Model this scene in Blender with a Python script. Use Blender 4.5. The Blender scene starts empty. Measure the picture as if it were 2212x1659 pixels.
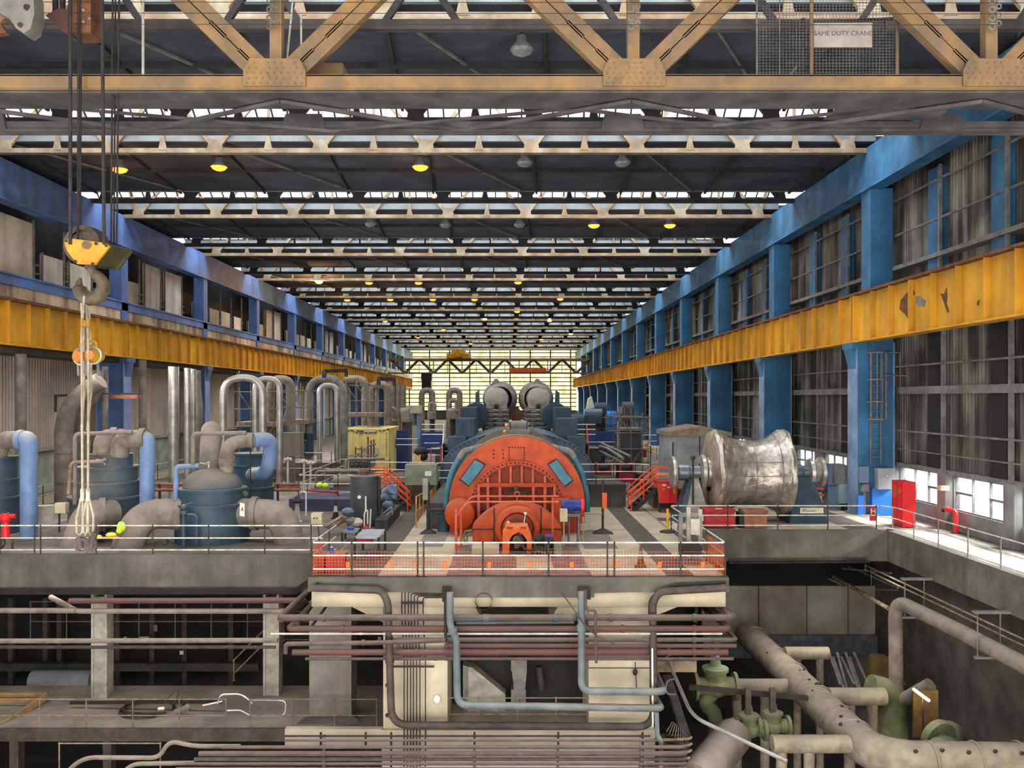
import bpy, math, random
from mathutils import Vector, Matrix
random.seed(7)
V = Vector
PI = math.pi
C = bpy.context.scene.collection
F, CX, CY, H = 1853.0, 1100.0, 860.0, 5.8      # focal length in pixels (2212 wide), vanishing point, eye height above the deck

def P(px, py, y):                               # world point seen at a photo pixel, at depth y
    return V(((px-CX)*y/F, y, H-(py-CY)*y/F))
def G(px, py, z=0.0):                           # world point on the level z
    return P(px, py, (H-z)*F/(py-CY))
def lin(c):
    return tuple(((v/255)/12.92 if v/255 <= .04045 else ((v/255+.055)/1.055)**2.4) for v in c)

# ------------------------------------------------------------------ materials
MATS = {}
def M(name, c1, c2=None, scale=1.5, rough=.75, metal=0.0, st=(1, 1, 1), bump=0.0, lo=.38, hi=.64, dust=None, streak=None, corr=None, spec=.35):
    m = bpy.data.materials.new(name); m.use_nodes = True
    nt = m.node_tree; N = nt.nodes; L = nt.links
    b = N['Principled BSDF']
    b.inputs['Roughness'].default_value = rough; b.inputs['Metallic'].default_value = metal
    b.inputs['Specular IOR Level'].default_value = spec
    c2 = c2 or tuple(v*.72 for v in c1)
    tc = N.new('ShaderNodeTexCoord'); mp = N.new('ShaderNodeMapping')
    mp.inputs['Scale'].default_value = st
    L.new(tc.outputs['Object'], mp.inputs['Vector'])
    no = N.new('ShaderNodeTexNoise'); no.inputs['Scale'].default_value = scale; no.inputs['Detail'].default_value = 6; no.inputs['Roughness'].default_value = .62
    L.new(mp.outputs['Vector'], no.inputs['Vector'])
    r = N.new('ShaderNodeValToRGB'); r.color_ramp.elements[0].position = lo; r.color_ramp.elements[1].position = hi
    r.color_ramp.elements[0].color = (*lin(c2), 1); r.color_ramp.elements[1].color = (*lin(c1), 1)
    L.new(no.outputs['Fac'], r.inputs['Fac'])
    col = r.outputs['Color']
    def mix(fac, a, c, mode='MIX'):
        x = N.new('ShaderNodeMix'); x.data_type = 'RGBA'; x.blend_type = mode
        L.new(fac, x.inputs['Factor']); L.new(a, x.inputs['A'])
        if isinstance(c, tuple): x.inputs['B'].default_value = (*lin(c), 1)
        else: L.new(c, x.inputs['B'])
        return x.outputs['Result']
    if streak:                                   # (colour, amount, scale): dirt running down
        mp2 = N.new('ShaderNodeMapping'); mp2.inputs['Scale'].default_value = streak[3] if len(streak) > 3 else (1, 1, .06)
        L.new(tc.outputs['Object'], mp2.inputs['Vector'])
        n2 = N.new('ShaderNodeTexNoise'); n2.inputs['Scale'].default_value = streak[2]; n2.inputs['Detail'].default_value = 5
        L.new(mp2.outputs['Vector'], n2.inputs['Vector'])
        n3 = N.new('ShaderNodeTexNoise'); n3.inputs['Scale'].default_value = .35; n3.inputs['Detail'].default_value = 3
        L.new(tc.outputs['Object'], n3.inputs['Vector'])
        ad = N.new('ShaderNodeMath'); ad.operation = 'ADD'; L.new(n2.outputs['Fac'], ad.inputs[0]); L.new(n3.outputs['Fac'], ad.inputs[1])
        mr = N.new('ShaderNodeMapRange'); mr.inputs['From Min'].default_value = .85; mr.inputs['From Max'].default_value = 1.2
        mr.inputs['To Max'].default_value = streak[1]
        L.new(ad.outputs[0], mr.inputs['Value'])
        col = mix(mr.outputs['Result'], col, streak[0])
    if dust:                                     # (colour, amount): settled on faces that look up
        ge = N.new('ShaderNodeNewGeometry'); sx = N.new('ShaderNodeSeparateXYZ'); L.new(ge.outputs['Normal'], sx.inputs[0])
        mr = N.new('ShaderNodeMapRange'); mr.inputs['From Min'].default_value = .05; mr.inputs['From Max'].default_value = .75
        mr.inputs['To Max'].default_value = dust[1]
        L.new(sx.outputs['Z'], mr.inputs['Value'])
        col = mix(mr.outputs['Result'], col, dust[0])
    L.new(col, b.inputs['Base Color'])
    if corr:                                     # (axis, period): corrugated sheet
        w = N.new('ShaderNodeTexWave'); w.wave_type = 'BANDS'; w.bands_direction = corr[0]; w.inputs['Scale'].default_value = .314/corr[1]*1.0
        w.inputs['Distortion'].default_value = 0
        L.new(tc.outputs['Object'], w.inputs['Vector'])
        bp = N.new('ShaderNodeBump'); bp.inputs['Strength'].default_value = corr[2] if len(corr) > 2 else .7; bp.inputs['Distance'].default_value = .05
        L.new(w.outputs['Fac'], bp.inputs['Height']); L.new(bp.outputs['Normal'], b.inputs['Normal'])
    elif bump:
        bp = N.new('ShaderNodeBump'); bp.inputs['Strength'].default_value = bump; bp.inputs['Distance'].default_value = .06
        L.new(no.outputs['Fac'], bp.inputs['Height']); L.new(bp.outputs['Normal'], b.inputs['Normal'])
    MATS[name] = m
    return m
def E(name, c, s):
    m = bpy.data.materials.new(name); m.use_nodes = True; nt = m.node_tree
    nt.nodes.remove(nt.nodes['Principled BSDF']); e = nt.nodes.new('ShaderNodeEmission')
    e.inputs['Color'].default_value = (*lin(c), 1); e.inputs['Strength'].default_value = s
    nt.links.new(e.outputs[0], nt.nodes['Material Output'].inputs[0]); MATS[name] = m; return m
def GLASS(name, tint, c2=None, tr=.8, scale=(1, 1, 1), rough=.35):
    m = bpy.data.materials.new(name); m.use_nodes = True; nt = m.node_tree; N = nt.nodes; L = nt.links
    N.remove(N['Principled BSDF'])
    t = N.new('ShaderNodeBsdfTransparent'); d = N.new('ShaderNodeBsdfGlossy'); d.inputs['Roughness'].default_value = rough
    d.inputs['Color'].default_value = (.5, .5, .5, 1)
    if c2:
        tc = N.new('ShaderNodeTexCoord'); mp = N.new('ShaderNodeMapping'); mp.inputs['Scale'].default_value = scale
        L.new(tc.outputs['Object'], mp.inputs[0]); no = N.new('ShaderNodeTexNoise'); no.inputs['Scale'].default_value = 1; no.inputs['Detail'].default_value = 4
        L.new(mp.outputs[0], no.inputs['Vector']); r = N.new('ShaderNodeValToRGB')
        r.color_ramp.elements[0].color = (*lin(c2), 1); r.color_ramp.elements[1].color = (*lin(tint), 1)
        r.color_ramp.elements[0].position = .36; r.color_ramp.elements[1].position = .6
        L.new(no.outputs['Fac'], r.inputs[0]); L.new(r.outputs[0], t.inputs[0])
    else: t.inputs[0].default_value = (*lin(tint), 1)
    x = N.new('ShaderNodeMixShader'); x.inputs[0].default_value = 1-tr
    L.new(t.outputs[0], x.inputs[1]); L.new(d.outputs[0], x.inputs[2]); L.new(x.outputs[0], N['Material Output'].inputs[0])
    MATS[name] = m; return m

DUST = (120, 112, 100)
M('concrete', (112, 108, 97), (86, 83, 74), .8, .9, bump=.1, streak=((62, 58, 52), .55, 1.6))
M('concrete_dark', (88, 84, 78), (64, 61, 57), .8, .9)
M('concrete_pale', (150, 146, 134), (116, 112, 102), .5, .9, streak=((96, 84, 68), .6, 1.2))
M('cream_floor', (192, 178, 150), (156, 144, 122), .6, .5, streak=None)
M('dark_strip', (92, 84, 76), (72, 66, 60), 3, .8)
M('deck_grey', (140, 131, 120), (108, 101, 92), .5, .8)
M('deck_dark', (112, 103, 94), (84, 77, 70), .7, .85)
M('plate', (128, 110, 102), (92, 76, 70), 1.2, .6)
M('pier_white', (204, 192, 168), (174, 162, 138), .5, .8, streak=((150, 132, 108), .5, 1.0))
M('gap_shade', (22, 22, 24), (12, 12, 14), 1, .9)
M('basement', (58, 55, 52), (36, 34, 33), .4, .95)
M('brick_green', (172, 176, 158), (146, 150, 134), 1.2, .9, streak=((100, 98, 84), .5, 1.5))
M('clad_left', (214, 202, 180), (184, 172, 152), .7, .85, corr=('Y', .3, .8), streak=((120, 108, 94), .5, 1.2))
M('clad_right', (150, 144, 134), (92, 88, 82), .55, .85, st=(1, 1.2, .3), corr=('Y', .26, .6), streak=((24, 23, 23), .9, 1.9, (1, 1, .07)))
M('sill_grey', (128, 128, 126), (100, 98, 96), .8, .8)
M('roof_dark', (78, 84, 98), (58, 62, 74), .5, .9)
M('curb_grey', (128, 134, 138), (108, 114, 118), .8, .7)
M('blue_right', (66, 128, 172), (50, 98, 136), .5, .6, streak=((30, 58, 86), .6, 1.0))
M('blue_left', (92, 132, 198), (72, 102, 158), .5, .6, streak=((70, 74, 92), .6, 1.0))
M('blue_left_lit', (140, 156, 198), (116, 130, 176), .8, .6)
M('blue_right_lit', (132, 156, 184), (96, 122, 156), .8, .6)
M('beam_yellow', (226, 168, 44), (204, 146, 38), .6, .55, streak=((140, 100, 40), .45, 1.6, (1, 1, .12)))
M('rust_edge', (128, 84, 52), (90, 56, 36), 3, .8)
M('crane_tan', (160, 122, 72), (116, 94, 70), 1.4, .7, streak=((110, 92, 78), .6, 1.2), dust=((118, 104, 88), .5))
M('crane_dark', (96, 92, 92), (66, 63, 64), 1.4, .75)
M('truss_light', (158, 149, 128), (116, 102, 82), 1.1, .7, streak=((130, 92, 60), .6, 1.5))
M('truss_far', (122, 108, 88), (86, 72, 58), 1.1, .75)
M('truss_shaded', (58, 56, 58), (38, 37, 39), 1.2, .8)  # shade on the near-side trusses is put into this dark colour
M('steel_grey', (128, 126, 122), (92, 90, 88), 2, .6)
M('steel_dark', (62, 60, 58), (40, 38, 37), 2, .7)
M('rail_white', (228, 224, 214), (182, 174, 160), 3, .35, .1)
M('rail_rust', (150, 134, 112), (104, 88, 70), 4, .6)
M('post_dark', (74, 64, 56), (48, 41, 37), 4, .7)
M('gen_red', (192, 74, 20), (164, 56, 16), 2.2, .55, dust=((166, 104, 74), .5))
M('gen_red_shaded', (140, 54, 24), (104, 40, 22), 2.2, .7)  # darker copy of the red, recess shading put into the colour
M('gen_orange', (226, 108, 36), (216, 88, 24), 2, .5, dust=((225, 140, 80), .5))
M('gen_rail', (206, 96, 66), (178, 76, 50), 3, .5)
M('bolt_dark', (74, 46, 38), (46, 32, 28), 4, .7)
M('teal', (68, 128, 142), (50, 104, 120), 2.5, .5, dust=(DUST, .2))
M('gen_shell', (126, 114, 100), (88, 78, 68), 1.6, .7, dust=((150, 136, 118), .6))
M('lp_blue', (74, 92, 112), (48, 62, 80), .9, .45, dust=((112, 120, 128), .55))
M('lagging', (138, 134, 126), (104, 100, 94), 1.6, .8, bump=.4)
M('cap_grey', (168, 164, 154), (140, 136, 126), 1.5, .7)
M('lagging_silver', (186, 184, 178), (146, 142, 134), 1.4, .35, .55, dust=((170, 160, 146), .35))
M('dusty_pipe', (138, 128, 114), (104, 96, 86), 1.8, .8, bump=.15, dust=((150, 138, 122), .5))
M('stained_pipe', (156, 144, 124), (120, 110, 94), 2.0, .8, bump=.2, lo=.4, hi=.62, dust=((164, 152, 132), .4))
M('vessel_blue', (52, 82, 100), (38, 62, 78), 1.2, .55, dust=(DUST, .9), streak=((66, 70, 68), .5, 1.3))
M('vessel_grey', (104, 102, 100), (72, 76, 80), .9, .7, dust=(DUST, .9), streak=((52, 82, 104), .7, .9))
M('pale_blue_pipe', (122, 146, 184), (98, 122, 162), 1.2, .5, dust=((142, 140, 138), .95))
M('drum_white', (206, 200, 184), (170, 162, 146), 2, .7)
M('box_cream', (196, 186, 158), (164, 152, 124), 2, .7)
M('box_green', (142, 146, 124), (114, 118, 98), 1.5, .7)
M('container_yellow', (240, 218, 138), (222, 198, 118), .7, .6)
M('dark_letter', (58, 48, 34), None, 2, .8)
M('tank_dark', (76, 80, 84), (54, 57, 61), 1.5, .6, dust=(DUST, .5))
M('skid_navy', (78, 80, 98), (58, 60, 76), 1.5, .7)
M('stair_orange', (248, 96, 44), (220, 74, 34), 2, .5)
M('barrier_yellow', (228, 150, 50), (196, 118, 40), 3, .6)
M('bollard_yellow', (240, 178, 40), (216, 150, 34), 3, .5)
M('red_box', (190, 30, 36), (150, 22, 28), 1.5, .5, dust=((150, 60, 52), .3))
M('bright_red', (232, 44, 44), (206, 32, 34), 1.5, .45)
M('brown_chest', (168, 112, 86), (130, 82, 62), 2, .8)
M('foil', (196, 190, 176), (150, 143, 130), 2.6, .34, .7, bump=1.0)
M('foil_dull', (186, 170, 152), (140, 126, 112), 1.2, .4, .45, bump=.6)
M('shaft_steel', (132, 140, 148), (96, 102, 110), 2, .35, .6)
M('stand_blue', (64, 84, 98), (46, 62, 74), 1.5, .6)
M('stand_grey', (168, 164, 152), (128, 122, 110), 2, .7)
M('cabinet_grey', (166, 170, 172), (138, 142, 144), 1, .6)
M('cabinet_teal', (140, 164, 166), (116, 140, 144), 1, .6)
M('cabinet_blue', (116, 140, 164), (92, 116, 140), 1, .6)
M('navy_panel', (52, 70, 134), (36, 50, 104), 1, .6)
M('bright_blue', (60, 140, 230), (44, 112, 200), 1, .5)
M('motor_blue', (36, 66, 160), (26, 48, 124), 2, .4)
M('hook_yellow', (216, 158, 30), (178, 122, 24), 2.5, .5, streak=((90, 70, 30), .6, 2))
M('hook_olive', (70, 64, 34), (48, 44, 26), 2.5, .7)
M('hook_steel', (120, 104, 84), (74, 62, 50), 2.2, .6, .3)
M('rope_dark', (58, 54, 52), (40, 37, 36), 4, .8)
M('sling', (176, 164, 142), (136, 124, 104), 6, .8)
M('pipe_brown', (92, 79, 73), (70, 58, 54), 1.6, .75, dust=((124, 108, 100), .5))
M('pipe_red', (104, 58, 50), (78, 60, 55), .9, .7, dust=((116, 98, 92), .6))
M('pipe_steelblue', (112, 118, 120), (86, 92, 96), 1.5, .6, dust=((150, 144, 132), .4))
M('conduit_black', (48, 43, 39), (32, 29, 27), 2, .7)
M('cable_brown', (84, 75, 68), (60, 53, 48), 2, .7)
M('valve_green', (128, 136, 92), (92, 98, 68), 1.6, .8, dust=((140, 136, 112), .6))
M('net_orange', (196, 96, 48), (160, 74, 36), 4, .7)
M('tag_orange', (250, 124, 30), None, 4, .6)
M('tan_wall', (128, 98, 54), (92, 72, 44), 1.5, .8)
M('sign_grey', (176, 166, 158), (148, 138, 130), 2, .8)
M('sign_letter', (128, 112, 98), None, 3, .8)
M('white_paint', (236, 232, 222), (214, 208, 196), 2, .6)
M('notice', (214, 204, 172), (196, 184, 150), 2, .7)
M('panel_white', (226, 216, 196), (198, 188, 168), .5, .8, streak=((120, 104, 84), .5, 1.2))
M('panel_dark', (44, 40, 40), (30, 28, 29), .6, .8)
M('spandrel', (222, 196, 164), (186, 162, 134), .5, .85, streak=((70, 60, 50), .8, 1.1, (1, 1, .2)))
M('cone_black', (48, 42, 38), None, 4, .7)
M('scaffold', (132, 124, 112), (92, 84, 74), 3, .6)
M('board', (150, 132, 110), (112, 96, 80), 2, .8)
M('hi_vis', (206, 240, 60), (184, 220, 50), 4, .6)
M('lamp_grey', (150, 152, 156), (118, 120, 124), 3, .5)
M('tool_blue', (40, 90, 190), None, 3, .6)
E('lamp_glow', (255, 140, 40), 4.5)
E('lamp_core', (255, 190, 90), 12)
E('tube_glow', (255, 226, 170), 12)
GLASS('glass_roof', (255, 255, 255), None, .9)
GLASS('glass_side', (250, 253, 255), None, .9)
GLASS('glass_far', (250, 248, 200), (206, 204, 140), .96, (.45, 1, .35), .5)

# ------------------------------------------------------------------ mesh building
class MB:
    def __init__(s): s.v = []; s.f = []; s.m = []; s.mi = 0
    def _add(s, vs, fs):
        o = len(s.v); s.v += [tuple(x) for x in vs]
        for f in fs: s.f.append(tuple(i+o for i in f)); s.m.append(s.mi)
        return s
    def hexa(s, p):
        return s._add(p, [(0, 3, 2, 1), (4, 5, 6, 7), (0, 1, 5, 4), (1, 2, 6, 5), (2, 3, 7, 6), (3, 0, 4, 7)])
    def box(s, x0, x1, y0, y1, z0, z1):
        return s.hexa([(x0, y0, z0), (x1, y0, z0), (x1, y1, z0), (x0, y1, z0), (x0, y0, z1), (x1, y0, z1), (x1, y1, z1), (x0, y1, z1)])
    def taper(s, c, a, b, z0, z1):                # tapered box: bottom half sizes a, top half sizes b
        x, y = c
        return s.hexa([(x-a[0], y-a[1], z0), (x+a[0], y-a[1], z0), (x+a[0], y+a[1], z0), (x-a[0], y+a[1], z0),
                       (x-b[0], y-b[1], z1), (x+b[0], y-b[1], z1), (x+b[0], y+b[1], z1), (x-b[0], y+b[1], z1)])
    def bar(s, a, b, w, h, up=(0, 0, 1)):
        a = V(a); b = V(b); d = (b-a).normalized(); u = V(up)
        if abs(d.dot(u)) > .98: u = V((0, 1, 0))
        x = d.cross(u).normalized(); u = x.cross(d).normalized(); x *= w/2; u *= h/2
        return s.hexa([a-x-u, a+x-u, b+x-u, b-x-u, a-x+u, a+x+u, b+x+u, b-x+u])
    def tube(s, pts, r, seg=8, caps=True, closed=False):
        pts = [V(p) for p in pts]; n = len(pts)
        rr = r if isinstance(r, (list, tuple)) else [r]*n
        tang = []
        for i in range(n):
            a = pts[(i-1) % n] if (closed or i > 0) else pts[i]; b = pts[(i+1) % n] if (closed or i < n-1) else pts[i]
            t = b-a; tang.append(t.normalized() if t.length > 1e-9 else V((0, 0, 1)))
        t0 = tang[0]; u = V((0, 0, 1)) if abs(t0.z) < .9 else V((1, 0, 0))
        u = (u-t0*u.dot(t0)).normalized(); vs = []; fs = []
        for i in range(n):
            t = tang[i]; u = (u-t*u.dot(t)).normalized(); w = t.cross(u)
            for k in range(seg):
                a = 2*PI*k/seg; vs.append(pts[i]+(u*math.cos(a)+w*math.sin(a))*rr[i])
        for i in range(n if closed else n-1):
            j = (i+1) % n
            for k in range(seg):
                k2 = (k+1) % seg; fs.append((i*seg+k, i*seg+k2, j*seg+k2, j*seg+k))
        if caps and not closed:
            fs.append(tuple(reversed(range(seg)))); fs.append(tuple((n-1)*seg+k for k in range(seg)))
        return s._add(vs, fs)
    def pipe(s, pts, r, bend=.5, seg=12, n=7, caps=True):
        return s.tube(fillet(pts, bend, n), r, seg, caps)
    def lathe(s, prof, o=(0, 0, 0), ax=(0, 0, 1), seg=28, a0=0, a1=2*PI, ref=None):
        o = V(o); ax = V(ax).normalized(); u = V(ref) if ref else (V((1, 0, 0)) if abs(ax.x) < .9 else V((0, 1, 0)))
        u = (u-ax*u.dot(ax)).normalized(); w = ax.cross(u); full = abs(a1-a0-2*PI) < 1e-6
        m = seg if full else seg+1; vs = []; fs = []
        for (r, t) in prof:
            for k in range(m):
                a = a0+(a1-a0)*k/seg; vs.append(o+ax*t+(u*math.cos(a)+w*math.sin(a))*r)
        for i in range(len(prof)-1):
            for k in range(seg):
                k2 = (k+1) % m; fs.append((i*m+k, i*m+k2, (i+1)*m+k2, (i+1)*m+k))
        return s._add(vs, fs)
    def cyl(s, a, b, r, seg=16, r2=None): return s.tube([a, b], [r, r if r2 is None else r2], seg)
    def prism(s, poly, o, u, v, d):               # polygon in the u,v plane at o pushed along d
        o = V(o); u = V(u); v = V(v); d = V(d); n = len(poly)
        a = [o+u*p[0]+v*p[1] for p in poly]; b = [q+d for q in a]
        fs = [tuple(reversed(range(n))), tuple(range(n, 2*n))]+[(i, (i+1) % n, n+(i+1) % n, n+i) for i in range(n)]
        return s._add(a+b, fs)
    def ring(s, o, r0, r1, a0, a1, u, v, d, seg=24):  # flat arched band between two radii pushed along d
        poly = [(r1*math.cos(a0+(a1-a0)*k/seg), r1*math.sin(a0+(a1-a0)*k/seg)) for k in range(seg+1)]
        inn = [(r0*math.cos(a0+(a1-a0)*k/seg), r0*math.sin(a0+(a1-a0)*k/seg)) for k in range(seg+1)]
        o = V(o); u = V(u); v = V(v); d = V(d); vs = []; fs = []
        for q in (V((0, 0, 0)), d):
            for pl in (poly, inn): vs += [o+u*p[0]+v*p[1]+q for p in pl]
        n = seg+1
        for k in range(seg):
            fs += [(k, k+1, n+k+1, n+k), (2*n+k+1, 2*n+k, 3*n+k, 3*n+k+1), (k+1, k, 2*n+k, 2*n+k+1), (n+k, n+k+1, 3*n+k+1, 3*n+k)]
        fs += [(0, n, 3*n, 2*n), (n+seg, seg, 2*n+seg, 3*n+seg)]
        return s._add(vs, fs)
    def ball(s, c, r, seg=10, rings=6, sc=(1, 1, 1)):
        c = V(c); vs = []; fs = []
        for i in range(rings+1):
            t = PI*i/rings
            for k in range(seg):
                a = 2*PI*k/seg; vs.append(c+V((math.sin(t)*math.cos(a)*r*sc[0], math.sin(t)*math.sin(a)*r*sc[1], math.cos(t)*r*sc[2])))
        for i in range(rings):
            for k in range(seg): k2 = (k+1) % seg; fs.append((i*seg+k, (i+1)*seg+k, (i+1)*seg+k2, i*seg+k2))
        return s._add(vs, fs)
    def quad(s, a, b, c, d): return s._add([a, b, c, d], [(0, 1, 2, 3)])

def fillet(pts, bend, n=7):
    pts = [V(p) for p in pts]; out = [pts[0]]
    for i in range(1, len(pts)-1):
        a, b, c = pts[i-1], pts[i], pts[i+1]; d1 = (a-b); d2 = (c-b)
        l = min(bend, d1.length*.48, d2.length*.48); p = b+d1.normalized()*l; q = b+d2.normalized()*l
        for k in range(n+1):
            t = k/n; out.append(p*(1-t)**2+b*2*t*(1-t)+q*t*t)
    out.append(pts[-1]); return out
def arc(c, r, a0, a1, n, u, v):
    c = V(c); return [c+V(u)*r*math.cos(a0+(a1-a0)*k/n)+V(v)*r*math.sin(a0+(a1-a0)*k/n) for k in range(n+1)]

ORG = {}
def obj(name, mb, mat, parent=None, loc=None, flat=False):
    L0 = ORG[parent.name] if parent is not None else V(loc if loc is not None else (0, 0, 0))
    me = bpy.data.meshes.new(name)
    me.from_pydata([(x-L0.x, y-L0.y, z-L0.z) for x, y, z in mb.v], [], mb.f)
    for m in (mat if isinstance(mat, (list, tuple)) else [mat]): me.materials.append(MATS[m])
    if isinstance(mat, (list, tuple)): me.polygons.foreach_set('material_index', mb.m)
    if not flat:
        me.polygons.foreach_set('use_smooth', [True]*len(me.polygons)); me.update(); me.set_sharp_from_angle(angle=.62)
    me.update()
    o = bpy.data.objects.new(name, me); C.objects.link(o)
    if parent is not None: o.parent = parent
    else: o.location = L0
    ORG[o.name] = L0.copy()
    return o
def tag(o, label, cat, group=None):
    o['label'] = label; o['category'] = cat
    if group: o['group'] = group
    return o
def thing(name, label, cat, loc=(0, 0, 0), group=None):
    o = bpy.data.objects.new(name, None); C.objects.link(o); o.location = loc; o.empty_display_size = .2
    ORG[o.name] = V(loc); return tag(o, label, cat, group)
def single(name, mb, mat, label, cat, group=None, loc=None):
    if loc is None:
        xs, ys, zs = zip(*mb.v); loc = ((min(xs)+max(xs))/2, (min(ys)+max(ys))/2, min(zs))
    return tag(obj(name, mb, mat, None, loc), label, cat, group)
def struct(name, mb, mat, parent=None, loc=(0, 0, 0), flat=True):
    o = obj(name, mb, mat, parent, loc, flat)
    if parent is None: o['kind'] = 'structure'
    return o
def dup(root, loc, label=None, group=None, rotz=None, scale=None):
    r = root.copy(); C.objects.link(r); r.location = loc; ORG[r.name] = V(loc)
    if rotz is not None: r.rotation_euler = (0, 0, rotz)
    if scale is not None: r.scale = (scale,)*3
    if label: r['label'] = label
    if group: r['group'] = group
    for ch in list(root.children):
        c = ch.copy(); C.objects.link(c); c.parent = r; ORG[c.name] = V(loc)
        for g in list(ch.children):
            d = g.copy(); C.objects.link(d); d.parent = c; ORG[d.name] = V(loc)
    return r
def text(s, size, mat, parent, loc, rot=(PI/2, 0, 0), align='CENTER', sx=1.0):
    cu = bpy.data.curves.new('lettering', 'FONT'); cu.body = s; cu.size = size; cu.align_x = align; cu.align_y = 'CENTER'; cu.extrude = .002
    tmp = bpy.data.objects.new('lettering_curve', cu); C.objects.link(tmp)
    me = bpy.data.meshes.new_from_object(tmp.evaluated_get(bpy.context.evaluated_depsgraph_get()))
    bpy.data.objects.remove(tmp); bpy.data.curves.remove(cu)
    me.materials.clear(); me.materials.append(MATS[mat]); o = bpy.data.objects.new('lettering', me); C.objects.link(o)
    o.parent = parent; o.location = V(loc)-ORG[parent.name]; o.rotation_euler = rot; o.scale = (sx, 1, 1); ORG[o.name] = ORG[parent.name]; return o
ORD = ['nearest', 'second', 'third', 'fourth', 'fifth', 'sixth', 'seventh', 'eighth', 'ninth', 'tenth', 'eleventh', 'twelfth', 'thirteenth', 'fourteenth', 'fifteenth']

def railing(label, pts, rails=(1.08, .62, .16), spacing=2.2, r=.026, group=None, mat='rail_white', pmat='post_dark', posts=None, name='guard_rail', bend=.1, foot=True):
    pts = [V(p) for p in pts]; t = thing(name, label, 'railing', pts[0], group)
    for h in rails:
        obj('rail', MB().pipe([p+V((0, 0, h)) for p in pts], r, bend, 8, 4), mat, t)
    pos = []
    if posts is None:
        for a, b in zip(pts, pts[1:]):
            n = max(1, round((b-a).length/spacing)); pos += [a+(b-a)*k/n for k in range(n)]
        pos.append(pts[-1])
    else: pos = [V(p) for p in posts]
    for p in pos:
        m = MB().cyl(p-V((0, 0, .02)), p+V((0, 0, max(rails)+.02)), r*1.0, 8)
        for h in rails: m.ball(p+V((0, 0, h)), r*1.6, 8, 5)
        if foot: m.cyl(p, p+V((0, 0, .02)), r*3, 8)
        obj('post', m, pmat, t)
    return t
def pipe_run(name, label, cat, pts, r, mat, bend=.5, flanges=(), fmat=None, group=None, seg=14, frad=1.28, flen=.09):
    t = thing(name, label, cat, pts[0], group)
    obj('pipe', MB().pipe(pts, r, bend, seg), mat, t)
    for (p, d) in flanges:
        p = V(p); d = V(d).normalized()
        obj('flange', MB().cyl(p-d*flen, p+d*flen, r*frad, 18), fmat or mat, t)
    return t
# ================================================================== the hall
BAY = 15.5
YC = [42.5+BAY*k for k in range(13)]             # column lines
YF = [27.9]+[43.0+BAY*k for k in range(12)]      # roof trusses on the far side of each roof light
XL, XR, YE = -26.0, 17.2, 232.0
ZR = H+12.3                                      # underside of the roof trusses
ZROOF = H+12.95

# floors: one mesh per slab, laid rectangles inset by colour
def slab(name, rects, mats, z0):
    m = MB(); xs = [r for r in rects]
    for i, (x0, x1, y0, y1, k) in enumerate(rects):
        m.mi = k
        if i == 0 or z0 is None: pass
        z = 0.0 if k >= 0 else 0
        m.box(x0, x1, y0, y1, z0 if i == 0 else -.02, .0 if i == 0 else .002+.001*i)
    return struct(name, m, mats)
FL = ['deck_grey', 'cream_floor', 'dark_strip', 'plate', 'deck_dark', 'concrete', 'white_paint']
slab('floor', [(-6.44, 7.05, 27.95, 37.7, 1), (-6.4, -5.36, 28.0, 36.5, 4), (-5.36, -4.3, 28, 37.7, 2), (5.15, 6.05, 28, 37.7, 2), (-2.05, 2.7, 28, 33.9, 3),
               (-3.6, -2.6, 33.5, 37.7, 0), (2.9, 4.2, 33, 37.7, 0), (-6.4, -5.5, 33, 37.7, 4)], FL, -1.0)
slab('floor.001', [(7.05, 19.6, 37.7, 232, 0), (7.1, 15.0, 37.9, 47, 1), (15.0, 16.3, 37.8, 90, 2), (16.4, 17.1, 37.8, 60, 1), (7.1, 9.2, 40.5, 41.6, 2), (5.2, 6.1, 37.7, 37.8, 2)], FL, -.6)
slab('floor.002', [(-6.44, 7.05, 37.7, 232, 0), (-5.36, -4.3, 37.7, 60, 2), (-4.3, -2.9, 37.7, 52, 1), (5.15, 6.05, 37.7, 60, 2), (6.05, 7.0, 37.7, 50, 1), (3.2, 5.15, 37.7, 52, 1)], FL, -.6)
slab('floor.003', [(-28.4, -6.44, 31.85, 232, 4), (-28.3, -21, 32, 60, 0), (-22, -14.7, 31.9, 33.4, 0), (-27.6, -25.2, 33, 90, 1), (-20, -8, 46, 90, 0)], FL, -.5)
slab('floor.004', [(16.75, 19.6, 6, 37.7, 0), (17.0, 18.2, 6, 37.7, 1), (18.2, 18.5, 6, 37.7, 4), (18.5, 19.5, 6, 37.7, 5)], FL, -.4)
# edge beams of the decks
def edge(name, m, mat='concrete'): return struct(name, m, mat)
edge('trim_1', MB().box(-28.4, -6.45, 31.6, 31.95, -1.33, .03))
edge('trim_2', MB().box(7.06, 16.75, 37.45, 37.75, -1.32, .03))
edge('trim_3', MB().box(16.5, 16.8, 6, 37.75, -1.32, .03))
m = MB()
m.prism([(-6.5, 0), (7.1, 0), (7.1, -.45), (3.9, -.47), (2.75, -.5), (2.75, -.64), (-2.1, -.64), (-2.1, -.5), (-3.3, -.47), (-6.5, -.45)], (0, 27.7, .0), (1, 0, 0), (0, 0, 1), (0, .3, 0))
edge('trim_4', m)
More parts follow.
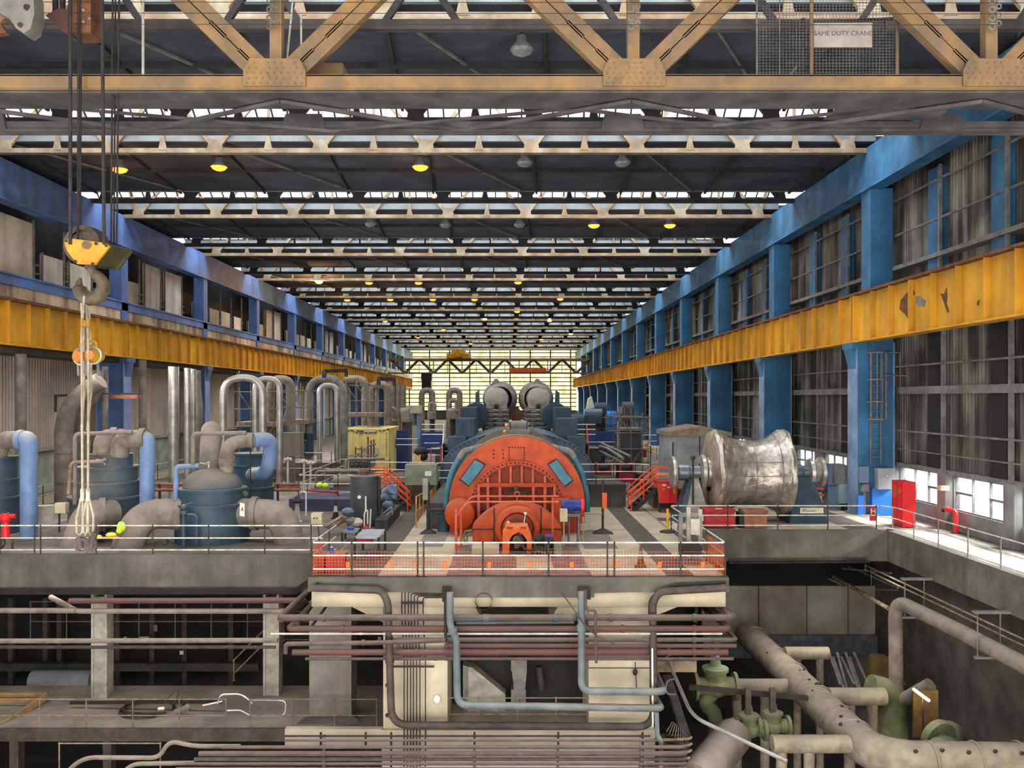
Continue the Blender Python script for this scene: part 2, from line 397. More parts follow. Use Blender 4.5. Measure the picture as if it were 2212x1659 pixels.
# basement: floor, walls, gallery
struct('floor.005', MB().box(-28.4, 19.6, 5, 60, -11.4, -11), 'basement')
struct('floor.006', MB().box(-28.4, -4.2, 31.7, 36.4, -6.75, -6.4), 'deck_grey')
edge('trim_5', MB().box(-28.4, -7.85, 31.6, 31.72, -6.85, -6.38), 'cable_brown')
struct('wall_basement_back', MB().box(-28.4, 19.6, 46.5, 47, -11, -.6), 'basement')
m = MB()
for x0, x1 in ((9.8, 12.65), (12.7, 15.1), (15.15, 17.2), (17.25, 19.4)): m.box(x0, x1, 43.6, 44, -6.2, -3.75)
struct('wall_pit_back', m, 'concrete_pale')
struct('dark_gap_sheet', MB().box(9.8, 19.5, 43.9, 44.1, -3.75, -.6), 'gap_shade')  # near-black sheet, the darkness of the gap put into its colour
struct('trim_6', MB().box(9.8, 19.4, 43.3, 43.8, -7.2, -6.2).box(9.8, 19.4, 43.2, 43.8, -7.3, -7.18), 'shaft_steel')
struct('wall_pit_right', MB().box(18.6, 19, 6, 44, -11, -.4), 'concrete_dark')
struct('wall_basement_left', MB().box(-28.8, -28.4, 5, 60, -11, 0), 'basement')
# turbine foundation block
m = MB().box(-4.12, -2.02, 28.05, 30.5, -5.0, -.5).box(2.6, 4.72, 28.05, 30.5, -5.0, -.5)
m.prism([(-6.2, -.5), (-4.1, -.5), (-4.1, -1.55)], (0, 28.05, 0), (1, 0, 0), (0, 0, 1), (0, 2.4, 0))
m.prism([(6.8, -.5), (4.7, -1.35), (4.7, -.5)], (0, 28.05, 0), (1, 0, 0), (0, 0, 1), (0, 2.4, 0))
m.prism([(-2.1, -.7), (-1.3, -.7), (-.95, -1.4), (-2.1, -1.4)], (0, 28.2, 0), (1, 0, 0), (0, 0, 1), (0, 2.2, 0))
m.prism([(1.8, -.7), (2.65, -.7), (2.65, -1.5), (1.35, -1.5)], (0, 28.2, 0), (1, 0, 0), (0, 0, 1), (0, 2.2, 0))
m.box(-7.3, -4.15, 27.9, 28.15, -5.5, -4.97).box(-4.15, 4.75, 27.9, 30.5, -5.75, -5.0).box(-4.15, 4.75, 28.0, 30.5, -11, -5.75)
struct('wall_foundation', m, 'pier_white')
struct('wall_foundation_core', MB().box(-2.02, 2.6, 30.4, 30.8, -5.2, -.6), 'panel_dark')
m = MB()
for z in (-2.55, ): m.box(-4.13, -2.01, 28.03, 28.06, z-.015, z+.015)
for z in (-2.62, -1.72): m.box(2.59, 4.73, 28.03, 28.06, z-.4-.015, z-.4+.015)
struct('trim_7', m, 'steel_dark')
# right wall: sill, cladding over the windows, windows between piers
S3 = BAY/3
struct('wall_right', MB().box(19.6, 20, 5, 232, 2.42, 18.8), 'clad_right')
struct('wall_right_sill', MB().box(19.55, 19.95, 5, 232, -.6, .86), 'sill_grey')
NW = 0
for i in range(-5, 26):
    y0 = 43.4+S3*i; pier = .34
    if y0 < 12: continue
    p = struct('trim_8', MB().box(19.25, 19.9, y0-pier-.02, y0+pier+.02, -.1, 2.5), 'sill_grey')
    if y0 > 118: continue
    NW += 1
    m = MB(); a, b = y0+pier, y0+S3-pier
    for y in (a+.03, a+.28, a+.28+(b-a-.5)/3, a+.28+2*(b-a-.5)/3, b-.2, b-.03): m.box(19.62, 19.72, y-.02, y+.02, .86, 2.42)
    m.box(19.62, 19.72, a, b, .84, .93).box(19.62, 19.72, a, b, 2.34, 2.44)
    m.box(19.6, 19.74, a+.28, a+.28+(b-a-.5)/3, 1.62, 1.72).box(19.6, 19.74, b-.2-(b-a-.5)/3, b-.2, 1.62, 1.72)
    w = struct('window_%d' % NW, m, 'steel_grey'); 
    g = obj('pane', MB().quad((19.67, a, .86), (19.67, b, .86), (19.67, b, 2.42), (19.67, a, 2.42)), 'glass_side', w)
# posts, rails and dark strips painted for recess shadow on the right cladding
m = MB(); d = MB(); bl = MB()
for i in range(-5, 36):
    y = 43.4+S3*i
    if y < 10: continue
    m.bar((19.35, y, 2.42), (19.35, y, 10.9), .16, .16)
    d.box(19.38, 19.59, y+.35, y+1.5, 2.5, 10.9)
    if i % 3:
        m.bar((19.15, y-.1, 10.9), (19.15, y-.1, 16.2), .14, .14); bl.box(19.2, 19.58, y+.1, y+1.1, 11, 16.2)
struct('trim_9', m, 'steel_grey'); struct('trim_10', d, 'panel_dark'); struct('trim_11', bl, 'blue_right')
m = MB()
for z, r in ((4.2, .045), (7.35, .05), (13.85, .06), (15.6, .06), (3.3, .03)): m.cyl((19.2, 8, z), (19.2, 232, z), r, 6)
m.box(19.25, 19.6, 8, 232, 6.0, 6.35).box(19.0, 19.6, 8, 232, 12.1, 12.3).box(19.3, 19.6, 6, 232, 2.42, 2.62)
struct('trim_12', m, 'steel_grey')
# left wall
struct('wall_left', MB().box(-28.9, -28.5, 20, 232, 2.7, 8.6), 'clad_left')
struct('wall_left_base', MB().box(-28.9, -28.45, 31.9, 232, -.2, 2.7).box(-28.5, -28.2, 31.9, 232, 2.6, 2.78), 'brick_green')
struct('wall_left_upper', MB().box(-29.4, -29.1, 10, 232, 8.5, 18.8), 'panel_dark')
struct('wall_left_soffit', MB().box(-29.2, -26.3, 10, 232, 8.2, 8.5), 'concrete_dark')
m = MB(); m.box(-26.55, -26.25, 10, 232, 10.7, 11.75)
struct('wall_left_spandrel', m, 'spandrel')
struct('trim_13', MB().box(-26.75, -26.15, 10, 232, 11.75, 12.32).box(-26.8, -26.05, 10, 232, 12.26, 12.36), 'blue_left')
struct('trim_14', MB().box(-26.7, -26.15, 10, 232, 16.1, 18.2).box(-26.8, -26.0, 10, 232, 16.05, 16.15), 'blue_left')
struct('trim_15', MB().box(17.85, 18.4, 6, 232, 16.2, 18.3).box(17.7, 18.5, 6, 232, 16.15, 16.27).box(18.4, 19.6, 6, 232, 18.0, 18.2), 'blue_right')
m = MB(); fr = MB(); rp = random.Random(3)
for k in range(-2, 12):
    y = YC[0]+BAY*k+1.2
    pats = [(.2, 2.6, 13.9), (3.1, 6.1, 14.0), (6.9, 9.6, 15.9), (10.2, 13.2, 16.0)] if k % 2 else [(.1, 3.2, 14.2), (4.0, 7.0, 14.1), (7.2, 10.2, 14.15), (11.0, 13.6, 14.0)]
    if k == 0: pats = [(.1, 1.6, 16.0), (2.2, 6.0, 15.9), (6.9, 9.4, 14.3), (10.0, 12.9, 14.3)]
    if k == 1: pats = [(.2, 4.7, 14.3), (5.6, 8.6, 16.0), (9.4, 13.0, 16.0)]
    for a, b, z in pats:
        m.box(-27.7, -27.6, y+a, y+b, 12.3, z)
        fr.box(-27.62, -27.5, y+b-.05, y+b+.05, 12.3, 16.1).box(-27.62, -27.5, y+a-.04, y+a+.04, 12.3, z+.1)
        fr.box(-27.6, -27.52, y+b+.15, y+b+.5, 13.0, 13.08).box(-27.6, -27.52, y+b+.15, y+b+.5, 13.5, 13.58)
struct('wall_left_panel', m, 'panel_white'); struct('trim_16', fr, 'steel_grey')
# roof: dark slabs between the roof lights
ys = [-8]+[y for y in YF]
YN = [y-4.7 for y in YF]
for i in range(len(YF)+1):
    a = -8 if i == 0 else YF[i-1]+.2
    b = YN[i]-.2 if i < len(YF) else YE+1
    struct('ceiling', MB().box(XL-3.4, XR+2.8, a, b, ZROOF, ZROOF+.25), 'roof_dark')
# roof lights (glazed monitors)
for i in range(len(YF)):
    yn, yf = YN[i], YF[i]; m = MB()
    m.box(XL-2, XR+1.2, yf+.06, yf+.2, ZROOF-.05, ZROOF+.72).box(XL-2, XR+1.2, yn-.2, yn-.06, ZROOF-.05, ZROOF+.72)
    struct('wall_monitor', m, 'curb_grey')
    fr = MB(); ym = (yn+yf)/2; zt = ZROOF+2.6; z0 = ZROOF+.72; n = 60 if i < 5 else 24
    for s, ye in ((1, yf+.1), (-1, yn-.1)):
        for k in range(n+1):
            x = XL-2+(XR-XL+3.2)*k/n; fr.bar((x, ye, z0), (x, ym, zt), .07, .07)
        for t in (0, .5, 1.0):
            p = V((0, ye+(ym-ye)*t, z0+(zt-z0)*t)); fr.box(XL-2, XR+1.2, p.y-.05, p.y+.05, p.z-.05, p.z+.05)
    w = struct('window_%d' % (NW+1+i), fr, 'steel_dark')
    q = MB()
    for ye in (yf+.1, yn-.1): q.quad((XL-2, ye, z0), (XR+1.2, ye, z0), (XR+1.2, ym, zt), (XL-2, ym, zt))
    obj('pane', q, 'glass_roof', w)
NW += len(YF)+1
# far wall of glass
fr = MB()
for z in [2.4+1.12*k for k in range(15)]: fr.box(XL-2, XR+1, YE-.1, YE+.1, z-.11, z+.11)
for k in range(9): x = XL-1+5.45*k; fr.box(x-.14, x+.14, YE-.2, YE+.1, 0, 18.8)
w = struct('window_%d' % NW, fr, 'steel_dark')
obj('pane', MB().quad((XL-2, YE+.12, 2.4), (XR+1, YE+.12, 2.4), (XR+1, YE+.12, 18.8), (XL-2, YE+.12, 18.8)), 'glass_far', w)
struct('wall_end', MB().box(XL-3, XR+2, YE, YE+.3, -.5, 2.4), 'sill_grey')
struct('wall_back', MB().box(XL-3, XR+3, -9, -8.7, -11, 0), 'concrete_dark')

# ------------------------------------------------------------------ columns
def column(y, side, label, proto=None):
    s = 1 if side == 'right' else -1
    xa = XR if s > 0 else XL
    t = thing('blue_column', label, 'column', (xa+s*.95, y+.55, 0))
    def bx(m, a, b, y0, y1, z0, z1): a, b = xa+s*a, xa+s*b; return m.box(min(a, b), max(a, b), y+y0, y+y1, z0, z1)
    obj('shaft', bx(MB(), .06, 1.85, .04, 1.06, 0, 8.55), 'blue_right' if s > 0 else 'blue_left', t)
    obj('flange', bx(bx(MB(), 0, .07, 0, 1.1, 0, 8.55), 1.84, 1.9, 0, 1.1, 0, 8.55), 'blue_right_lit' if s > 0 else 'blue_left_lit', t)  # lit look of the inner face is put into a paler blue
    m = MB(); bx(m, -.25, .5, -.1, 1.2, 8.25, 8.56); m.prism([(0, 0), (-.25, 1.0), (.1, 1.0)], (xa if s > 0 else xa, y+.1, 7.25), (s, 0, 0), (0, 0, 1), (0, .9, 0))
    obj('bracket', m, 'blue_right' if s > 0 else 'blue_left', t)
    obj('upper_shaft', bx(MB(), .7, 1.8, 0, 1.1, 8.5, 16.2) if s > 0 else bx(MB(), .15, 1.0, 0, .95, 8.5, 16.2), 'blue_right' if s > 0 else 'blue_left', t)
    obj('base_plate', bx(MB(), -.12, 2.0, -.1, 1.2, 0, .06), 'steel_grey', t)
    return t
wh = ['beside the tall red cabinet', 'just behind the foil wrapped rotor', 'second past the rotor', 'third past the rotor', 'fourth past the rotor', 'fifth past the rotor', 'sixth past the rotor', 'seventh past the rotor',
      'eighth past the rotor', 'ninth past the rotor', 'tenth past the rotor', 'last before the glazed end wall']
for k in range(12): column(YC[k], 'right', 'blue steel column on the right wall, '+wh[k])
wl = ['', 'first one behind the hanging chains', 'second, left of the silver hoop pipes', 'third, between the scaffolds', 'fourth, behind the rusty hoops']+['%s from the hook end' % ORD[k] for k in range(5, 12)]
for k in range(1, 12): column(YC[k]-.1, 'left', 'blue steel column on the left wall, '+wl[k])

# ------------------------------------------------------------------ crane runway girders
def girder(side, label):
    s = 1 if side == 'right' else -1; x = (XR if s > 0 else XL)
    t = thing('crane_runway_girder', label, 'girder', (x, 60, 8.57), )
    def bx(m, a, b, y0, y1, z0, z1): a, b = x+s*a, x+s*b; return m.box(min(a, b), max(a, b), y0, y1, z0, z1)
    obj('web', bx(MB(), .1, .2, 8, YE-1, 8.6, 10.9), 'beam_yellow', t)
    obj('bottom_flange', bx(MB(), -.18, .5, 8, YE-1, 8.55, 8.63), 'beam_yellow', t)
    obj('top_flange', bx(MB(), -.25, .55, 8, YE-1, 10.86, 10.95), 'rust_edge', t)
    obj('rail', bx(MB(), .1, .22, 8, YE-1, 10.95, 11.08), 'rust_edge', t)
    far = MB(); n = 0; y = YC[0]-BAY*2-.0
    while y < YE-3:
        for j in range(8):
            yy = y+BAY*j/8
            if yy < 12 or yy > YE-3: continue
            if j == 0: mm = bx(bx(MB(), -.16, .1, yy+.02, yy+.07, 8.62, 10.87), -.16, .1, yy+.35, yy+.4, 8.62, 10.87)
            else: mm = bx(MB(), -.14, .1, yy-.025, yy+.025, 8.62, 10.87)
            if n < 96: obj('stiffener', mm, 'beam_yellow', t); n += 1
            else: far._add(mm.v, mm.f)
        y += BAY
    if far.v: o = obj('stiffener', far, 'beam_yellow', t); o['kind'] = 'stuff'
    return t
gr = girder('right', 'yellow riveted crane runway girder on the right wall with peeling paint')
girder('left', 'yellow crane runway girder along the left wall behind the hook')
def peel(pts, mat):                               # flaked paint on the inner face of the right girder
    q = []
    for px, py in pts:
        y = (XR+.08)*F/(px-CX); q.append((y, H-(py-CY)*y/F))
    m = MB(); m.prism([(a, b) for a, b in q], (XR+.07, 0, 0), (0, 1, 0), (0, 0, 1), (.028, 0, 0)); obj('peeled_paint', m, mat, gr)
peel([(1943, 668), (1946, 648), (1960, 632), (1972, 622), (1976, 634), (1968, 646), (1968, 668), (1962, 690), (1955, 678)], 'rust_edge')
peel([(1978, 640), (1986, 640), (1999, 650), (1996, 662), (1984, 662), (1978, 656)], 'lagging')
peel([(2044, 622), (2046, 640), (2044, 656), (2050, 672), (2046, 676), (2040, 656), (2032, 634), (2040, 636)], 'rust_edge')
peel([(2112, 650), (2116, 648), (2113, 660), (2110, 658)], 'rust_edge')

# ------------------------------------------------------------------ roof trusses
def truss(y, far, label, detail, mat):
    t = thing('roof_truss', label, 'truss', (0, y, ZR), None)
    x0, x1 = XL-.3, XR+.8; zb, zt = ZR+.1, ZR+3.4; sp = 5.27; off = 1.11
    obj('bottom_chord', MB().box(x0, x1, y-.14, y+.14, ZR-.02, ZR+.2).box(x0, x1, y-.2, y+.2, ZR-.05, ZR), mat, t)
    obj('top_chord', MB().box(x0, x1, y-.12, y+.12, zt-.12, zt+.12), mat, t)
    allw = MB()
    ks = [k for k in range(-6, 5) if x0+.3 < off+sp*k < x1-.2]
    for k in ks:
        xg = off+sp*k
        g = MB().prism([(-.42, 0), (.42, 0), (.34, .42), (.2, .62), (-.2, .62), (-.34, .42)], (xg, y-.17, ZR), (1, 0, 0), (0, 0, 1), (0, .05, 0))
        g2 = MB().prism([(-.2, 0), (.24, 0), (.06, .7), (-.06, .7)], (xg+sp/2, y-.16, ZR+.1), (1, 0, 0), (0, 0, 1), (0, .05, 0))
        ds = [MB().bar((xg+s*.2, y, zb+.3), (min(max(xg+s*sp/2, x0), x1), y, zt), .16, .2) for s in (-1, 1)]
        ps = MB().bar((xg+sp/2, y, zb), (xg+sp/2, y, zt), .12, .16) if xg+sp/2 < x1 else None
        if detail:
            obj('gusset', g, mat, t)
            for dd in ds: obj('diagonal', dd, mat, t)
            if ps: obj('post', ps, mat, t); obj('gusset', g2, mat, t)
        else:
            for q in [g]+ds+([ps] if ps else []): allw._add(q.v, q.f)
    if not detail: obj('web_bracing', allw, mat, t)
    return t
for i, y in enumerate(YF):
    n = ORD[i]
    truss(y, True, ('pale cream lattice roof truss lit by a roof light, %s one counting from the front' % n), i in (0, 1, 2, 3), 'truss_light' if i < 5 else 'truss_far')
    if i: truss(YN[i], False, ('dark shadowed lattice roof truss, %s one beyond the front crane' % ORD[i-1]), i in (1, 2), 'truss_shaded')
# bracing under the roof slabs
for i in range(len(YF)-1):
    if i > 6: break
    a, b = YF[i], YN[i+1]; t = thing('roof_bracing', 'thin grey roof bracing under the dark roof strip, %s bay from the front' % ORD[i], 'roof bracing', (0, a, ZROOF-.3))
    for k in range(9):
        x = 1.11+5.27*(k-5)
        obj('rafter', MB().bar((x, a, ZROOF-.08), (x+.6*(-1 if k < 5 else 1), b, ZROOF-.08), .12, .14), 'steel_dark', t)
        if k % 2 == 0: obj('brace', MB().bar((x, a+.3, ZROOF-.12), (x+5.0, b-.5, ZROOF-.12), .1, .1), 'steel_grey', t)
    obj('purlin', MB().box(XL, XR+.5, (a+b)/2-.1, (a+b)/2+.1, ZROOF-.2, ZROOF), 'truss_shaded', t)

# ------------------------------------------------------------------ high-bay lamps
def lamp(px, py, lit, label, y=None, big=False):
    z = H+12.25
    y = y or (z-H)*F/(CY-py); p = P(px, py, y); t = thing('hanging_lamp', label, 'lamp', p, 'high-bay lamps under the roof')
    s = 1.0
    obj('shade', MB().lathe([(.05, .55), (.16, .5), (.2, .28), (.42, .05), (.44, 0)], p, (0, 0, 1), 18), 'lamp_grey', t)
    obj('stem', MB().cyl(p+V((0, 0, .5)), V((p.x, p.y, ZROOF-.02)), .03, 6), 'steel_dark', t)
    obj('lens', MB().lathe([(.4, .03), (.34, -.1), (.2, -.17), (.001, -.19)], p, (0, 0, 1), 18), ('lamp_core' if big else 'lamp_glow') if lit else 'lamp_grey', t)
    if lit and y < 130:
        d = bpy.data.lights.new('lamp_light', 'POINT'); d.energy = 1600 if big else 110; d.color = (1, .5, .15); d.shadow_soft_size = .35
        o = bpy.data.objects.new('lamp_light', d); C.objects.link(o); o.location = p-V((0, 0, .45))
lit = [(258, 366, 'leftmost of the nearest lit row, beside the hoist ropes'), (473, 361, 'middle of the nearest lit row'), (908, 361, 'rightmost of the nearest lit row'),
       (1283, 487, 'left one of the two under the second dark roof strip'), (1447, 487, 'right one of the two under the second dark roof strip'),
       (689, 609, 'brightest, far left with a starry glare'), (797, 611, 'just right of the brightest left lamp'), (904, 611, 'second to the right of the brightest left lamp'), (1119, 610, 'right end of the brightest lamp row'),
       (750, 648, 'leftmost of the five lamp row'), (843, 647, 'second of the five lamp row'), (935, 647, 'centre of the five lamp row'), (1025, 647, 'fourth of the five lamp row'), (1210, 646, 'right end of the five lamp row'),
       (1117, 673, 'alone between the rows, above the right drum'), (832, 694, 'far left of the distant rows'), (1047, 690, 'distant row, above the left drum'), (1187, 693, 'distant row, above the right drum'),
       (1233, 721, 'very bright distant one near the right wall'), (1170, 733, 'distant one beside the very bright right one'), (958, 712, 'small distant one left of centre'), (1017, 742, 'tiny far one above the far crane'), (1167, 746, 'tiny far one right of the far crane'), (903, 729, 'tiny far one near the left wall end')]
for px, py, l in lit: lamp(px, py, True, 'lit orange high-bay lamp, '+l, big=px in (689, 1233))
for px, py, l in [(1127, 108, 'large one in front, above the crane beam'), (1133, 352, 'over the centre of the nearest lit row'), (1345, 352, 'right of centre in the nearest lit row'), (800, 484, 'left of centre in the second row'), (962, 486, 'middle left of the second row'), (1122, 486, 'middle of the second row')]:
    lamp(px, py, False, 'unlit grey high-bay lamp, '+l)

# ------------------------------------------------------------------ cranes
def bridge(y, label, near):
    zb = 11.0; zt = 14.0; t = thing('overhead_crane', label, 'crane', (0, y, zb)); mat = 'crane_tan'; dk = 'crane_dark'
    x0, x1 = XL+.4, XR-.3; sp = 6.02; g0 = P(598, 0, 14.5).x
    obj('bottom_chord', MB().box(x0, x1, y-.12, y-.02, zb, zb+.22).box(x0, x1, y-.12, y+.3, zb+.2, zb+.23).box(x0, x1, y-.1, y+.5, zb-.02, zb+.02), mat, t)
    obj('top_chord', MB().box(x0, x1, y-.2, y+.2, zt-.2, zt+.2), mat, t)
    obj('underside_plate', MB().box(x0, x1, y-.06, y+.75, zb-.06, zb-.03), dk, t)
    ks = [k for k in range(-4, 4) if x0+1 < g0+sp*k < x1-.5]
    for k in ks:
        xg = g0+sp*k
        g = MB().prism([(-.52, 0), (.52, 0), (.52, .26), (.42, .46), (-.42, .46), (-.52, .26)], (xg, y-.16, zb+.02), (1, 0, 0), (0, 0, 1), (0, .05, 0))
        if near:
            for a in range(9):
                for b in range(5):
                    if abs(a-4) == 2 and b > 2: continue
                    g.ball((xg-.46+a*.115+(b % 2)*.03, y-.165, zb+.06+b*.085), .02, 6, 4)
        obj('gusset', g, mat, t)
        for s in (-1, 1):
            a = V((xg+s*.3, y, zb+.35)); b = V((xg+s*sp/2, y, zt)); dv = (b-a).normalized()
            n = dv.cross(V((0, 1, 0)))
            m = MB()
            for o in (-.105, .105): m.bar(a+n*o, b+n*o, .12, .19 if near else .34)
            m.bar(a+V((0, .1, 0)), b+V((0, .1, 0)), .06, .4)
            for c0, c1 in ((.0, .12), (.2, .3), (.78, .95)): m.bar(a+(b-a)*c0, a+(b-a)*c1, .12, .06)
            obj('diagonal', m, mat, t)
        m = MB().box(xg-.1, xg+.1, y-.08, y+.1, zb+.3, zt)
        obj('post', m, mat, t)
        if near and k in ks:
            m = MB()
            for j in range(4): m.tube(arc((xg-.06, y-.2, zb+1.0+j*.14), .05, 0, 2*PI, 8, (1, 0, 0), (0, 0, 1)), .016, 6); m.tube(arc((xg+.05, y-.2, zb+1.05+j*.14), .04, 0, 2*PI, 8, (1, 0, 0), (0, 0, 1)), .014, 6)
            obj('cable_clamp', m, 'steel_grey', t)
        if not near: obj('post', MB().box(xg+sp/2-.06, xg+sp/2+.06, y-.05, y+.05, zb+.2, zt), mat, t)
    if near:                                       # rear lattice, tie rods and bracing
        yr = y+1.8
        obj('rear_chord', MB().box(x0, x1, yr-.1, yr+.1, zb-.14, zb+.03).box(x0, x1, yr-.12, yr+.16, zb-.16, zb-.12), dk, t)
        for k in ks:
            xg = g0+sp*k-.0
            obj('rear_gusset', MB().prism([(-.42, 0), (.42, 0), (.34, .3), (-.34, .3)], (xg+.05, yr-.13, zb-.14), (1, 0, 0), (0, 0, 1), (0, .04, 0)), dk, t)
            for s in (-1, 1):
                obj('plan_brace', MB().bar((xg, y+.2, zb-.12), (xg+s*sp/2, yr, zb-.12), .07, .06), dk, t)
        obj('walkway_chord', MB().box(x0, x1, yr-.08, yr+.08, 12.78, 12.96), dk, t)
        for k in range(-16, 12):
            xa = g0+sp/4*k
            if x0 < xa < x1: obj('walkway_brace', MB().bar((xa, yr, 12.85), (xa+(.9 if k % 2 else -.9), yr, 14.2), .1, .12), dk, t)
        for px in (310, 832): pass
        obj('tie_rod', MB().cyl(P(309, 210, y+.5), P(309, -80, y+.5), .025, 8), 'rail_white', t)
        obj('tie_rod', MB().cyl(P(618, 150, y+.3), P(640, -80, y+.3), .018, 8), 'rail_white', t)
        obj('tie_rod', MB().cyl(P(651, 160, y+.3), P(650, -80, y+.3), .018, 8), 'rail_white', t)
        for py in (28, 52, 4): obj('guy_wire', MB().cyl(P(-40, py, y-.3), P(2250, py+2, y-.3), .006, 5), 'rope_dark', t)
        obj('hatch_box', MB().box(P(668, 0, y+.9).x, P(745, 0, y+.9).x, y+.7, y+1.2, zb+.05, P(0, 145, y+.9).z), 'crane_tan', t)
        for pts in (((100, 230), (720, 284)), ((720, 284), (1250, 233)), ((1250, 236), (1540, 272)), ((1540, 272), (1900, 235))):
            obj('plan_brace', MB().bar(P(*pts[0], y+1.2), P(*pts[1], y+1.4), .05, .05), dk, t)
        # mesh cage at the right
        yc = y+.55; m = MB(); w = .003
        xa, xb = P(1634, 0, yc).x, P(1936, 0, yc).x; za, zc = zb+.2, zt
        n = 42
        for i in range(n+1): x = xa+(xb-xa)*i/n; m.box(x-w, x+w, yc-w, yc+w, za, zc)
        for i in range(54): z = za+(zc-za)*i/53; m.box(xa, xb, yc-w, yc+w, z-w, z+w)
        o = obj('cage_mesh', m, 'steel_grey', t)
        for px, mt, r in ((1635, 'steel_grey', .018), (1684, 'steel_grey', .012), (1753, 'crane_tan', .034), (1938, 'crane_tan', .03)):
            obj('cage_post', MB().cyl(P(px, 190, yc-.1), P(px, -120, yc-.1), r, 8), mt, t)
        obj('cage_floor', MB().prism([(0, 0), (2.1, 0), (2.1, .45), (.65, .45)], (P(1790, 0, y+1.4).x, y+1.2, zb+.05), (1, 0, 0), (0, 0, 1), (0, .5, 0)), 'crane_dark', t)
        for a, b in (((1700, 136), (1760, 136)), ((1755, 50), (1930, 40)), ((1760, 138), (1930, 138))): obj('handrail', MB().cyl(P(*a, y+1.3), P(*b, y+1.3), .03, 8), 'steel_dark', t)
        for px in (1735, 1910): obj('handrail_post', MB().cyl(P(px, 40, y+1.3), P(px, 150, y+1.3), .035, 8), 'steel_dark', t)
        obj('cab_ladder', MB().bar(P(1690, 185, y+1), P(1720, 145, y+1), .06, .04), 'steel_grey', t)
    else:
        obj('walkway', MB().box(x0, x1, y+.5, y+1.5, zt-.4, zt+.2), 'crane_tan', t)
        xa, xb = P(1000, 0, y).x, P(1052, 0, y).x
        obj('winch_trolley', MB().box(P(965, 0, y).x, P(1017, 0, y).x, y-.5, y+2.5, zt+.2, zt+1.2).box(P(975, 0, y).x, P(1005, 0, y).x, y-.4, y+2, zt+1.2, zt+1.9).cyl((P(990, 0, y).x, y-.7, zt+1.3), (P(990, 0, y).x, y+2, zt+1.3), .8, 16), 'hook_yellow', t)
        obj('drive_box', MB().box(P(1100, 0, y).x, P(1180, 0, y).x, y-.3, y+.8, zb+.2, zb+1.2), 'gen_orange', t)
        obj('cab', MB().box(P(912, 0, y).x, P(932, 0, y).x, y-1, y+1, 7.6, 9.6).box(P(912, 0, y).x-.1, P(932, 0, y).x+.1, y-1.1, y+1.1, 9.6, 11), 'steel_dark', t)
    return t
cr = bridge(14.5, 'rusty tan overhead crane bridge with riveted gussets across the front of the hall', True)
bridge(181.0, 'distant orange overhead crane bridge in front of the glazed end wall', False)
p0 = P(1758, 102, 14.99); p1 = P(1884, 49, 14.99)
t = thing('crane_sign', 'faded grey sign board lettered for a crane, on the mesh cage', 'sign', (p0+p1)/2)
obj('board', MB().box(p0.x, p1.x, 14.99, 15.02, p0.z, p1.z), 'sign_grey', t)
text('SAME DUTY CRANE', .115, 'sign_letter', t, ((p0.x+p1.x)/2, 14.985, p0.z+.24))

# light and camera
def area(name, loc, rot, sx, sy, e, col=(1, 1, 1), spread=None):
    d = bpy.data.lights.new(name, 'AREA'); d.shape = 'RECTANGLE'; d.size = sx; d.size_y = sy; d.energy = e; d.color = col
    if spread: d.spread = spread
    o = bpy.data.objects.new(name, d); C.objects.link(o); o.location = loc; o.rotation_euler = rot; return o
KS = 1.0
for i, y in enumerate(YF):
    area('roof_light', ((XL+XR)/2, y-2.35, ZROOF+3.2), (0, 0, 0), 42, 6, 9000*KS, (.93, .97, 1))
area('window_light', (20.6, 26, 3.2), (0, math.radians(52), 0), 1.6, 40, 10500*KS, (.97, .98, 1), math.radians(70))
area('window_light', (20.6, 80, 3.2), (0, math.radians(55), 0), 1.6, 70, 3000*KS, (.97, .98, 1), math.radians(100))
area('left_wall_fill', (-21.5, 72, 8.2), (0, math.radians(-68), 0), 1.2, 80, 5200*KS, (1, .96, .9))  # unseen strip added to brighten the left wall, no fixture there
area('end_wall_light', (-4, YE+2, 9), (-PI/2, 0, 0), 42, 14, 20000*KS, (1, .97, .85))
area('rear_fill_light', (-4, -8.2, 8), (PI/2, 0, 0), 44, 18, 8500*KS, (1, .96, .9))  # unseen panel behind the camera, added as frontal fill
area('under_deck_fill', (-17, 33.2, -1.5), (math.radians(-20), 0, 0), 18, 1.5, 420*KS, (1, .93, .82))  # no fixture here, added to lift the lower gallery
area('under_deck_fill', (13, 36, -1.6), (0, 0, 0), 6, 1, 160*KS, (1, .93, .82))  # likewise added fill, under the right deck
area('basement_fill', (-2, 8, -4), (PI/2, 0, 0), 40, 6, 5500*KS, (1, .93, .84))  # frontal fill added for the basement, stands for no lamp
w = bpy.data.worlds.new('overcast sky'); bpy.context.scene.world = w; w.use_nodes = True
bg = w.node_tree.nodes['Background']; bg.inputs[0].default_value = (.93, .97, 1, 1); bg.inputs[1].default_value = 1.6
cd = bpy.data.cameras.new('camera'); cam = bpy.data.objects.new('camera', cd); C.objects.link(cam)
cam.location = (0, 0, H); cam.rotation_euler = (PI/2, 0, 0); cd.sensor_width = 36; cd.lens = F/2212*36; cd.clip_end = 600; cd.clip_start = .1
cd.shift_x = (1106-CX)/2212; cd.shift_y = (CY-829.5)/2212
sc = bpy.context.scene; sc.camera = cam
sc.view_settings.view_transform = 'Standard'; sc.view_settings.look = 'None'; sc.view_settings.exposure = 0.0
cy = sc.cycles; cy.use_adaptive_sampling = True; cy.adaptive_threshold = .06; cy.adaptive_min_samples = 12; cy.volume_bounces = 0; cy.max_bounces = 5; cy.diffuse_bounces = 3; cy.glossy_bounces = 2; cy.transmission_bounces = 2; cy.transparent_max_bounces = 10
cy.caustics_reflective = False; cy.caustics_refractive = False; cy.sample_clamp_indirect = 4; cy.use_denoising = True
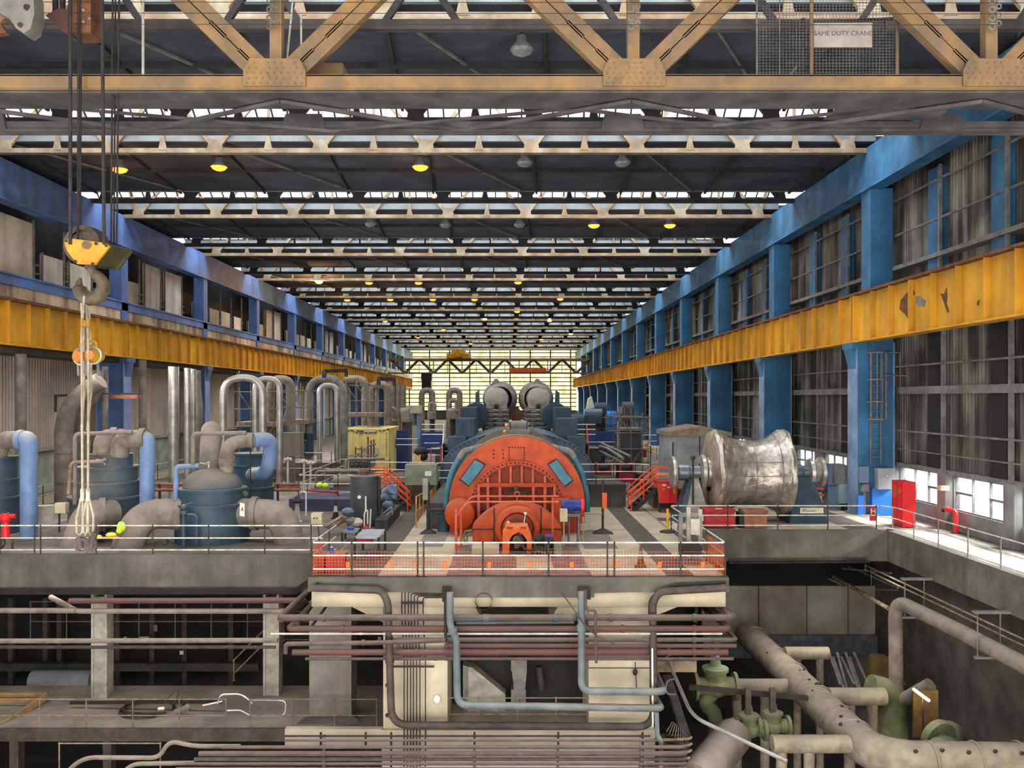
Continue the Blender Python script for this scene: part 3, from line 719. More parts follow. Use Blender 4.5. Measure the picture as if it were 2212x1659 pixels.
# ================================================================== the turbine generator in the middle
UX, UZ = (1, 0, 0), (0, 0, 1)
def PB(x0, y0, x1, y1, Y0, Y1, m=None):          # box from a photo rectangle at depth Y0, back to Y1
    a = P(x0, y1, Y0); b = P(x1, y0, Y0); return (m or MB()).box(a.x, b.x, Y0, Y1, a.z, b.z)
def pp(pts, y): return [P(a, b, y) for a, b in pts]
def poly(pts, y, d, m=None):                     # photo polygon at depth y pushed back by d
    q = [P(a, b, y) for a, b in pts]; return (m or MB()).prism([(v.x, v.z) for v in reversed(q)], (0, y, 0), UX, UZ, (0, d, 0))
gx, gz = .33, 1.22
t = thing('turbine_generator', 'large orange red generator end with bolted arch and two teal covers, centre of the deck', 'generator', (gx, 37, 0))
R = 2.9
def archp(r, b, n=40): return [(r, b)]+[(r*math.cos(PI*k/n), gz+r*math.sin(PI*k/n)) for k in range(n+1)]+[(-r, b)]
obj('end_shield', MB().prism(archp(R, 0), (gx, 36.95, 0), UX, UZ, (0, .45, 0)), 'gen_red', t)
obj('shield_rim', MB().ring((gx, 36.93, gz), R-.06, R+.03, -.05, PI+.05, UX, UZ, (0, .5, 0), 40), 'gen_red', t)
m = MB().prism(archp(R+.06, 0), (gx, 37.45, 0), UX, UZ, (0, 8.6, 0))
for y in (38.6, 40.2, 41.8, 43.4, 45.0): m.ring((gx, y, gz), R, R+.12, 0, PI, UX, UZ, (0, .2, 0), 40)
obj('frame_shell', m, 'gen_shell', t)
ac = P(1116, 1099, 36.9); az = ac.z
m = MB().ring((gx, 36.86, az), 1.88, 2.08, 0, PI, UX, UZ, (0, .1, 0), 40)
obj('bolted_ring', m, 'gen_red', t)
m = MB()
for k in range(34): a = PI*(k+.5)/34; m.cyl((gx+1.98*math.cos(a), 36.8, az+1.98*math.sin(a)), (gx+1.98*math.cos(a), 36.88, az+1.98*math.sin(a)), .042, 6)
for k in range(26): a = PI*(k+.5)/26; m.cyl((gx+1.76*math.cos(a), 36.88, az+1.76*math.sin(a)), (gx+1.76*math.cos(a), 36.93, az+1.76*math.sin(a)), .03, 6)
obj('ring_bolts', m, 'bolt_dark', t)
obj('inner_panel', MB().prism([(1.7, -.6)]+[(1.86*math.cos(PI*k/24), 1.86*math.sin(PI*k/24)) for k in range(25)]+[(-1.7, -.6)], (gx, 36.93, az), UX, UZ, (0, .04, 0)), 'gen_red_shaded', t)
bz = P(0, 1047, 36.8).z
for px in (1054, 1079, 1103, 1127, 1151, 1177):
    x = P(px, 0, 36.85).x; top = az+math.sqrt(max(.05, 1.86**2-(x-gx)**2))
    obj('rib', MB().box(x-.045, x+.045, 36.8, 36.94, bz, top), 'gen_rail', t)
obj('cross_beam', MB().box(P(1033, 0, 36.7).x, P(1199, 0, 36.7).x, 36.6, 36.94, bz-.08, bz+.08), 'gen_red', t)
for px in (1034, 1054, 1080, 1152, 1177, 1198):
    x = P(px, 0, 36.7).x; obj('leg', MB().box(x-.06, x+.06, 36.62, 36.74, .5, bz), 'gen_rail', t)
m = PB(1099, 966, 1133, 995, 36.87, 36.96)
obj('access_cover', m, 'gen_red', t)
m = MB()
for k in range(6):
    for (a, b) in ((1100+k*6.4, 967), (1100+k*6.4, 994), (1100, 967+k*5.4), (1132, 967+k*5.4)): p = P(a, b, 36.86); m.ball(p, .03, 6, 4)
for a, b in ((1066, 973), (1086, 972), (1066, 981), (1087, 981), (1066, 989), (1087, 989)): m.ball(P(a, b, 36.93), .035, 6, 4)
obj('cover_bolts', m, 'bolt_dark', t)
for pts in ([(1026, 993), (1046, 1005), (1013, 1049), (995, 1035)], [(1203, 993), (1236, 1037), (1219, 1050), (1186, 1004)]):
    obj('inspection_cover', poly(pts, 36.7, .2), 'teal', t)
    c = (sum(a for a, _ in pts)/4, sum(b for _, b in pts)/4)
    obj('cover_flange', poly([(c[0]+(a-c[0])*1.13, c[1]+(b-c[1])*1.09) for a, b in pts], 36.84, .12), 'bolt_dark', t)
for s in (-1, 1):
    q = [V((gx+s*1.9, 37.9, 3.55)), V((gx+s*2.35, 37.8, 3.45)), V((gx+s*2.85, 37.7, 2.6)), V((gx+s*3.1, 37.7, 1.5)), V((gx+s*3.1, 37.7, .8))]
    obj('cooler_pipe', MB().pipe(q, .13, .4, 12), 'teal', t)
    obj('cooler_lagging', MB().pipe([q[0]+V((-s*.3, .6, .05)), q[0], q[1], q[1]+(q[2]-q[1])*.35], .15, .4, 12), 'lagging', t)
obj('side_drum', MB().lathe([(.01, -.02), (.45, 0), (.62, .12), (.66, .5), (.66, 1.0)], P(992, 1113, 36.0)+V((0, 0, 0)), (0, 1, 0), 22), 'gen_red', t)
obj('side_box', PB(1198, 1080, 1230, 1135, 35.8, 36.95), 'gen_red', t)
obj('lifting_lug_block', PB(1090, 1062, 1138, 1071, 36.2, 36.6).lathe([(.3, -.1), (.34, 0), (.3, .1)], P(1115, 1066, 36.3), UX, 14).ball(P(1115, 1061, 36.3), .11), 'bolt_dark', t)
# twin air receivers on top
t = thing('air_receiver', 'two dusty grey air vessels stacked on a frame on top of the generator', 'tank', (gx, 40, 4.0))
for (x0, x1, yy, r) in ((1098, 1142, 932, .24), (1102, 1138, 918, .2)):
    a, b = P(x0, yy, 40), P(x1, yy, 40)
    obj('vessel', MB().lathe([(.02, -.1), (r*.7, -.06), (r, .04), (r, (b-a).length-.04), (r*.7, (b-a).length+.06), (.02, (b-a).length+.1)], a, UX, 18), 'lagging', t)
    obj('valve', MB().ball(a-V((.16, 0, 0)), .09).cyl(a-V((.16, 0, 0)), a, .04), 'bollard_yellow', t)
m = MB()
for px in (1102, 1138): 
    for y in (39.8, 40.2): m.bar((P(px, 0, 40).x, y, 3.95), (P(px, 0, 40).x, y, 4.7), .05, .05)
obj('frame', m, 'steel_dark', t)
obj('pipework', MB().tube(pp([(1088, 945), (1094, 932), (1098, 930)], 39.9), .03).tube(pp([(1142, 925), (1153, 925), (1154, 945)], 39.9), .025).tube(pp([(1138, 915), (1150, 918), (1150, 945)], 39.9), .02), 'rail_rust', t)
# exciter
t = thing('exciter', 'orange red arched exciter housing with round nose in front of the generator', 'exciter', (gx, 33.8, 0))
Rr = 2.12; ez = 1.64-Rr; hw = 1.75; am = math.acos(hw/Rr)
pl = [(hw, 0)]+[(Rr*math.cos(am+(PI-2*am)*k/24), ez+Rr*math.sin(am+(PI-2*am)*k/24)) for k in range(25)]+[(-hw, 0)]
obj('housing', MB().prism(pl, (gx-.02, 33.75, 0), UX, UZ, (0, 1.2, 0)), 'gen_red', t)
obj('housing_rear', MB().prism([(a*.8, b*.8) for a, b in pl], (gx, 34.9, 0), UX, UZ, (0, 2.1, 0)), 'gen_red', t)
obj('seam', MB().box(gx-hw, gx-.85, 33.7, 33.76, .62, .66).box(gx+.85, gx+hw, 33.7, 33.76, .62, .66).box(gx-.95, gx-.9, 33.7, 33.76, 0, 1.5).box(gx+.9, gx+.95, 33.7, 33.76, 0, 1.5), 'bolt_dark', t)
nc = V((P(1118, 0, 33).x, 33.75, .72))
obj('nose_ring', MB().lathe([(.86, 0), (.9, -.25), (.84, -.42), (.66, -.5), (.6, -.42), (.6, -.1)], nc, (0, 1, 0), 32), 'gen_red', t)
obj('nose_inner', MB().lathe([(.6, -.2), (.6, -.72), (.5, -.8), (.02, -.8)], nc, (0, 1, 0), 28), 'gen_red_shaded', t)
obj('eye_bolt', MB().tube(arc(P(1117, 1068, 33.7), .1, 0, 2*PI, 12, UX, UZ), .025, 6).cyl(P(1117, 1070, 33.7), P(1117, 1088, 33.7), .03), 'gen_red', t)
pts = [(1085, 1196), (1086, 1150), (1091, 1144), (1091, 1136), (1141, 1136), (1141, 1146), (1146, 1150), (1153, 1150), (1156, 1163), (1147, 1166), (1147, 1196), (1140, 1196), (1138, 1165), (1128, 1154), (1118, 1151), (1107, 1156), (1101, 1164), (1100, 1185), (1100, 1196)]
m = poly([(1085, 1196), (1086, 1150), (1091, 1143), (1141, 1143), (1146, 1150), (1150, 1168), (1147, 1196), (1138, 1196), (1138, 1166), (1130, 1155), (1118, 1151), (1107, 1156), (1101, 1165), (1100, 1196)], 32.0, .7)
obj('bearing_pedestal', m, 'gen_orange', t)
obj('pedestal_cap', poly([(1090, 1144), (1092, 1136), (1140, 1136), (1142, 1144)], 31.95, .8), 'gen_orange', t)
m = MB()
for x in (1095, 1124): 
    for y in (1139, 1142): PB(x, y-.7, x+13, y+.7, 31.93, 31.97, m)
obj('vent_slot', m, 'bolt_dark', t)
obj('shaft_end', MB().cyl(P(1119, 1168, 31.9), P(1119, 1168, 32.8), .2, 18).cyl(P(1119, 1177, 31.85), P(1119, 1177, 32.2), .1, 10).box(P(1111, 0, 31.9).x, P(1120, 0, 31.9).x, 31.85, 32.1, P(0, 1185, 31.9).z, P(0, 1172, 31.9).z), 'hook_steel', t)
obj('cable', MB().tube(pp([(1120, 1150), (1128, 1165), (1132, 1185), (1160, 1195), (1175, 1202)], 31.8), .035).tube(pp([(1122, 1175), (1135, 1187), (1165, 1193)], 31.8), .03), 'cable_brown', t)
obj('hose', MB().tube(pp([(1019, 1146), (1005, 1148), (1001, 1160), (1004, 1172)], 33.6), .04).tube(pp([(1019, 1152), (1010, 1155), (1008, 1170)], 33.6), .04), 'valve_green', t)
obj('warning_lamp', MB().ball(P(1098, 1129, 32.8), .06).ball(P(1135, 1109, 32.8), .06).cyl(P(1135, 1109, 32.8), P(1132, 1130, 32.8), .015), 'white_paint', t)
# red tubular access frame in front of it
t = thing('access_rail_frame', 'salmon red tubular rail frame standing around the exciter', 'railing', P(985, 1195, 32))
for yy, ys in ((1072, 0), (1084, 1)):
    y = 33.0-ys*.9; obj('rail', MB().pipe([P(985-0, 1118, y), P(1018-8*ys, yy, y), P(1207, yy, y)], .035, .2, 8), 'gen_rail', t)
for px, py, y in ((985, 1196, 32.0), (996, 1170, 33.2), (1194, 1172, 33.2)):
    p = P(px, py, y); p.z = 0; obj('post', MB().cyl(p, V((p.x, y, P(0, 1100 if px < 1000 else 1075, y).z)), .05, 8), 'gen_rail', t)
# blue motor and junction gear at right of the exciter
t = thing('turning_gear_motor', 'small blue electric motor on a grey stand right of the exciter', 'motor', P(1235, 1160, 34.3))
a, b = P(1212, 1092, 34.2), P(1254, 1093, 34.2)
m = MB().lathe([(.02, 0), (.2, .02), (.24, .1), (.24, .55), (.22, .6), (.22, .76), (.05, .8)], a, UX, 18)
for k in range(8): m.box(a.x+.12+k*.05, a.x+.14+k*.05, 33.93, 34.47, a.z-.18, a.z+.18)
obj('motor_body', m, 'motor_blue', t)
obj('end_guard', MB().cyl(b, b+V((.12, 0, 0)), .28, 18), 'bright_red', t)
obj('stand', PB(1225, 1110, 1253, 1116, 33.9, 34.6).box(P(1228, 0, 34).x, P(1231, 0, 34).x, 34, 34.5, 0, 1.1).box(P(1248, 0, 34).x, P(1252, 0, 34).x, 34, 34.5, 0, 1.1), 'steel_grey', t)
single('junction_box', PB(1210, 1101, 1226, 1127, 33.4, 33.8).cyl(P(1218, 1127, 33.6), V((P(1218, 0, 33.6).x, 33.6, 0)), .03), 'box_cream', 'cream junction box on a thin leg in front of the blue motor', 'electrical box')
single('junction_box', PB(1197, 1176, 1214, 1204, 31.3, 31.8), 'box_green', 'pale green square box beside the orange bearing pedestal', 'electrical box')
single('junction_box', PB(1254, 1133, 1268, 1146, 34.5, 34.8).box(P(1260, 0, 34.6).x-.03, P(1260, 0, 34.6).x+.03, 34.6, 34.7, 0, 1), 'box_cream', 'small white electrical box right of the blue motor, on a leg', 'electrical box')
t = thing('oil_pump_set', 'dark oily pump and pipe cluster at the right foot of the bearing pedestal', 'pump', P(1170, 1195, 31.6))
obj('pump_body', MB().cyl(P(1160, 1172, 31.5), P(1190, 1172, 31.9), .22, 14).ball(P(1165, 1165, 31.6), .22).cyl(P(1180, 1185, 31.4), P(1180, 1160, 31.4), .1), 'steel_dark', t)
obj('motor', MB().cyl(P(1178, 1163, 32.2), P(1192, 1163, 32.2), .15, 12), 'motor_blue', t)
obj('pipework', MB().pipe(pp([(1150, 1190), (1165, 1180), (1185, 1190), (1196, 1200)], 31.4), .04, .1).pipe(pp([(1152, 1165), (1160, 1190), (1180, 1197)], 31.3), .05, .1), 'cable_brown', t)
obj('skid', MB().box(P(1152, 0, 31).x, P(1200, 0, 31).x, 31.2, 32.2, 0, .12), 'steel_dark', t)
single('concrete_plinth', PB(1019, 1184, 1078, 1197, 31.9, 33.2), 'pier_white', 'low dirty white plinth left of the bearing pedestal', 'plinth')
single('floor_grating', MB().box(-1.95, 2.55, 28.0, 28.28, .004, .03), 'sill_grey', 'narrow pale grating strip in the deck edge behind the front railing', 'grating')
single('floor_plate', MB().box(.25, 1.5, 28.9, 31.2, .004, .035), 'cream_floor', 'cream floor hatch plate in front of the bearing pedestal', 'hatch')
# grey post with box, left of the generator, and the cross pipe
t = thing('instrument_post', 'grey green post with a box and a long dark pipe, left of the generator', 'post', G(925, 1152))
o = G(925, 1152); 
obj('post', MB().cyl((o.x, o.y, 0), (o.x, o.y, 2.2), .08, 10).taper((o.x, o.y), (.35, .3), (.1, .1), 0, .18), 'steel_dark', t)
obj('box', PB(913, 1035, 924, 1080, o.y-.25, o.y+.05), 'box_green', t)
obj('pipe', MB().cyl(P(925, 1101, o.y), P(1052, 1101, o.y), .07, 10), 'steel_dark', t)
single('oil_drum', MB().lathe([(.02, 1.0), (.26, 1.0), (.26, .86), (.3, .84), (.26, .8), (.26, 0), (.01, 0)], G(958, 1148), UZ, 18), 'stand_blue', 'teal topped blue drum left of the red side drum', 'drum')
t = thing('notice_board', 'narrow orange red board on a dark post, right of the generator', 'sign', G(1302, 1152))
o = G(1302, 1152)
obj('post', MB().cyl((o.x, o.y, 0), (o.x, o.y, 2.3), .05, 8).taper((o.x, o.y), (.45, .3), (.08, .08), 0, .2).tube(arc((o.x+.15, o.y-.1, 1.4), .12, 0, 2*PI, 12, UX, UZ), .03, 6), 'steel_dark', t)
obj('board', PB(1301, 1065, 1311, 1098, o.y-.15, o.y-.08), 'stair_orange', t)
single('chain_barrier', MB().tube(pp([(1255, 1110), (1280, 1111), (1302, 1110)], 36), .02, 6), 'steel_grey', 'thin bar from the blue motor stand to the orange board post', 'bar')

# low pressure casing behind
lx = .42; A, B, lz = 4.25, 2.15, 1.8
def hood(a, b, z0): return [(a, 0)]+[(a*math.cos(PI*k/36), z0+b*math.sin(PI*k/36)) for k in range(37)]+[(-a, 0)]
t = thing('low_pressure_casing', 'broad blue grey turbine hood rising behind the orange generator', 'turbine casing', (lx, 48, 0))
obj('hood', MB().prism(hood(A, B, lz), (lx, 47.5, 0), UX, UZ, (0, 9, 0)), 'lp_blue', t)
m = MB().ring((lx, 47.45, lz), 1.0, 1.0001, 0, PI, UX, UZ, (0, .02, 0), 4)
m = MB()
for k in range(37):
    a = PI*k/36; m.ball((lx+(A-.12)*math.cos(a), 47.48, lz+(B-.1)*math.sin(a)), .045, 6, 4)
obj('hood_bolts', m, 'steel_dark', t)
m = MB()
for px in (1044, 1052, 1168, 1178): m.cyl(P(px, 945, 47.2), P(px, 945, 47.6), .1, 10)
obj('port', m, 'steel_dark', t)
for s in (-1, 1):
    m = MB()
    m.box(lx+s*3.0-.55, lx+s*3.0+.55, 50, 53, 2.6, 4.6).box(lx+s*3.0-.5, lx+s*3.0+.5, 54, 58, 2.6, 5.2).box(lx+s*3.4-.5, lx+s*3.4+.5, 48.6, 50, 2.0, 3.6)
    m.cyl((lx+s*2.7, 58, 4.6), (lx+s*2.7, 61, 4.6), .9, 16)
    obj('flank_casing', m, 'stand_blue', t)
struct('wall_plinth', MB().box(-3.6, -2.9, 38, 47.4, 0, 1.15).box(4.3, 6.2, 45.6, 58, 0, 1.2).box(-6.4, -3.9, 47, 58, 0, 1.2).box(-5.0, -3.0, 58, 90, 0, 2.4).box(4, 6.2, 58, 90, 0, 2.4), 'concrete_dark')
for s, px, lab in ((-1, 1071, 'left'), (1, 1161, 'right')):
    c = P(px, 905, 60)
    t = thing('crossover_pipe', 'grey lagged round steam drum standing on a quilted stack, %s one of the pair' % lab, 'steam drum', (c.x, 60, 3.5), 'lagged drums over the turbine')
    m = MB()
    for k in range(6):
        z = 3.3+k*.3; w = .99-.012*abs(k-2)
        m.box(c.x-w+.06, c.x+w-.06, 59.2, 60.8, z-.02, z+.32)
        for j in (-1, 0, 1): m.ball((c.x+j*.62, 60, z+.15), .4, 12, 8, (1.0, 2.3, .46))
    obj('quilted_stack', m, 'lagging', t)
    f = P(px+2, 861, 59.4)
    obj('drum', MB().lathe([(.84, .0), (1.02, .25), (1.1, .6), (1.22, .8), (1.22, 3.2), (1.0, 3.6), (.02, 3.7)], f+V((-s*-.0+(.22 if s < 0 else -.14), 0, 0)), (0, 1, 0), 28), 'lagging', t)
    obj('end_cap', MB().lathe([(.02, -.16), (.3, -.15), (.6, -.08), (.78, .02), (.86, .2)], f, (0, 1, 0), 26).box(f.x-.72, f.x+.72, f.y-.05, f.y+.3, f.z-.75, f.z-.1), 'cap_grey', t)
    obj('hatch', MB().box(f.x-.16, f.x+.12, f.y-.2, f.y-.02, f.z-.7, f.z-.4), 'bolt_dark', t)
    obj('lug', MB().prism([(-.35, 0), (.35, 0), (.1, .38), (-.1, .38)], (f.x-.05, f.y+.5, f.z+1.0), UX, UZ, (0, .3, 0)), 'lagging', t)
    obj('side_bracket', MB().prism([(0, -.9), (s*.35, -.5), (s*.35, .8), (s*.1, 1.0)], (f.x+s*1.15, f.y+.6, f.z-.4), UX, UZ, (0, .6, 0)), 'stand_blue', t)
single('valve_chest', PB(1106, 893, 1125, 915, 61, 63).cyl(P(1115, 890, 61), P(1115, 890, 63), .32, 14).box(P(1112, 0, 60.8).x, P(1121, 0, 60.8).x, 60.8, 61, P(0, 888, 61).z, P(0, 878, 61).z), 'brown_chest', 'pinkish brown valve chest between the two lagged drums', 'valve')

# platforms, stairs and rails beside the turbine
def stairs(name, label, x0, x1, y0, y1, h, n, smat='stair_orange', rail=True, bmat='steel_dark'):
    t = thing(name, label, 'stairs', ((x0+x1)/2, y0, 0)); d = 1 if x1 > x0 else -1; dx = (x1-x0)/n
    for k in range(n): obj('tread', MB().box(min(x0+dx*k, x0+dx*(k+1.15)), max(x0+dx*k, x0+dx*(k+1.15)), y0+.04, y1-.04, h*(k+1)/n-.04, h*(k+1)/n), bmat, t)
    for y in (y0, y1-.06): obj('stringer', MB().prism([(x0-d*.1, 0), (x0+d*.25, 0), (x1, h-.3), (x1, h+.05)], (0, y, 0), UX, UZ, (0, .06, 0)), bmat, t)
    if rail:
        for y in (y0, y1):
            for k, hh in enumerate((1.0, .66, .33)):
                obj('handrail', MB().pipe([(x1+d*.7, y, h+hh), (x1, y, h+hh), (x0, y, hh+.12), (x0-d*.12, y, hh-.02)], .032, .2, 8), smat, t)
            for f in (0, .5, 1.0): obj('post', MB().cyl((x0+(x1-x0)*f, y, h*f), (x0+(x1-x0)*f, y, h*f+1.02), .032, 8), smat, t)
    return t
stairs('steel_stairs', 'orange railed steps rising to the right beside the red bin', 6.25, 7.5, 43.9, 45.0, 1.2, 6)
stairs('steel_stairs', 'orange railed steps rising to the left beside the dark tank', -5.2, -6.4, 43.9, 45.0, 1.2, 6)
single('stair_landing', MB().box(7.55, 9.2, 43.7, 47, 1.1, 1.2).box(7.6, 7.7, 43.7, 43.8, 0, 1.1).box(9.1, 9.2, 43.7, 43.8, 0, 1.1).box(7.6, 9.2, 45.2, 47, 0, 1.1), 'deck_dark', 'dark landing at the top of the right orange steps', 'platform')
single('stair_landing', MB().box(-7.6, -6.45, 43.7, 47, 1.1, 1.2).box(-7.6, -6.5, 45.2, 47, 0, 1.1), 'deck_dark', 'dark landing at the top of the left orange steps', 'platform')
for s, y, lab in ((-1, 50.5, 'left'), (1, 50.5, 'right')):
    cx = P(972 if s < 0 else 1255, 0, y).x
    t = thing('ladder_stairs', 'steep dark steps with white rails on the %s flank of the blue hood' % lab, 'stairs', (cx, y, 0))
    for k in range(7): obj('tread', MB().box(cx-.38, cx+.38, y+k*.16, y+k*.16+.26, 1.25+k*.27, 1.29+k*.27), 'rail_white' if k < 6 else 'gen_red', t)
    obj('side_panel', MB().box(cx-.45, cx-.4, y, y+1.4, .3, 3.1).box(cx+.4, cx+.45, y, y+1.4, .3, 3.1).box(cx-.4, cx+.4, y+1.3, y+1.4, .3, 3.0), 'steel_dark', t)
    for xx, mt in ((cx-.45, 'rail_white'), (cx+.45, 'rail_white' if s < 0 else 'gen_rail')):
        for z in (3.6, 4.2): obj('rail', MB().cyl((xx, y, z-1.3), (xx, y+1.3, z), .03, 6), mt, t)
        for yy in (y, y+1.3): obj('post', MB().cyl((xx, yy, 2.0), (xx, yy, 4.2-1.3*(yy == y)), .03, 6), mt, t)
    for z in (3.6, 3.9, 4.2): obj('top_rail', MB().cyl((cx-.4, y+1.5, z), (cx-.4+s*1.4, y+1.5, z), .028, 6), 'rail_white', t)
railing('white guard rail on the raised walkway, left of the blue hood', [V((-7.5, 46.2, 1.3)), V((-5.4, 46.0, 1.3)), V((-3.9, 45.6, 1.3)), V((-2.8, 45.6, 1.3))], (1.05, .65, .25), 1.6)
railing('white guard rail on the raised walkway, right of the blue hood', [V((3.2, 45.4, 1.25)), V((4.6, 45.4, 1.25)), V((6.6, 45.6, 1.25)), V((7.4, 45.0, 1.25))], (1.05, .65, .25), 1.6)
single('control_cubicle', PB(875, 1004, 943, 1048, 44.6, 45.6).box(P(876, 0, 44.8).x, P(880, 0, 44.8).x, 44.8, 45, 0, 1.4).box(P(938, 0, 44.8).x, P(942, 0, 44.8).x, 44.8, 45, 0, 1.4), 'box_green', 'wide grey green cubicle on legs left of the blue hood', 'cabinet')
o = bpy.data.objects['control_cubicle']
obj('notice', PB(918, 1018, 932, 1028, 44.55, 44.62), 'white_paint', o)
t = railing('orange yellow handrail of steps beside the grey green cubicle', [G(928, 1108), G(945, 1085)], (1.0, .5), .5, mat='barrier_yellow', pmat='barrier_yellow')
t = railing('orange yellow barrier frame beside the instrument post', [G(899, 1140), G(899, 1120), G(914, 1110)], (1.05, .35), .8, mat='barrier_yellow', pmat='barrier_yellow')
# red bin on legs
t = thing('red_locker', 'bright red double door bin with stickers, on legs beside the right orange steps', 'bin', P(1443, 1100, 43.5))
obj('body', MB().hexa([P(1424, 1087, 43.2), P(1461, 1087, 43.2), P(1461, 1087, 44.0), P(1424, 1087, 44.0), P(1419, 1043, 43.2), P(1466, 1043, 43.2), P(1466, 1043, 44.0), P(1419, 1043, 44.0)]), 'bright_red', t)
obj('lid', PB(1418, 1040, 1467, 1043.5, 43.1, 44.1), 'red_box', t)
obj('door_seam', PB(1447, 1045, 1448, 1086, 43.15, 43.25), 'red_box', t)
obj('sticker', PB(1431, 1046, 1439, 1050, 43.16, 43.19).box(*[v for v in (P(1442, 0, 43.2).x, P(1447, 0, 43.2).x, 43.15, 43.19, P(0, 1054, 43.2).z, P(0, 1051, 43.2).z)]), 'white_paint', t)
obj('warning_sticker', PB(1431, 1054, 1436, 1059, 43.16, 43.19), 'hook_yellow', t); obj('warning_sticker', MB().box(P(1454, 0, 43.2).x, P(1459, 0, 43.2).x, 43.15, 43.19, P(0, 1067, 43.2).z, P(0, 1053, 43.2).z), 'hook_yellow', t)
m = MB()
for px in (1426, 1460): m.cyl(P(px, 1087, 43.5), V((P(px, 0, 43.5).x, 43.5, 0)), .04)
obj('support', m, 'steel_dark', t)

# ================================================================== foil wrapped rotor on stands
ry, rz = 40.6, 2.3
def rx(px): return P(px, 0, ry).x
t = thing('wrapped_rotor', 'big turbine rotor wrapped in crinkled silver foil, lying on two stands', 'rotor', (11.2, ry, .2))
prof = [(9.42, .7), (9.46, 1.55), (9.55, 1.98), (9.7, 2.04), (9.95, 1.9), (10.3, 1.7), (10.7, 1.56), (11.2, 1.48), (11.7, 1.5), (12.2, 1.62), (12.55, 1.86), (12.8, 2.05), (12.98, 2.04), (13.1, 1.7), (13.16, 1.0), (13.18, .4)]
NS = 72; rnd = random.Random(5); ph = [rnd.uniform(0, 6.28) for _ in range(12)]
def wrap(prof, n, f=1.0):
    m = MB(); vs = []; fs = []
    for i, (x, r) in enumerate(prof):
        for k in range(n):
            a = 2*PI*k/n; low = max(0, -math.sin(a))
            q = r*(1+.012*math.sin(9*a+ph[i % 12]*.6+x*2)+.008*math.sin(23*a+3*x)+.01*math.sin(5*a-4*x))
            q = q*(1-low*.0)+low*.12*(1.95-min(r, 1.95))*1.5      # the sheet hangs slack underneath
            vs.append((x+.02*math.sin(7*a+x*3), ry+q*math.cos(a), rz+q*math.sin(a)*.985))
    for i in range(len(prof)-1):
        for k in range(n): fs.append((i*n+k, i*n+(k+1) % n, (i+1)*n+(k+1) % n, (i+1)*n+k))
    return m._add(vs, fs)
fine = []
for (x0, r0), (x1, r1) in zip(prof[2:13], prof[3:14]):
    for k in range(4): fine.append((x0+(x1-x0)*k/4, r0+(r1-r0)*k/4))
obj('foil_wrap', wrap(fine+prof[13:], NS), 'foil', t)
obj('end_wrap', wrap(prof[:4], NS), 'foil_dull', t)
m = MB()
for x, r in ((10.1, 1.86), (11.3, 1.58), (12.4, 1.8)):
    m.tube([(x, ry+r*1.015*math.cos(a), rz+r*1.0*math.sin(a)) for a in [2*PI*k/40 for k in range(40)]], .012, 6, closed=True)
for zz in (.62, .0, -.75):
    m.tube([(9.7+3.2*k/12, ry-math.sqrt(max(.1, (1.62+.25*abs(k/12-.5)*2)**2-zz*zz))-.03, rz+zz-.06*math.sin(PI*k/12)) for k in range(13)], .016, 6)
obj('cord', m, 'scaffold', t)
obj('shaft', MB().lathe([(.02, 0), (.4, 0), (.4, .5), (.34, .55), (.34, 1.8)], (rx(1464), ry, rz), UX, 24), 'shaft_steel', t)
obj('shaft', MB().lathe([(.36, 0), (.36, .65), (.3, .7), (.3, 1.1), (.02, 1.1)], (13.15, ry, rz), UX, 24), 'shaft_steel', t)
obj('coupling', MB().lathe([(.02, 0), (.72, 0), (.76, .1), (.72, .2), (.4, .22)], (rx(1450), ry, rz), UX, 30), 'lagging_silver', t)
obj('coupling', MB().lathe([(.3, 0), (.62, .05), (.66, .2), (.5, .3), (.5, .5), (.7, .55), (.72, .7), (.02, .75)], (14.1, ry, rz), UX, 30), 'lagging_silver', t)
obj('coupling', MB().lathe([(.4, 0), (.8, .05), (.84, .2), (.7, .32), (.72, .45), (.6, .5)], (9.0, ry, rz), UX, 30), 'lagging_silver', t)
t = thing('rotor_stand', 'dark blue tapered pedestal under the right end of the wrapped rotor', 'stand', (13.9, ry, 0))
obj('pedestal', MB().taper((13.85, ry), (.86, .95), (.38, .4), 0.25, rz-.2).taper((13.85, ry), (.9, 1.0), (.9, 1.0), 0, .27), 'stand_blue', t)
m = MB()
for z in (.5, .95, 1.4, 1.8): m.box(13.55, 14.15, ry-.97+z*.27, ry-.9+z*.27, z, z+.05)
obj('rib', m, 'stand_blue', t)
o = P(1730, 1110, 37.75); 
t = thing('rotor_stand', 'pale grey tapered frame with a blue side under the left end of the wrapped rotor', 'stand', (8.6, ry, 0))
obj('pedestal', MB().taper((8.75, ry), (.62, .8), (.14, .3), 0, rz-.25), 'stand_grey', t)
obj('side_plate', MB().hexa([(7.75, ry-.8, 0), (8.1, ry-.82, 0), (8.1, ry+.7, 0), (7.75, ry+.7, 0), (8.45, ry-.32, rz-.3), (8.6, ry-.32, rz-.3), (8.6, ry+.3, rz-.3), (8.45, ry+.3, rz-.3)]), 'stand_blue', t)
obj('screw_jack', MB().cyl(P(1497, 1090, 39.7), P(1497, 992, 39.7), .05, 8).ball(P(1497, 989, 39.7), .12), 'steel_dark', t)
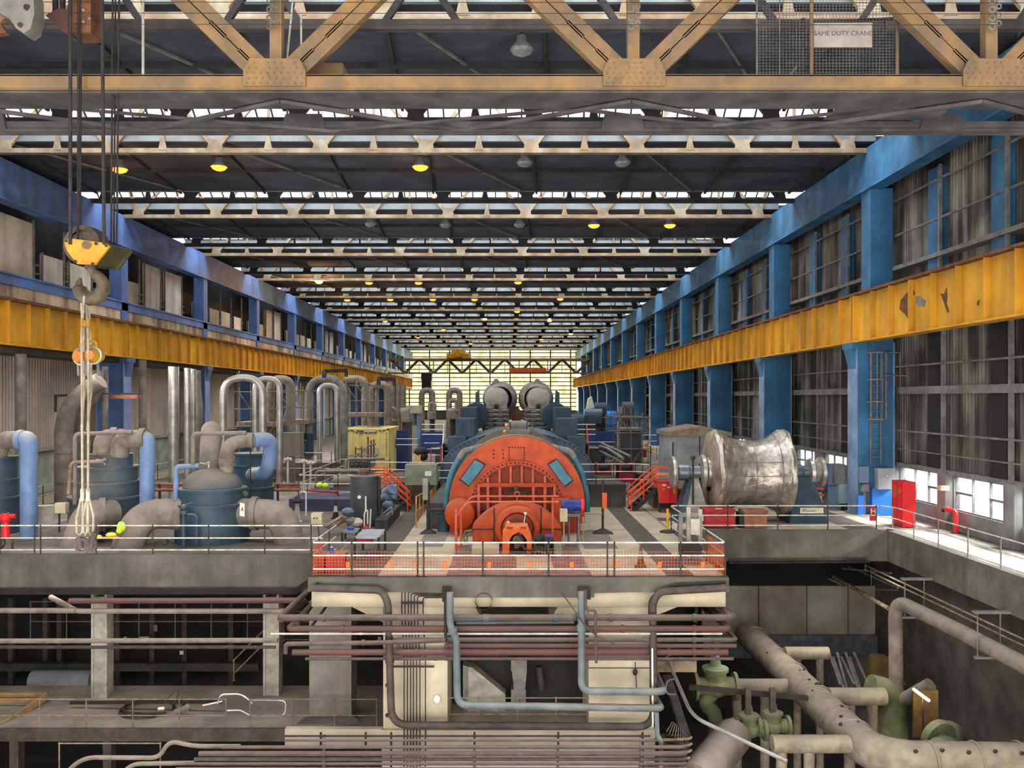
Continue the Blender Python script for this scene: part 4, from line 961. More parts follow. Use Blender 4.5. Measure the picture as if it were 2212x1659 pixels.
# things on the right deck
t = thing('grey_enclosure', 'tall grey steel enclosure with rusty roof behind the wrapped rotor', 'enclosure', (10, 47, 0))
obj('body', MB().box(9.1, 11.6, 46.5, 50, 0, 3.75).box(8.75, 9.15, 46.6, 50, 0, 3.8), 'cabinet_grey', t)
obj('roof', MB().prism([(8.6, 3.75), (12.0, 3.75), (12.0, 3.95), (10.4, 4.3), (8.6, 3.98)], (0, 46.2, 0), UX, UZ, (0, 4, 0)), 'board', t)
obj('door_seam', MB().box(10.3, 10.34, 46.46, 46.5, .1, 3.7).box(8.86, 8.9, 46.5, 46.6, 2, 3.4), 'steel_dark', t)
t = thing('storage_chest', 'dark red metal chest by the railing in front of the wrapped rotor', 'chest', (9.35, 38.5, 0))
obj('body', MB().box(8.72, 10.0, 38.1, 39.0, .06, .72), 'red_box', t); obj('lid', MB().box(8.68, 10.04, 38.06, 39.04, .72, .86), 'red_box', t)
obj('label_plate', MB().box(9.2, 9.5, 38.2, 38.35, .86, .87).box(8.66, 8.7, 38.4, 38.6, .3, .5), 'white_paint', t); obj('foot', MB().box(8.72, 8.9, 38.1, 39, 0, .07).box(9.8, 10, 38.1, 39, 0, .07), 'steel_dark', t)
t = thing('storage_chest', 'rusty brown metal chest right of the dark red one', 'chest', (10.9, 38.5, 0))
obj('body', MB().box(10.45, 11.45, 38.1, 38.9, .04, .68), 'brown_chest', t); obj('lid', MB().box(10.4, 11.5, 38.06, 38.94, .68, .8), 'brown_chest', t)
obj('side', MB().box(10.25, 10.46, 38.2, 38.8, 0, .7), 'steel_dark', t)
t = thing('bollard', 'yellow bollard post on a round base near the right front railing', 'bollard', G(1442, 1150))
o = G(1442, 1150); obj('post', MB().cyl(o, o+V((0, 0, 1.02)), .055, 12), 'bollard_yellow', t); obj('base', MB().lathe([(.34, 0), (.34, .05), (.2, .1), (.05, .12)], o, UZ, 20), 'steel_dark', t)
t = thing('electrical_cabinet', 'tall blue grey cabinet right of the rotor coupling', 'cabinet', (17, 47, 0))
obj('body', MB().box(16.55, 17.45, 44.5, 45.4, 0, 2.35), 'cabinet_blue', t); obj('door_seam', MB().box(16.5, 17.4, 44.47, 44.5, 1.25, 1.28), 'steel_dark', t); obj('side', MB().box(16.0, 16.54, 44.6, 45.4, .9, 2.4), 'stand_blue', t)
t = thing('electrical_cabinet', 'pale green cabinet with grey upper box, left of the nearest right column', 'cabinet', (17.8, 44.2, 0))
obj('body', PB(1812, 1046, 1838, 1088, 44.0, 44.6), 'cabinet_teal', t); obj('upper_box', PB(1804, 1006, 1838, 1045, 44.1, 44.6), 'steel_grey', t); obj('pedestal', MB().box(17.2, 17.7, 44, 44.6, 0, .4), 'steel_dark', t)
t = thing('wall_box', 'slim grey switch box on the nearest right column', 'electrical box', P(1866, 1050, 42.3)); obj('body', PB(1858, 1008, 1877, 1043, 42.2, 42.5), 'cabinet_blue', t); obj('lower_box', PB(1862, 1046, 1878, 1062, 42.25, 42.5), 'steel_grey', t); obj('conduit', MB().cyl(P(1867, 1062, 42.4), P(1867, 1110, 42.4), .06), 'steel_grey', t)
t = thing('wall_box', 'large square grey electrical box between the nearest right column and the windows', 'electrical box', P(1916, 1058, 42)); obj('body', PB(1897, 1012, 1934, 1057, 42.0, 42.45), 'cabinet_grey', t); obj('badge', PB(1915, 1027, 1919, 1029, 41.97, 42.0), 'white_paint', t)
single('kick_panel', MB().box(17.9, 19.2, 42.3, 42.48, .02, 1.35).box(17.2, 17.5, 42.3, 42.48, .02, 1.0), 'bright_blue', 'bright blue freshly painted foot panel of the nearest right column', 'panel')
t = thing('fire_cabinet', 'tall bright red cabinet on the right walkway by the windows', 'cabinet', (17.86, 38.8, 0))
obj('body', MB().box(17.57, 18.15, 38.3, 39.4, .03, 2.05), 'bright_red', t); obj('plinth', MB().box(17.6, 18.12, 38.33, 39.37, 0, .04), 'steel_dark', t); obj('door_seam', MB().box(17.55, 17.57, 38.4, 39.3, .1, .12).box(17.55, 17.57, 38.84, 38.86, .1, 2.0), 'red_box', t)
obj('instruction_plate', MB().box(17.55, 17.568, 38.5, 38.75, 1.5, 1.75).box(17.55, 17.568, 38.9, 39.2, 1.3, 1.8), 'gen_rail', t)
t = thing('fire_hydrant_pipe', 'red hydrant standpipe bent to the wall between the right windows', 'hydrant', (19.15, 36.8, 0))
obj('pipe', MB().pipe([(19.15, 36.8, 0), (19.15, 36.8, .95), (19.0, 37.35, .95), (19.2, 37.6, .95)], .1, .18, 12), 'bright_red', t); obj('valve_wheel', MB().cyl((19.0, 37.5, .95), (18.95, 37.55, .95), .14, 14), 'steel_dark', t); obj('base_flange', MB().cyl((19.15, 36.8, 0), (19.15, 36.8, .04), .18, 14), 'steel_dark', t)
t = thing('security_camera', 'small cream camera on a pier between the right windows', 'camera', P(2040, 1055, 37.9)); obj('body', PB(2032, 1050, 2051, 1060, 37.6, 37.9), 'box_cream', t); obj('arm', MB().bar(P(2038, 1056, 37.8), P(2038, 1056, 38.4), .05, .05), 'steel_grey', t)
t = thing('hydrant_sign', 'red plate lettered H hanging on the right railing corner', 'sign', P(1886, 1125, 37.9))
obj('plate', PB(1879, 1092, 1894, 1125, 37.8, 37.83), 'red_box', t); text('H', .34, 'white_paint', t, P(1886.5, 1105, 37.78))
t = thing('notice_board', 'pale notice board with two lines of print on the railing before the blue stand', 'sign', P(1755, 1104, 37.7))
obj('board', PB(1729, 1097, 1779, 1109, 37.72, 37.75), 'notice', t); obj('print', PB(1732, 1100, 1742, 1101.2, 37.71, 37.72).box(P(1732, 0, 37.71).x, P(1762, 0, 37.71).x, 37.71, 37.72, P(0, 1104.8, 37.7).z, P(0, 1103.6, 37.7).z), 'dark_letter', t)
t = thing('notice_board', 'pale notice board on the rail above the red bin', 'sign', P(1433, 1030, 45)); obj('board', PB(1418, 1022, 1447, 1033, 44.9, 44.93), 'notice', t); obj('print', PB(1421, 1025, 1431, 1026, 44.88, 44.9).box(P(1421, 0, 45).x, P(1440, 0, 45).x, 44.88, 44.9, P(0, 1030, 45).z, P(0, 1029, 45).z), 'dark_letter', t)
# caged ladder on the nearest right column
t = thing('caged_ladder', 'grey caged ladder climbing the nearest right column', 'ladder', P(1895, 1000, 42.3))
m = MB(); lx0, lx1 = P(1881, 0, 42.3).x, P(1903, 0, 42.3).x; zb, zt = P(0, 1000, 42.3).z, P(0, 762, 42.3).z
obj('side_rail', MB().cyl((lx0, 42.3, zb), (lx0, 42.3, zt), .035, 6).cyl((lx1, 42.3, zb), (lx1, 42.3, zt), .035, 6), 'steel_grey', t)
for k in range(16): obj('rung', MB().cyl((lx0, 42.3, zb+.3+k*.32), (lx1, 42.3, zb+.3+k*.32), .02, 6), 'steel_grey', t)
for y0 in (762, 820, 868, 906):
    z = P(0, y0, 42).z; obj('cage_hoop', MB().tube([V(((lx0+lx1)/2+.42*math.cos(a), 42.3-.75*math.sin(a), z)) for a in [PI*k/12 for k in range(13)]], .03, 6), 'rail_rust', t)
for a in (.5, 1.05, PI/2, 2.1, 2.65): obj('cage_strap', MB().cyl(((lx0+lx1)/2+.42*math.cos(a), 42.3-.75*math.sin(a), P(0, 906, 42).z), ((lx0+lx1)/2+.42*math.cos(a), 42.3-.75*math.sin(a), zt), .02, 6), 'rail_rust', t)
obj('landing_bracket', MB().bar((lx1, 42.2, 6.9), (lx1+1.5, 42.2, 6.9), .05, .05).bar((lx1, 42.2, zt), (lx1+.9, 42.2, zt), .05, .05).bar((lx1+.9, 42.2, zt), (lx1+.9, 42.2, 6.4), .05, .05), 'steel_grey', t)
# railings of the deck edges
railing('white topped guard rail along the front edge of the turbine deck', [V((-6.4, 31.7, 0)), V((-6.42, 27.9, 0)), V((7.03, 27.9, 0)), V((7.03, 37.3, 0))], (1.1, .68, .24),
        posts=[V((-6.42, 27.9, 0)), V((-6.4, 30.5, 0))]+[V((P(px, 0, 27.9).x, 27.9, 0)) for px in (760, 902, 915, 1043, 1185, 1312, 1327, 1470, 1567)]+[V((7.03, 30.5, 0)), V((7.03, 33.8, 0)), V((7.03, 37.2, 0))])
railing('white topped guard rail along the left deck edge in front of the vessels', [V((-27, 31.75, 0)), V((-6.9, 31.75, 0))], (1.08, .62, .18), posts=[V((P(px, 0, 31.75).x, 31.75, 0)) for px in (-230, -120, 0, 75, 88, 208, 330, 451, 572, 672)])
railing('grey guard rail along the right deck edge in front of the wrapped rotor', [V((7.1, 37.6, 0)), V((16.2, 37.6, 0))], (1.08, .66, .22), posts=[V((P(px, 0, 37.6).x, 37.6, 0)) for px in (1465, 1572, 1680, 1788, 1893)])
railing('grey guard rail along the right walkway edge by the windows', [V((16.3, 37.6, 0)), V((16.65, 36.9, 0)), V((16.65, 8, 0))], (1.08, .6, .14), posts=[V((16.65, 16.65*F/(px-CX), 0)) for px in (1928, 1974, 2027, 2091, 2162, 2245, 2330)], pmat='steel_grey')
# ================================================================== hoist hook and slings (hang at the left, close to the camera)
YH = 14.0
t = thing('hanging_hook_block', 'big yellow crane hook block hanging on dark ropes at the left', 'crane hook', P(190, 650, YH))
plate = [(137, 517), (152, 515), (229, 525), (237, 532), (205, 572), (166, 570), (145, 542)]
obj('side_plate', poly(plate, YH, .05), 'hook_yellow', t)
off = V((.15, .5, 0))
q = [P(a, b, YH) for a, b in plate]; m = MB().prism([(v.x, v.z) for v in reversed(q)], (off.x, YH+off.y, 0), UX, UZ, (0, .05, 0))
lowr = [(229, 525), (237, 532), (205, 572), (166, 570), (145, 542)]
for (a, b) in zip(lowr, lowr[1:]):
    u, v = P(*a, YH+.05), P(*b, YH+.05); m.quad(u, u+off, v+off, v)
obj('rear_plate', m, 'hook_olive', t)
sc = P(188, 531, YH+.3)
obj('sheave', MB().lathe([(.24, -.14), (.315, -.16), (.32, -.12), (.28, -.06), (.32, 0), (.28, .06), (.32, .12), (.315, .16), (.24, .14)], sc, (.1, 1, 0), 32).lathe([(.05, -.1), (.25, -.09), (.25, .09), (.05, .1)], sc, (.1, 1, 0), 24), 'hook_steel', t)
obj('axle_pin', MB().cyl(P(186, 529, YH-.06), P(186, 529, YH+.1), .065, 14), 'hook_steel', t)
for a, b in ((142, 520), (229, 530), (162, 565), (200, 570), (207, 526)): obj('bolt', MB().cyl(P(a, b, YH-.03), P(a, b, YH+.03), .026, 10), 'bolt_dark', t)
hy = YH+.22
hp = pp([(200, 568), (197, 580), (203, 590), (216, 600), (224, 614), (222, 630), (211, 642), (196, 646), (182, 641), (173, 630), (170, 614), (174, 600)], hy)
obj('hook', MB().tube(fillet(hp, .06, 3), [.075]*5+[.075+.045*math.sin(PI*k/44) for k in range(len(fillet(hp, .06, 3))-9)]+[.06, .05, .04, .02], 14), 'hook_steel', t)
obj('swivel', MB().cyl(P(196, 566, hy), P(197, 580, hy), .1, 16), 'hook_steel', t)
for (xa, xb, dy, r) in ((152, 152, 0, .03), (170, 168, .15, .022), (175, 173, .3, .016), (220, 225, 0, .03), (243, 240, .5, .018), (257, 252, .5, .018), (249, 246, .6, .014)):
    obj('rope', MB().cyl(P(xa+(1 if dy else 0), -70, YH+dy), P(xb, 528, YH+dy), r, 8), 'rope_dark', t)
t = thing('hanging_sling', 'four long pale rope slings with yellow grips and loops hanging from the yellow hook', 'sling', P(185, 640, hy))
for k, (x0, x1, x2, yb) in enumerate(((182, 176, 178, 1062), (188, 190, 190, 1062), (178, 181, 176, 930), (194, 196, 188, 930))):
    y = hy-.1+.07*k
    obj('rope', MB().tube(pp([(x0, 632, hy), (x0-1, 660, y), (x1, 720, y), (x1+1, 850, y), (x2, yb, y)], y) if False else [P(x0, 628, hy), P(x0-2, 665, y), P(x1, 720, y), P(x1+1, 850, y), P(x2, yb, y)], .02, 8), 'sling', t)
obj('top_eye', MB().tube([P(178, 700, hy), P(182, 640, hy-.12), P(186, 632, hy), P(190, 640, hy+.12), P(194, 700, hy)], .022, 8), 'sling', t)
for x in (178, 184, 191): obj('grip', MB().cyl(P(x, 688+abs(x-184)*-.5+4, hy-.12), P(x, 706, hy-.12), .035, 10), 'hook_yellow', t)
for x0, x1, y0, y1 in ((168, 204, 1062, 1190),):
    for cx, w in ((172, 7), (184, 5), (196, 6)):
        obj('loop', MB().tube(pp([(178 if cx < 180 else 190, 1062), (cx-w, 1120), (cx-w+1, 1150), (cx, 1156), (cx+w-1, 1148), (cx+w, 1115), (178 if cx < 180 else 190, 1064)], hy), .019, 8), 'sling', t)
for x in (178, 190): obj('ferrule', MB().cyl(P(x, 1056, hy), P(x, 1082, hy), .034, 10), 'drum_white', t)
obj('shackle', MB().tube(arc(P(178, 1178, hy), .11, 0, 2*PI, 14, UX, UZ), .035, 8).tube(arc(P(196, 1176, hy), .09, 0, 2*PI, 14, UX, UZ), .03, 8).cyl(P(170, 1160, hy), P(176, 1185, hy), .05).cyl(P(205, 1150, hy), P(196, 1185, hy), .05), 'cable_brown', t)
t = thing('hanging_chain_hoist', 'pair of small yellow chain hoists with orange discs hanging among the slings', 'hoist', P(190, 780, hy+.3))
for x, y in ((176, 770), (201, 768)):
    c = P(x, y, hy+.1)
    obj('body', MB().lathe([(.02, -.1), (.1, -.1), (.12, -.05), (.12, .12), (.09, .18), (.02, .18)], c, (.25, 1, 0), 20), 'hook_yellow', t)
    obj('guard', MB().tube(arc(c, .135, 0, 2*PI, 18, UX, UZ), .02, 8), 'lagging_silver', t)
    obj('disc', MB().cyl(c-V((.0, .13, 0)), c-V((0, .1, 0)), .075, 16), 'tag_orange', t)
    obj('top_hook', MB().tube(arc(P(x+(6 if x < 190 else -1), 745, hy+.1), .07, 0, 2*PI, 12, UX, UZ), .018, 6).cyl(P(x+(6 if x < 190 else -1), 752, hy+.1), P(x, 762, hy+.1), .025).tube(pp([(x+(6 if x < 190 else -1), 740), (x+(10 if x < 190 else -7), 700), (188, 690)], hy+.1), .014, 6), 'hook_yellow', t)
    for dx in (-8, 10): obj('chain', MB().cyl(P(x+dx, 775, hy+.25), P(x+dx+2, 812, hy+.25), .022, 6), 'steel_grey', t)
t = thing('hanging_casting', 'pale grey pitted steel casting at the top left corner beside the ropes', 'pulley block', P(30, 75, 13.6))
obj('body', poly([(-30, -60), (60, -60), (72, -10), (74, 30), (66, 62), (52, 72), (36, 62), (20, 40), (-30, 10)], 13.5, .3), 'lagging', t)
obj('hole', MB().cyl(P(44, 54, 13.48), P(44, 54, 13.52), .04, 14).cyl(P(58, 16, 13.48), P(58, 16, 13.52), .05, 14), 'bolt_dark', t)
obj('red_arm', poly([(-30, 45), (0, 50), (14, 70), (-30, 78)], 13.6, .1), 'rust_edge', t)
t = thing('hanging_bracket', 'rusty brown box bracket with a pointed left end above the hook ropes', 'bracket', P(150, 70, 14.2))
obj('box', PB(147, -60, 196, 71, 14.2, 14.6), 'rust_edge', t); obj('pointed_arm', poly([(98, 33), (125, 18), (147, 20), (147, 71), (138, 70)], 14.15, .3), 'pipe_red', t)
for a, b in ((180, 22), (180, 47), (193, 40)): obj('bolt', MB().cyl(P(a, b, 14.17), P(a, b, 14.22), .025, 10), 'lagging', t)
for x in (120, 135): obj('cable', MB().cyl(P(x, 25, 14.3), P(x, -60, 14.3), .05, 8), 'rope_dark', t)

# ================================================================== left vessels
def vessel(name, label, px, Yc, tiers, mat, dome=None, domemat=None):
    k = F/Yc; x = (px-CX)/k; t = thing(name, label, 'pressure vessel', (x, Yc, 0)); z0 = 0
    for i, (hw, ytop) in enumerate(tiers):
        z1 = H-(ytop-CY)/k; r = hw/k
        obj('shell', MB().lathe([(r, z0), (r, z1-.1), (r+.05, z1-.1), (r+.05, z1), (r*.6, z1+.02), (.02, z1+.02)], (x, Yc, 0), UZ, 40), mat, t); z0 = z1
    if dome:
        hw, ytop = dome; r = hw/k; h = H-(ytop-CY)/k-z0
        obj('dome', MB().lathe([(r*math.cos(a), z0+h*(math.sin(a))**.85) for a in [PI/2*j/10 for j in range(10)]]+[(.02, z0+h)], (x, Yc, 0), UZ, 40), domemat or mat, t)
    return t, x, k
v1, x1, k1 = vessel('pressure_vessel', 'blue domed vessel with a dusty cap and two big side elbows, nearest the left railing', 459, 35.0, [(77, 1084), (70, 1053)], 'vessel_blue', (61, 1011), 'vessel_grey')
yv = 33.5
obj('warning_label', poly([(518, 1086), (528, 1088), (528, 1116), (518, 1114)], 33.75, .02), 'white_paint', v1)
obj('warning_triangle', poly([(519.5, 1103), (527, 1104), (523.2, 1093)], 33.74, .02), 'hook_yellow', v1)
obj('port', MB().cyl(P(528, 1066, 34.3), P(531, 1066, 34.1), .1, 14), 'vessel_blue', v1)
obj('relief_valve', MB().cyl(P(451, 1011, 34.9), P(451, 996, 34.9), .05).cyl(P(432, 1001, 34.9), P(455, 1003, 34.9), .04).ball(P(451, 1000, 34.9), .08), 'lagging_silver', v1)
def elbow(name, label, pxs, Ys, r, mat, bend, fl=(), fmat=None):
    pts = [P(a, b, y) for (a, b), y in zip(pxs, Ys)]
    return pipe_run(name, label, 'pipe', pts, r, mat, bend, [((P(*f[0], f[1])), f[2]) for f in fl], fmat, seg=22, frad=1.14, flen=.12)
elbow('pipe_elbow', 'fat dusty grey elbow dropping to the floor, left of the domed vessel, with white splashes', [(418, 1112), (300, 1108), (268, 1210)], [34.6, 33.9, 33.2], .6, 'dusty_pipe', 1.5, [((392, 1111), 34.4, (1, .1, 0))])
elbow('pipe_elbow', 'fat dusty grey elbow dropping to the floor, right of the domed vessel', [(520, 1108), (610, 1112), (628, 1180)], [34.8, 34.6, 34.6], .6, 'dusty_pipe', 1.3, [((551, 1109), 34.7, (1, 0, 0))])
elbow('swan_neck_pipe', 'grey swan neck pipe on the dome turning into a pale blue pipe', [(489, 1022), (489, 958), (548, 950)], [35.0, 35.0, 35.8], .28, 'dusty_pipe', 1.0, [((489, 996), 35.0, UZ), ((541, 951), 35.6, (1, .1, 0))])
elbow('swan_neck_pipe', 'pale blue bend dropping from the dome pipe to the vessel behind', [(545, 951), (585, 948), (580, 1020), (545, 1026)], [35.7, 36.3, 37.0, 38.5], .31, 'pale_blue_pipe', .75, [((548, 1026), 38.3, (-1, .3, 0))], 'dusty_pipe')
elbow('swan_neck_pipe', 'thick ribbed grey pipe rising behind the dome at its left', [(452, 1020), (455, 955), (456, 930)], [35.5, 35.8, 37.5], .42, 'dusty_pipe', .5, [((455, 948), 36.4, (0, .7, .7))])
v2, x2, k2 = vessel('pressure_vessel', 'plain dark blue stepped vessel behind the domed one', 547, 41.0, [(43, 1050), (40, 1003), (38, 978)], 'vessel_blue')
v3, x3, k3 = vessel('pressure_vessel', 'grey stepped vessel behind the rope slings', 232, 36.5, [(77, 1069), (68, 1037), (61, 1006)], 'vessel_grey')
kk = F/36.2; obj('top_drum', MB().lathe([(.83, H-(1008-CY)/kk), (.83, H-(982-CY)/kk), (.87, H-(980-CY)/kk), (.02, H-(978-CY)/kk)], (P(241, 0, 36.2).x, 36.2, 0), UZ, 36), 'vessel_grey', v3)
obj('relief_valve', MB().cyl(P(226, 1003, 35.2), P(226, 990, 35.2), .05).cyl(P(208, 993, 35.2), P(230, 996, 35.2), .04).ball(P(226, 994, 35.2), .08), 'lagging_silver', v3)
elbow('swan_neck_pipe', 'ribbed grey elbow on the left of the grey stepped vessel top', [(222, 985), (224, 948), (262, 946)], [36, 36, 37.0], .4, 'dusty_pipe', .7, [((246, 946), 36.6, (1, .3, 0))])
elbow('swan_neck_pipe', 'ribbed grey elbow on the right of the grey stepped vessel top', [(258, 984), (262, 950), (318, 947)], [35.6, 35.5, 35.2], .37, 'dusty_pipe', .9, [((309, 947), 35.2, (1, 0, 0))])
elbow('drop_pipe', 'tall pale blue pipe dropping beside the grey stepped vessel', [(306, 947), (318, 947), (318, 1120)], [35.2, 35.2, 35.2], .3, 'pale_blue_pipe', .4)
elbow('pipe_elbow', 'fat dusty elbow dropping to the floor at the left foot of the grey stepped vessel', [(240, 1112), (190, 1112), (163, 1195)], [35.2, 34.2, 33.6], .62, 'dusty_pipe', 1.2, [((222, 1112), 34.8, (1, .4, 0))])
v4, x4, k4 = vessel('pressure_vessel', 'dark teal vessel cut by the left picture edge', -4, 37.0, [(44, 1071), (40, 1033), (38, 985)], 'vessel_blue')
elbow('swan_neck_pipe', 'grey elbow on the vessel at the far left edge', [(-6, 985), (6, 950), (50, 950)], [36.6, 36.4, 35.6], .37, 'dusty_pipe', .8, [((48, 950), 35.6, (1, -.2, 0))], 'pale_blue_pipe')
elbow('drop_pipe', 'tall pale blue pipe dropping near the left picture edge', [(48, 948), (62, 948), (62, 1164)], [35.6, 35.4, 35.4], .33, 'pale_blue_pipe', .45)
def small(name, label, pxs, y, r, mat='dusty_pipe', bend=.2):
    return single(name, MB().pipe(pp(pxs, y), r, bend, 10), mat, label, 'pipe')
small('vent_pipe', 'thin grey vent pipe arching over the grey stepped vessel', [(162, 1090), (162, 938), (286, 933)], 35.0, .085)
small('vent_pipe', 'thin pale pipe bending from the grey vessel down its left side', [(148, 1068), (153, 999), (226, 997)], 34.9, .075, 'rail_rust')
small('vent_pipe', 'thin grey vent pipe arching over the domed vessel', [(417, 1003), (417, 937), (532, 935)], 34.2, .085)
small('vent_pipe', 'pale blue pipe standing at the left of the dome', [(380, 1080), (380, 1008), (430, 1006)], 34.3, .1, 'pale_blue_pipe')
small('vent_pipe', 'thin blue drain pipe looping on the front of the domed vessel', [(425, 1180), (425, 1112), (402, 1112)], 33.3, .06, 'vessel_blue')
t = thing('drain_valve', 'small blue pipe with a lever valve in front of the domed vessel', 'valve', P(397, 1185, 33.2))
obj('pipe', MB().cyl(P(397, 1188, 33.2), P(397, 1105, 33.2), .085, 12), 'vessel_blue', t); obj('lever', MB().bar(P(397, 1092, 33.2), P(418, 1084, 33.2), .07, .05).ball(P(397, 1095, 33.2), .12), 'vessel_grey', t); obj('collar', MB().cyl(P(397, 1110, 33.2), P(397, 1104, 33.2), .13, 14), 'vessel_grey', t)
small('standpipe', 'thin upright pipe in front of the vessel behind the dome', [(541, 1150), (541, 972)], 36.8, .03, 'steel_dark')
single('hose_drum', MB().lathe([(.02, 0), (.36, 0), (.37, .75), (.02, .76)], G(99, 1126), UZ, 20), 'drum_white', 'white drum with a dark rim between the left vessels', 'drum')
t = thing('switch_post', 'cream switch box on a post between the left vessels', 'electrical box', P(130, 1150, 34.5)); obj('box', PB(118, 1087, 141, 1109, 34.4, 34.7), 'box_cream', t); obj('post', MB().cyl(P(128, 1109, 34.5), P(128, 1150, 34.5), .04), 'steel_dark', t)
t = thing('fire_hydrant', 'red hydrant tee with two outlets at the far left railing', 'hydrant', P(12, 1185, 32.8))
obj('body', MB().cyl(P(12, 1160, 32.8), P(12, 1108, 32.8), .14, 14).ball(P(12, 1120, 32.8), .2), 'bright_red', t)
obj('outlet', MB().cyl(P(-10, 1115, 32.8), P(33, 1115, 32.8), .085, 12), 'bright_red', t); obj('cap', MB().ball(P(11, 1108, 32.8), .09), 'steel_dark', t)
for x in (2, 27): obj('stand_leg', MB().cyl(P(x, 1160, 32.9), P(x, 1186, 32.9), .045), 'rust_edge', t)
obj('hose', MB().tube(arc(P(-2, 1172, 32.7), .22, -1.5, 1.6, 10, UX, UZ), .03, 6), 'conduit_black', t)
single('hi_vis_jacket', MB().ball(P(262, 1138, 32.9), .17, 12, 8, (1, .7, 1.25)).ball(P(258, 1146, 32.8), .12, 10, 6), 'hi_vis', 'crumpled neon yellow jacket hung by the left fat elbow', 'jacket')
single('hi_vis_jacket', MB().ball(P(240, 1156, 32.6), .16, 10, 6, (1.3, 1, .7)).ball(P(212, 1160, 32.6), .12, 10, 6, (1.3, 1, .7)), 'hi_vis', 'neon yellow bundle on an orange board behind the slings', 'jacket')
single('orange_board', MB().hexa([P(215, 1164, 32.4), P(256, 1164, 32.4), P(256, 1164, 33), P(215, 1164, 33), P(215, 1160, 32.4), P(256, 1158, 32.4), P(256, 1158, 33), P(215, 1160, 33)]), 'tag_orange', 'orange board on the deck under the neon yellow bundle', 'board')
single('scrap_pile', MB().bar(P(335, 1172, 32.6), P(365, 1168, 32.8), .2, .1).bar(P(340, 1170, 32.5), P(362, 1175, 32.5), .1, .08).ball(P(355, 1172, 32.5), .12), 'steel_dark', 'small dark scrap heap on the deck in front of the domed vessel', 'scrap')

# ================================================================== pipes along the left wall
def wallpipe(label, pxs, y, r, mat='lagging_silver', bend=.6, name='steam_pipe', bands=True):
    pts = pp(pxs, y)
    for i, j in ((0, 1), (-1, -2)):
        if pxs[i][1] > 885 and abs(pxs[i][0]-pxs[j][0]) < 3: pts[i].z = 0
    t = thing(name, label, 'pipe', pts[0])
    obj('pipe', MB().pipe(pts, r, bend, 16, 8), mat, t)
    if bands:
        m = MB()
        for a, b in zip(pts, pts[1:]):
            L = (b-a).length; d = (b-a).normalized(); n = int(L/1.2)
            for k in range(1, n):
                p = a+d*(L*k/n); m.cyl(p-d*.02, p+d*.02, r*1.05, 16)
        if m.v: obj('banding', m, mat, t)
    return t
wallpipe('silver hoop pipe, front left of the left group of hoops', [(482, 962), (482, 816), (568, 816), (568, 958)], 50, .21, bend=1.5)
wallpipe('silver hoop pipe standing inside the front left hoop', [(552, 945), (552, 818), (604, 819), (604, 925)], 54, .2, bend=1.1)
wallpipe('dusty dark hoop pipe at the right of the left hoop group', [(585, 930), (585, 820), (628, 820), (628, 930)], 56, .3, 'dusty_pipe', bend=1.1)
wallpipe('silver hoop pipe at the left of the second hoop group', [(667, 962), (667, 818), (743, 818), (743, 930)], 60, .27, 'lagging', bend=1.5)
wallpipe('inner silver leg of the second hoop group', [(728, 960), (728, 832), (690, 832), (690, 900)], 62, .2, bend=1.0)
wallpipe('dusty hoop pipe behind the second hoop group', [(745, 819), (790, 819), (790, 930)], 74, .34, 'dusty_pipe', bend=1.0)
wallpipe('rusty hoop pipe, nearest of the third hoop group', [(802, 910), (802, 831), (838, 831), (838, 900)], 74, .33, 'dusty_pipe', bend=1.5)
for x, l in ((849, 'left'), (861, 'middle'), (871, 'right')): wallpipe('round topped upright rusty pipe, %s of three by the glazed wall' % l, [(x, 930), (x, 824+(x-849)*.3)], 78, .26, 'dusty_pipe')
wallpipe('dark hoop pipe against the glazed wall, left one', [(911, 900), (911, 843), (934, 843), (934, 890)], 125, .42, 'dusty_pipe', bend=1.4, bands=False)
wallpipe('dark hoop pipe against the glazed wall, right one', [(970, 900), (970, 843), (993, 843), (993, 890)], 125, .42, 'dusty_pipe', bend=1.4, bands=False)
wallpipe('tall ribbed silver pipe left of the second blue column', [(375, 1015), (375, 792)], 50, .29)
wallpipe('slim silver pipe next to the tall ribbed one', [(405, 985), (405, 795)], 50, .18)
wallpipe('slim silver pipe, third of the row by the second blue column', [(418, 960), (418, 797)], 51, .15)
wallpipe('plain grey pipe with a kink beside the second blue column', [(431, 950), (431, 880), (426, 840), (426, 800)], 52, .22, 'lagging', bends if False else .5, bands=False)
wallpipe('pale lower end of a blue pipe below the slim silver pipes', [(402, 1005), (402, 938)], 49, .22, 'pale_blue_pipe', bands=False)
wallpipe('brown pipe on the corrugated wall at the far left', [(45, 935), (45, 765)], 45, .27, 'dusty_pipe', bands=False)
wallpipe('big dusty elbow duct on the left wall behind the slings', [(138, 1010), (138, 915), (160, 862), (218, 822)], 44, .45, 'dusty_pipe', .9)
wallpipe('pale upright pipe behind the hanging chains', [(226, 925), (226, 792)], 47, .19, 'lagging', bands=False)
wallpipe('second dusty duct behind the slings, beside the elbow duct', [(178, 930), (178, 880), (205, 850), (205, 800)], 46, .42, 'dusty_pipe', .8, bands=False)
wallpipe('grey pipe right of the first blue column on the left wall', [(308, 985), (308, 778)], 52, .22, 'dusty_pipe', bands=False)
single('orange_beam', PB(222, 853, 297, 861, 47.5, 48), 'brown_chest', 'orange painted steel beam across the first left column', 'beam')
single('pipe_bracket', MB().bar(P(118, 855, 44.5), P(190, 852, 44.5), .12, .12).bar(P(120, 855, 44.5), P(120, 890, 44.5), .1, .1).bar(P(220, 850, 46), P(300, 851, 46), .08, .08), 'steel_dark', 'dark steel bracket holding the dusty ducts behind the slings', 'bracket')
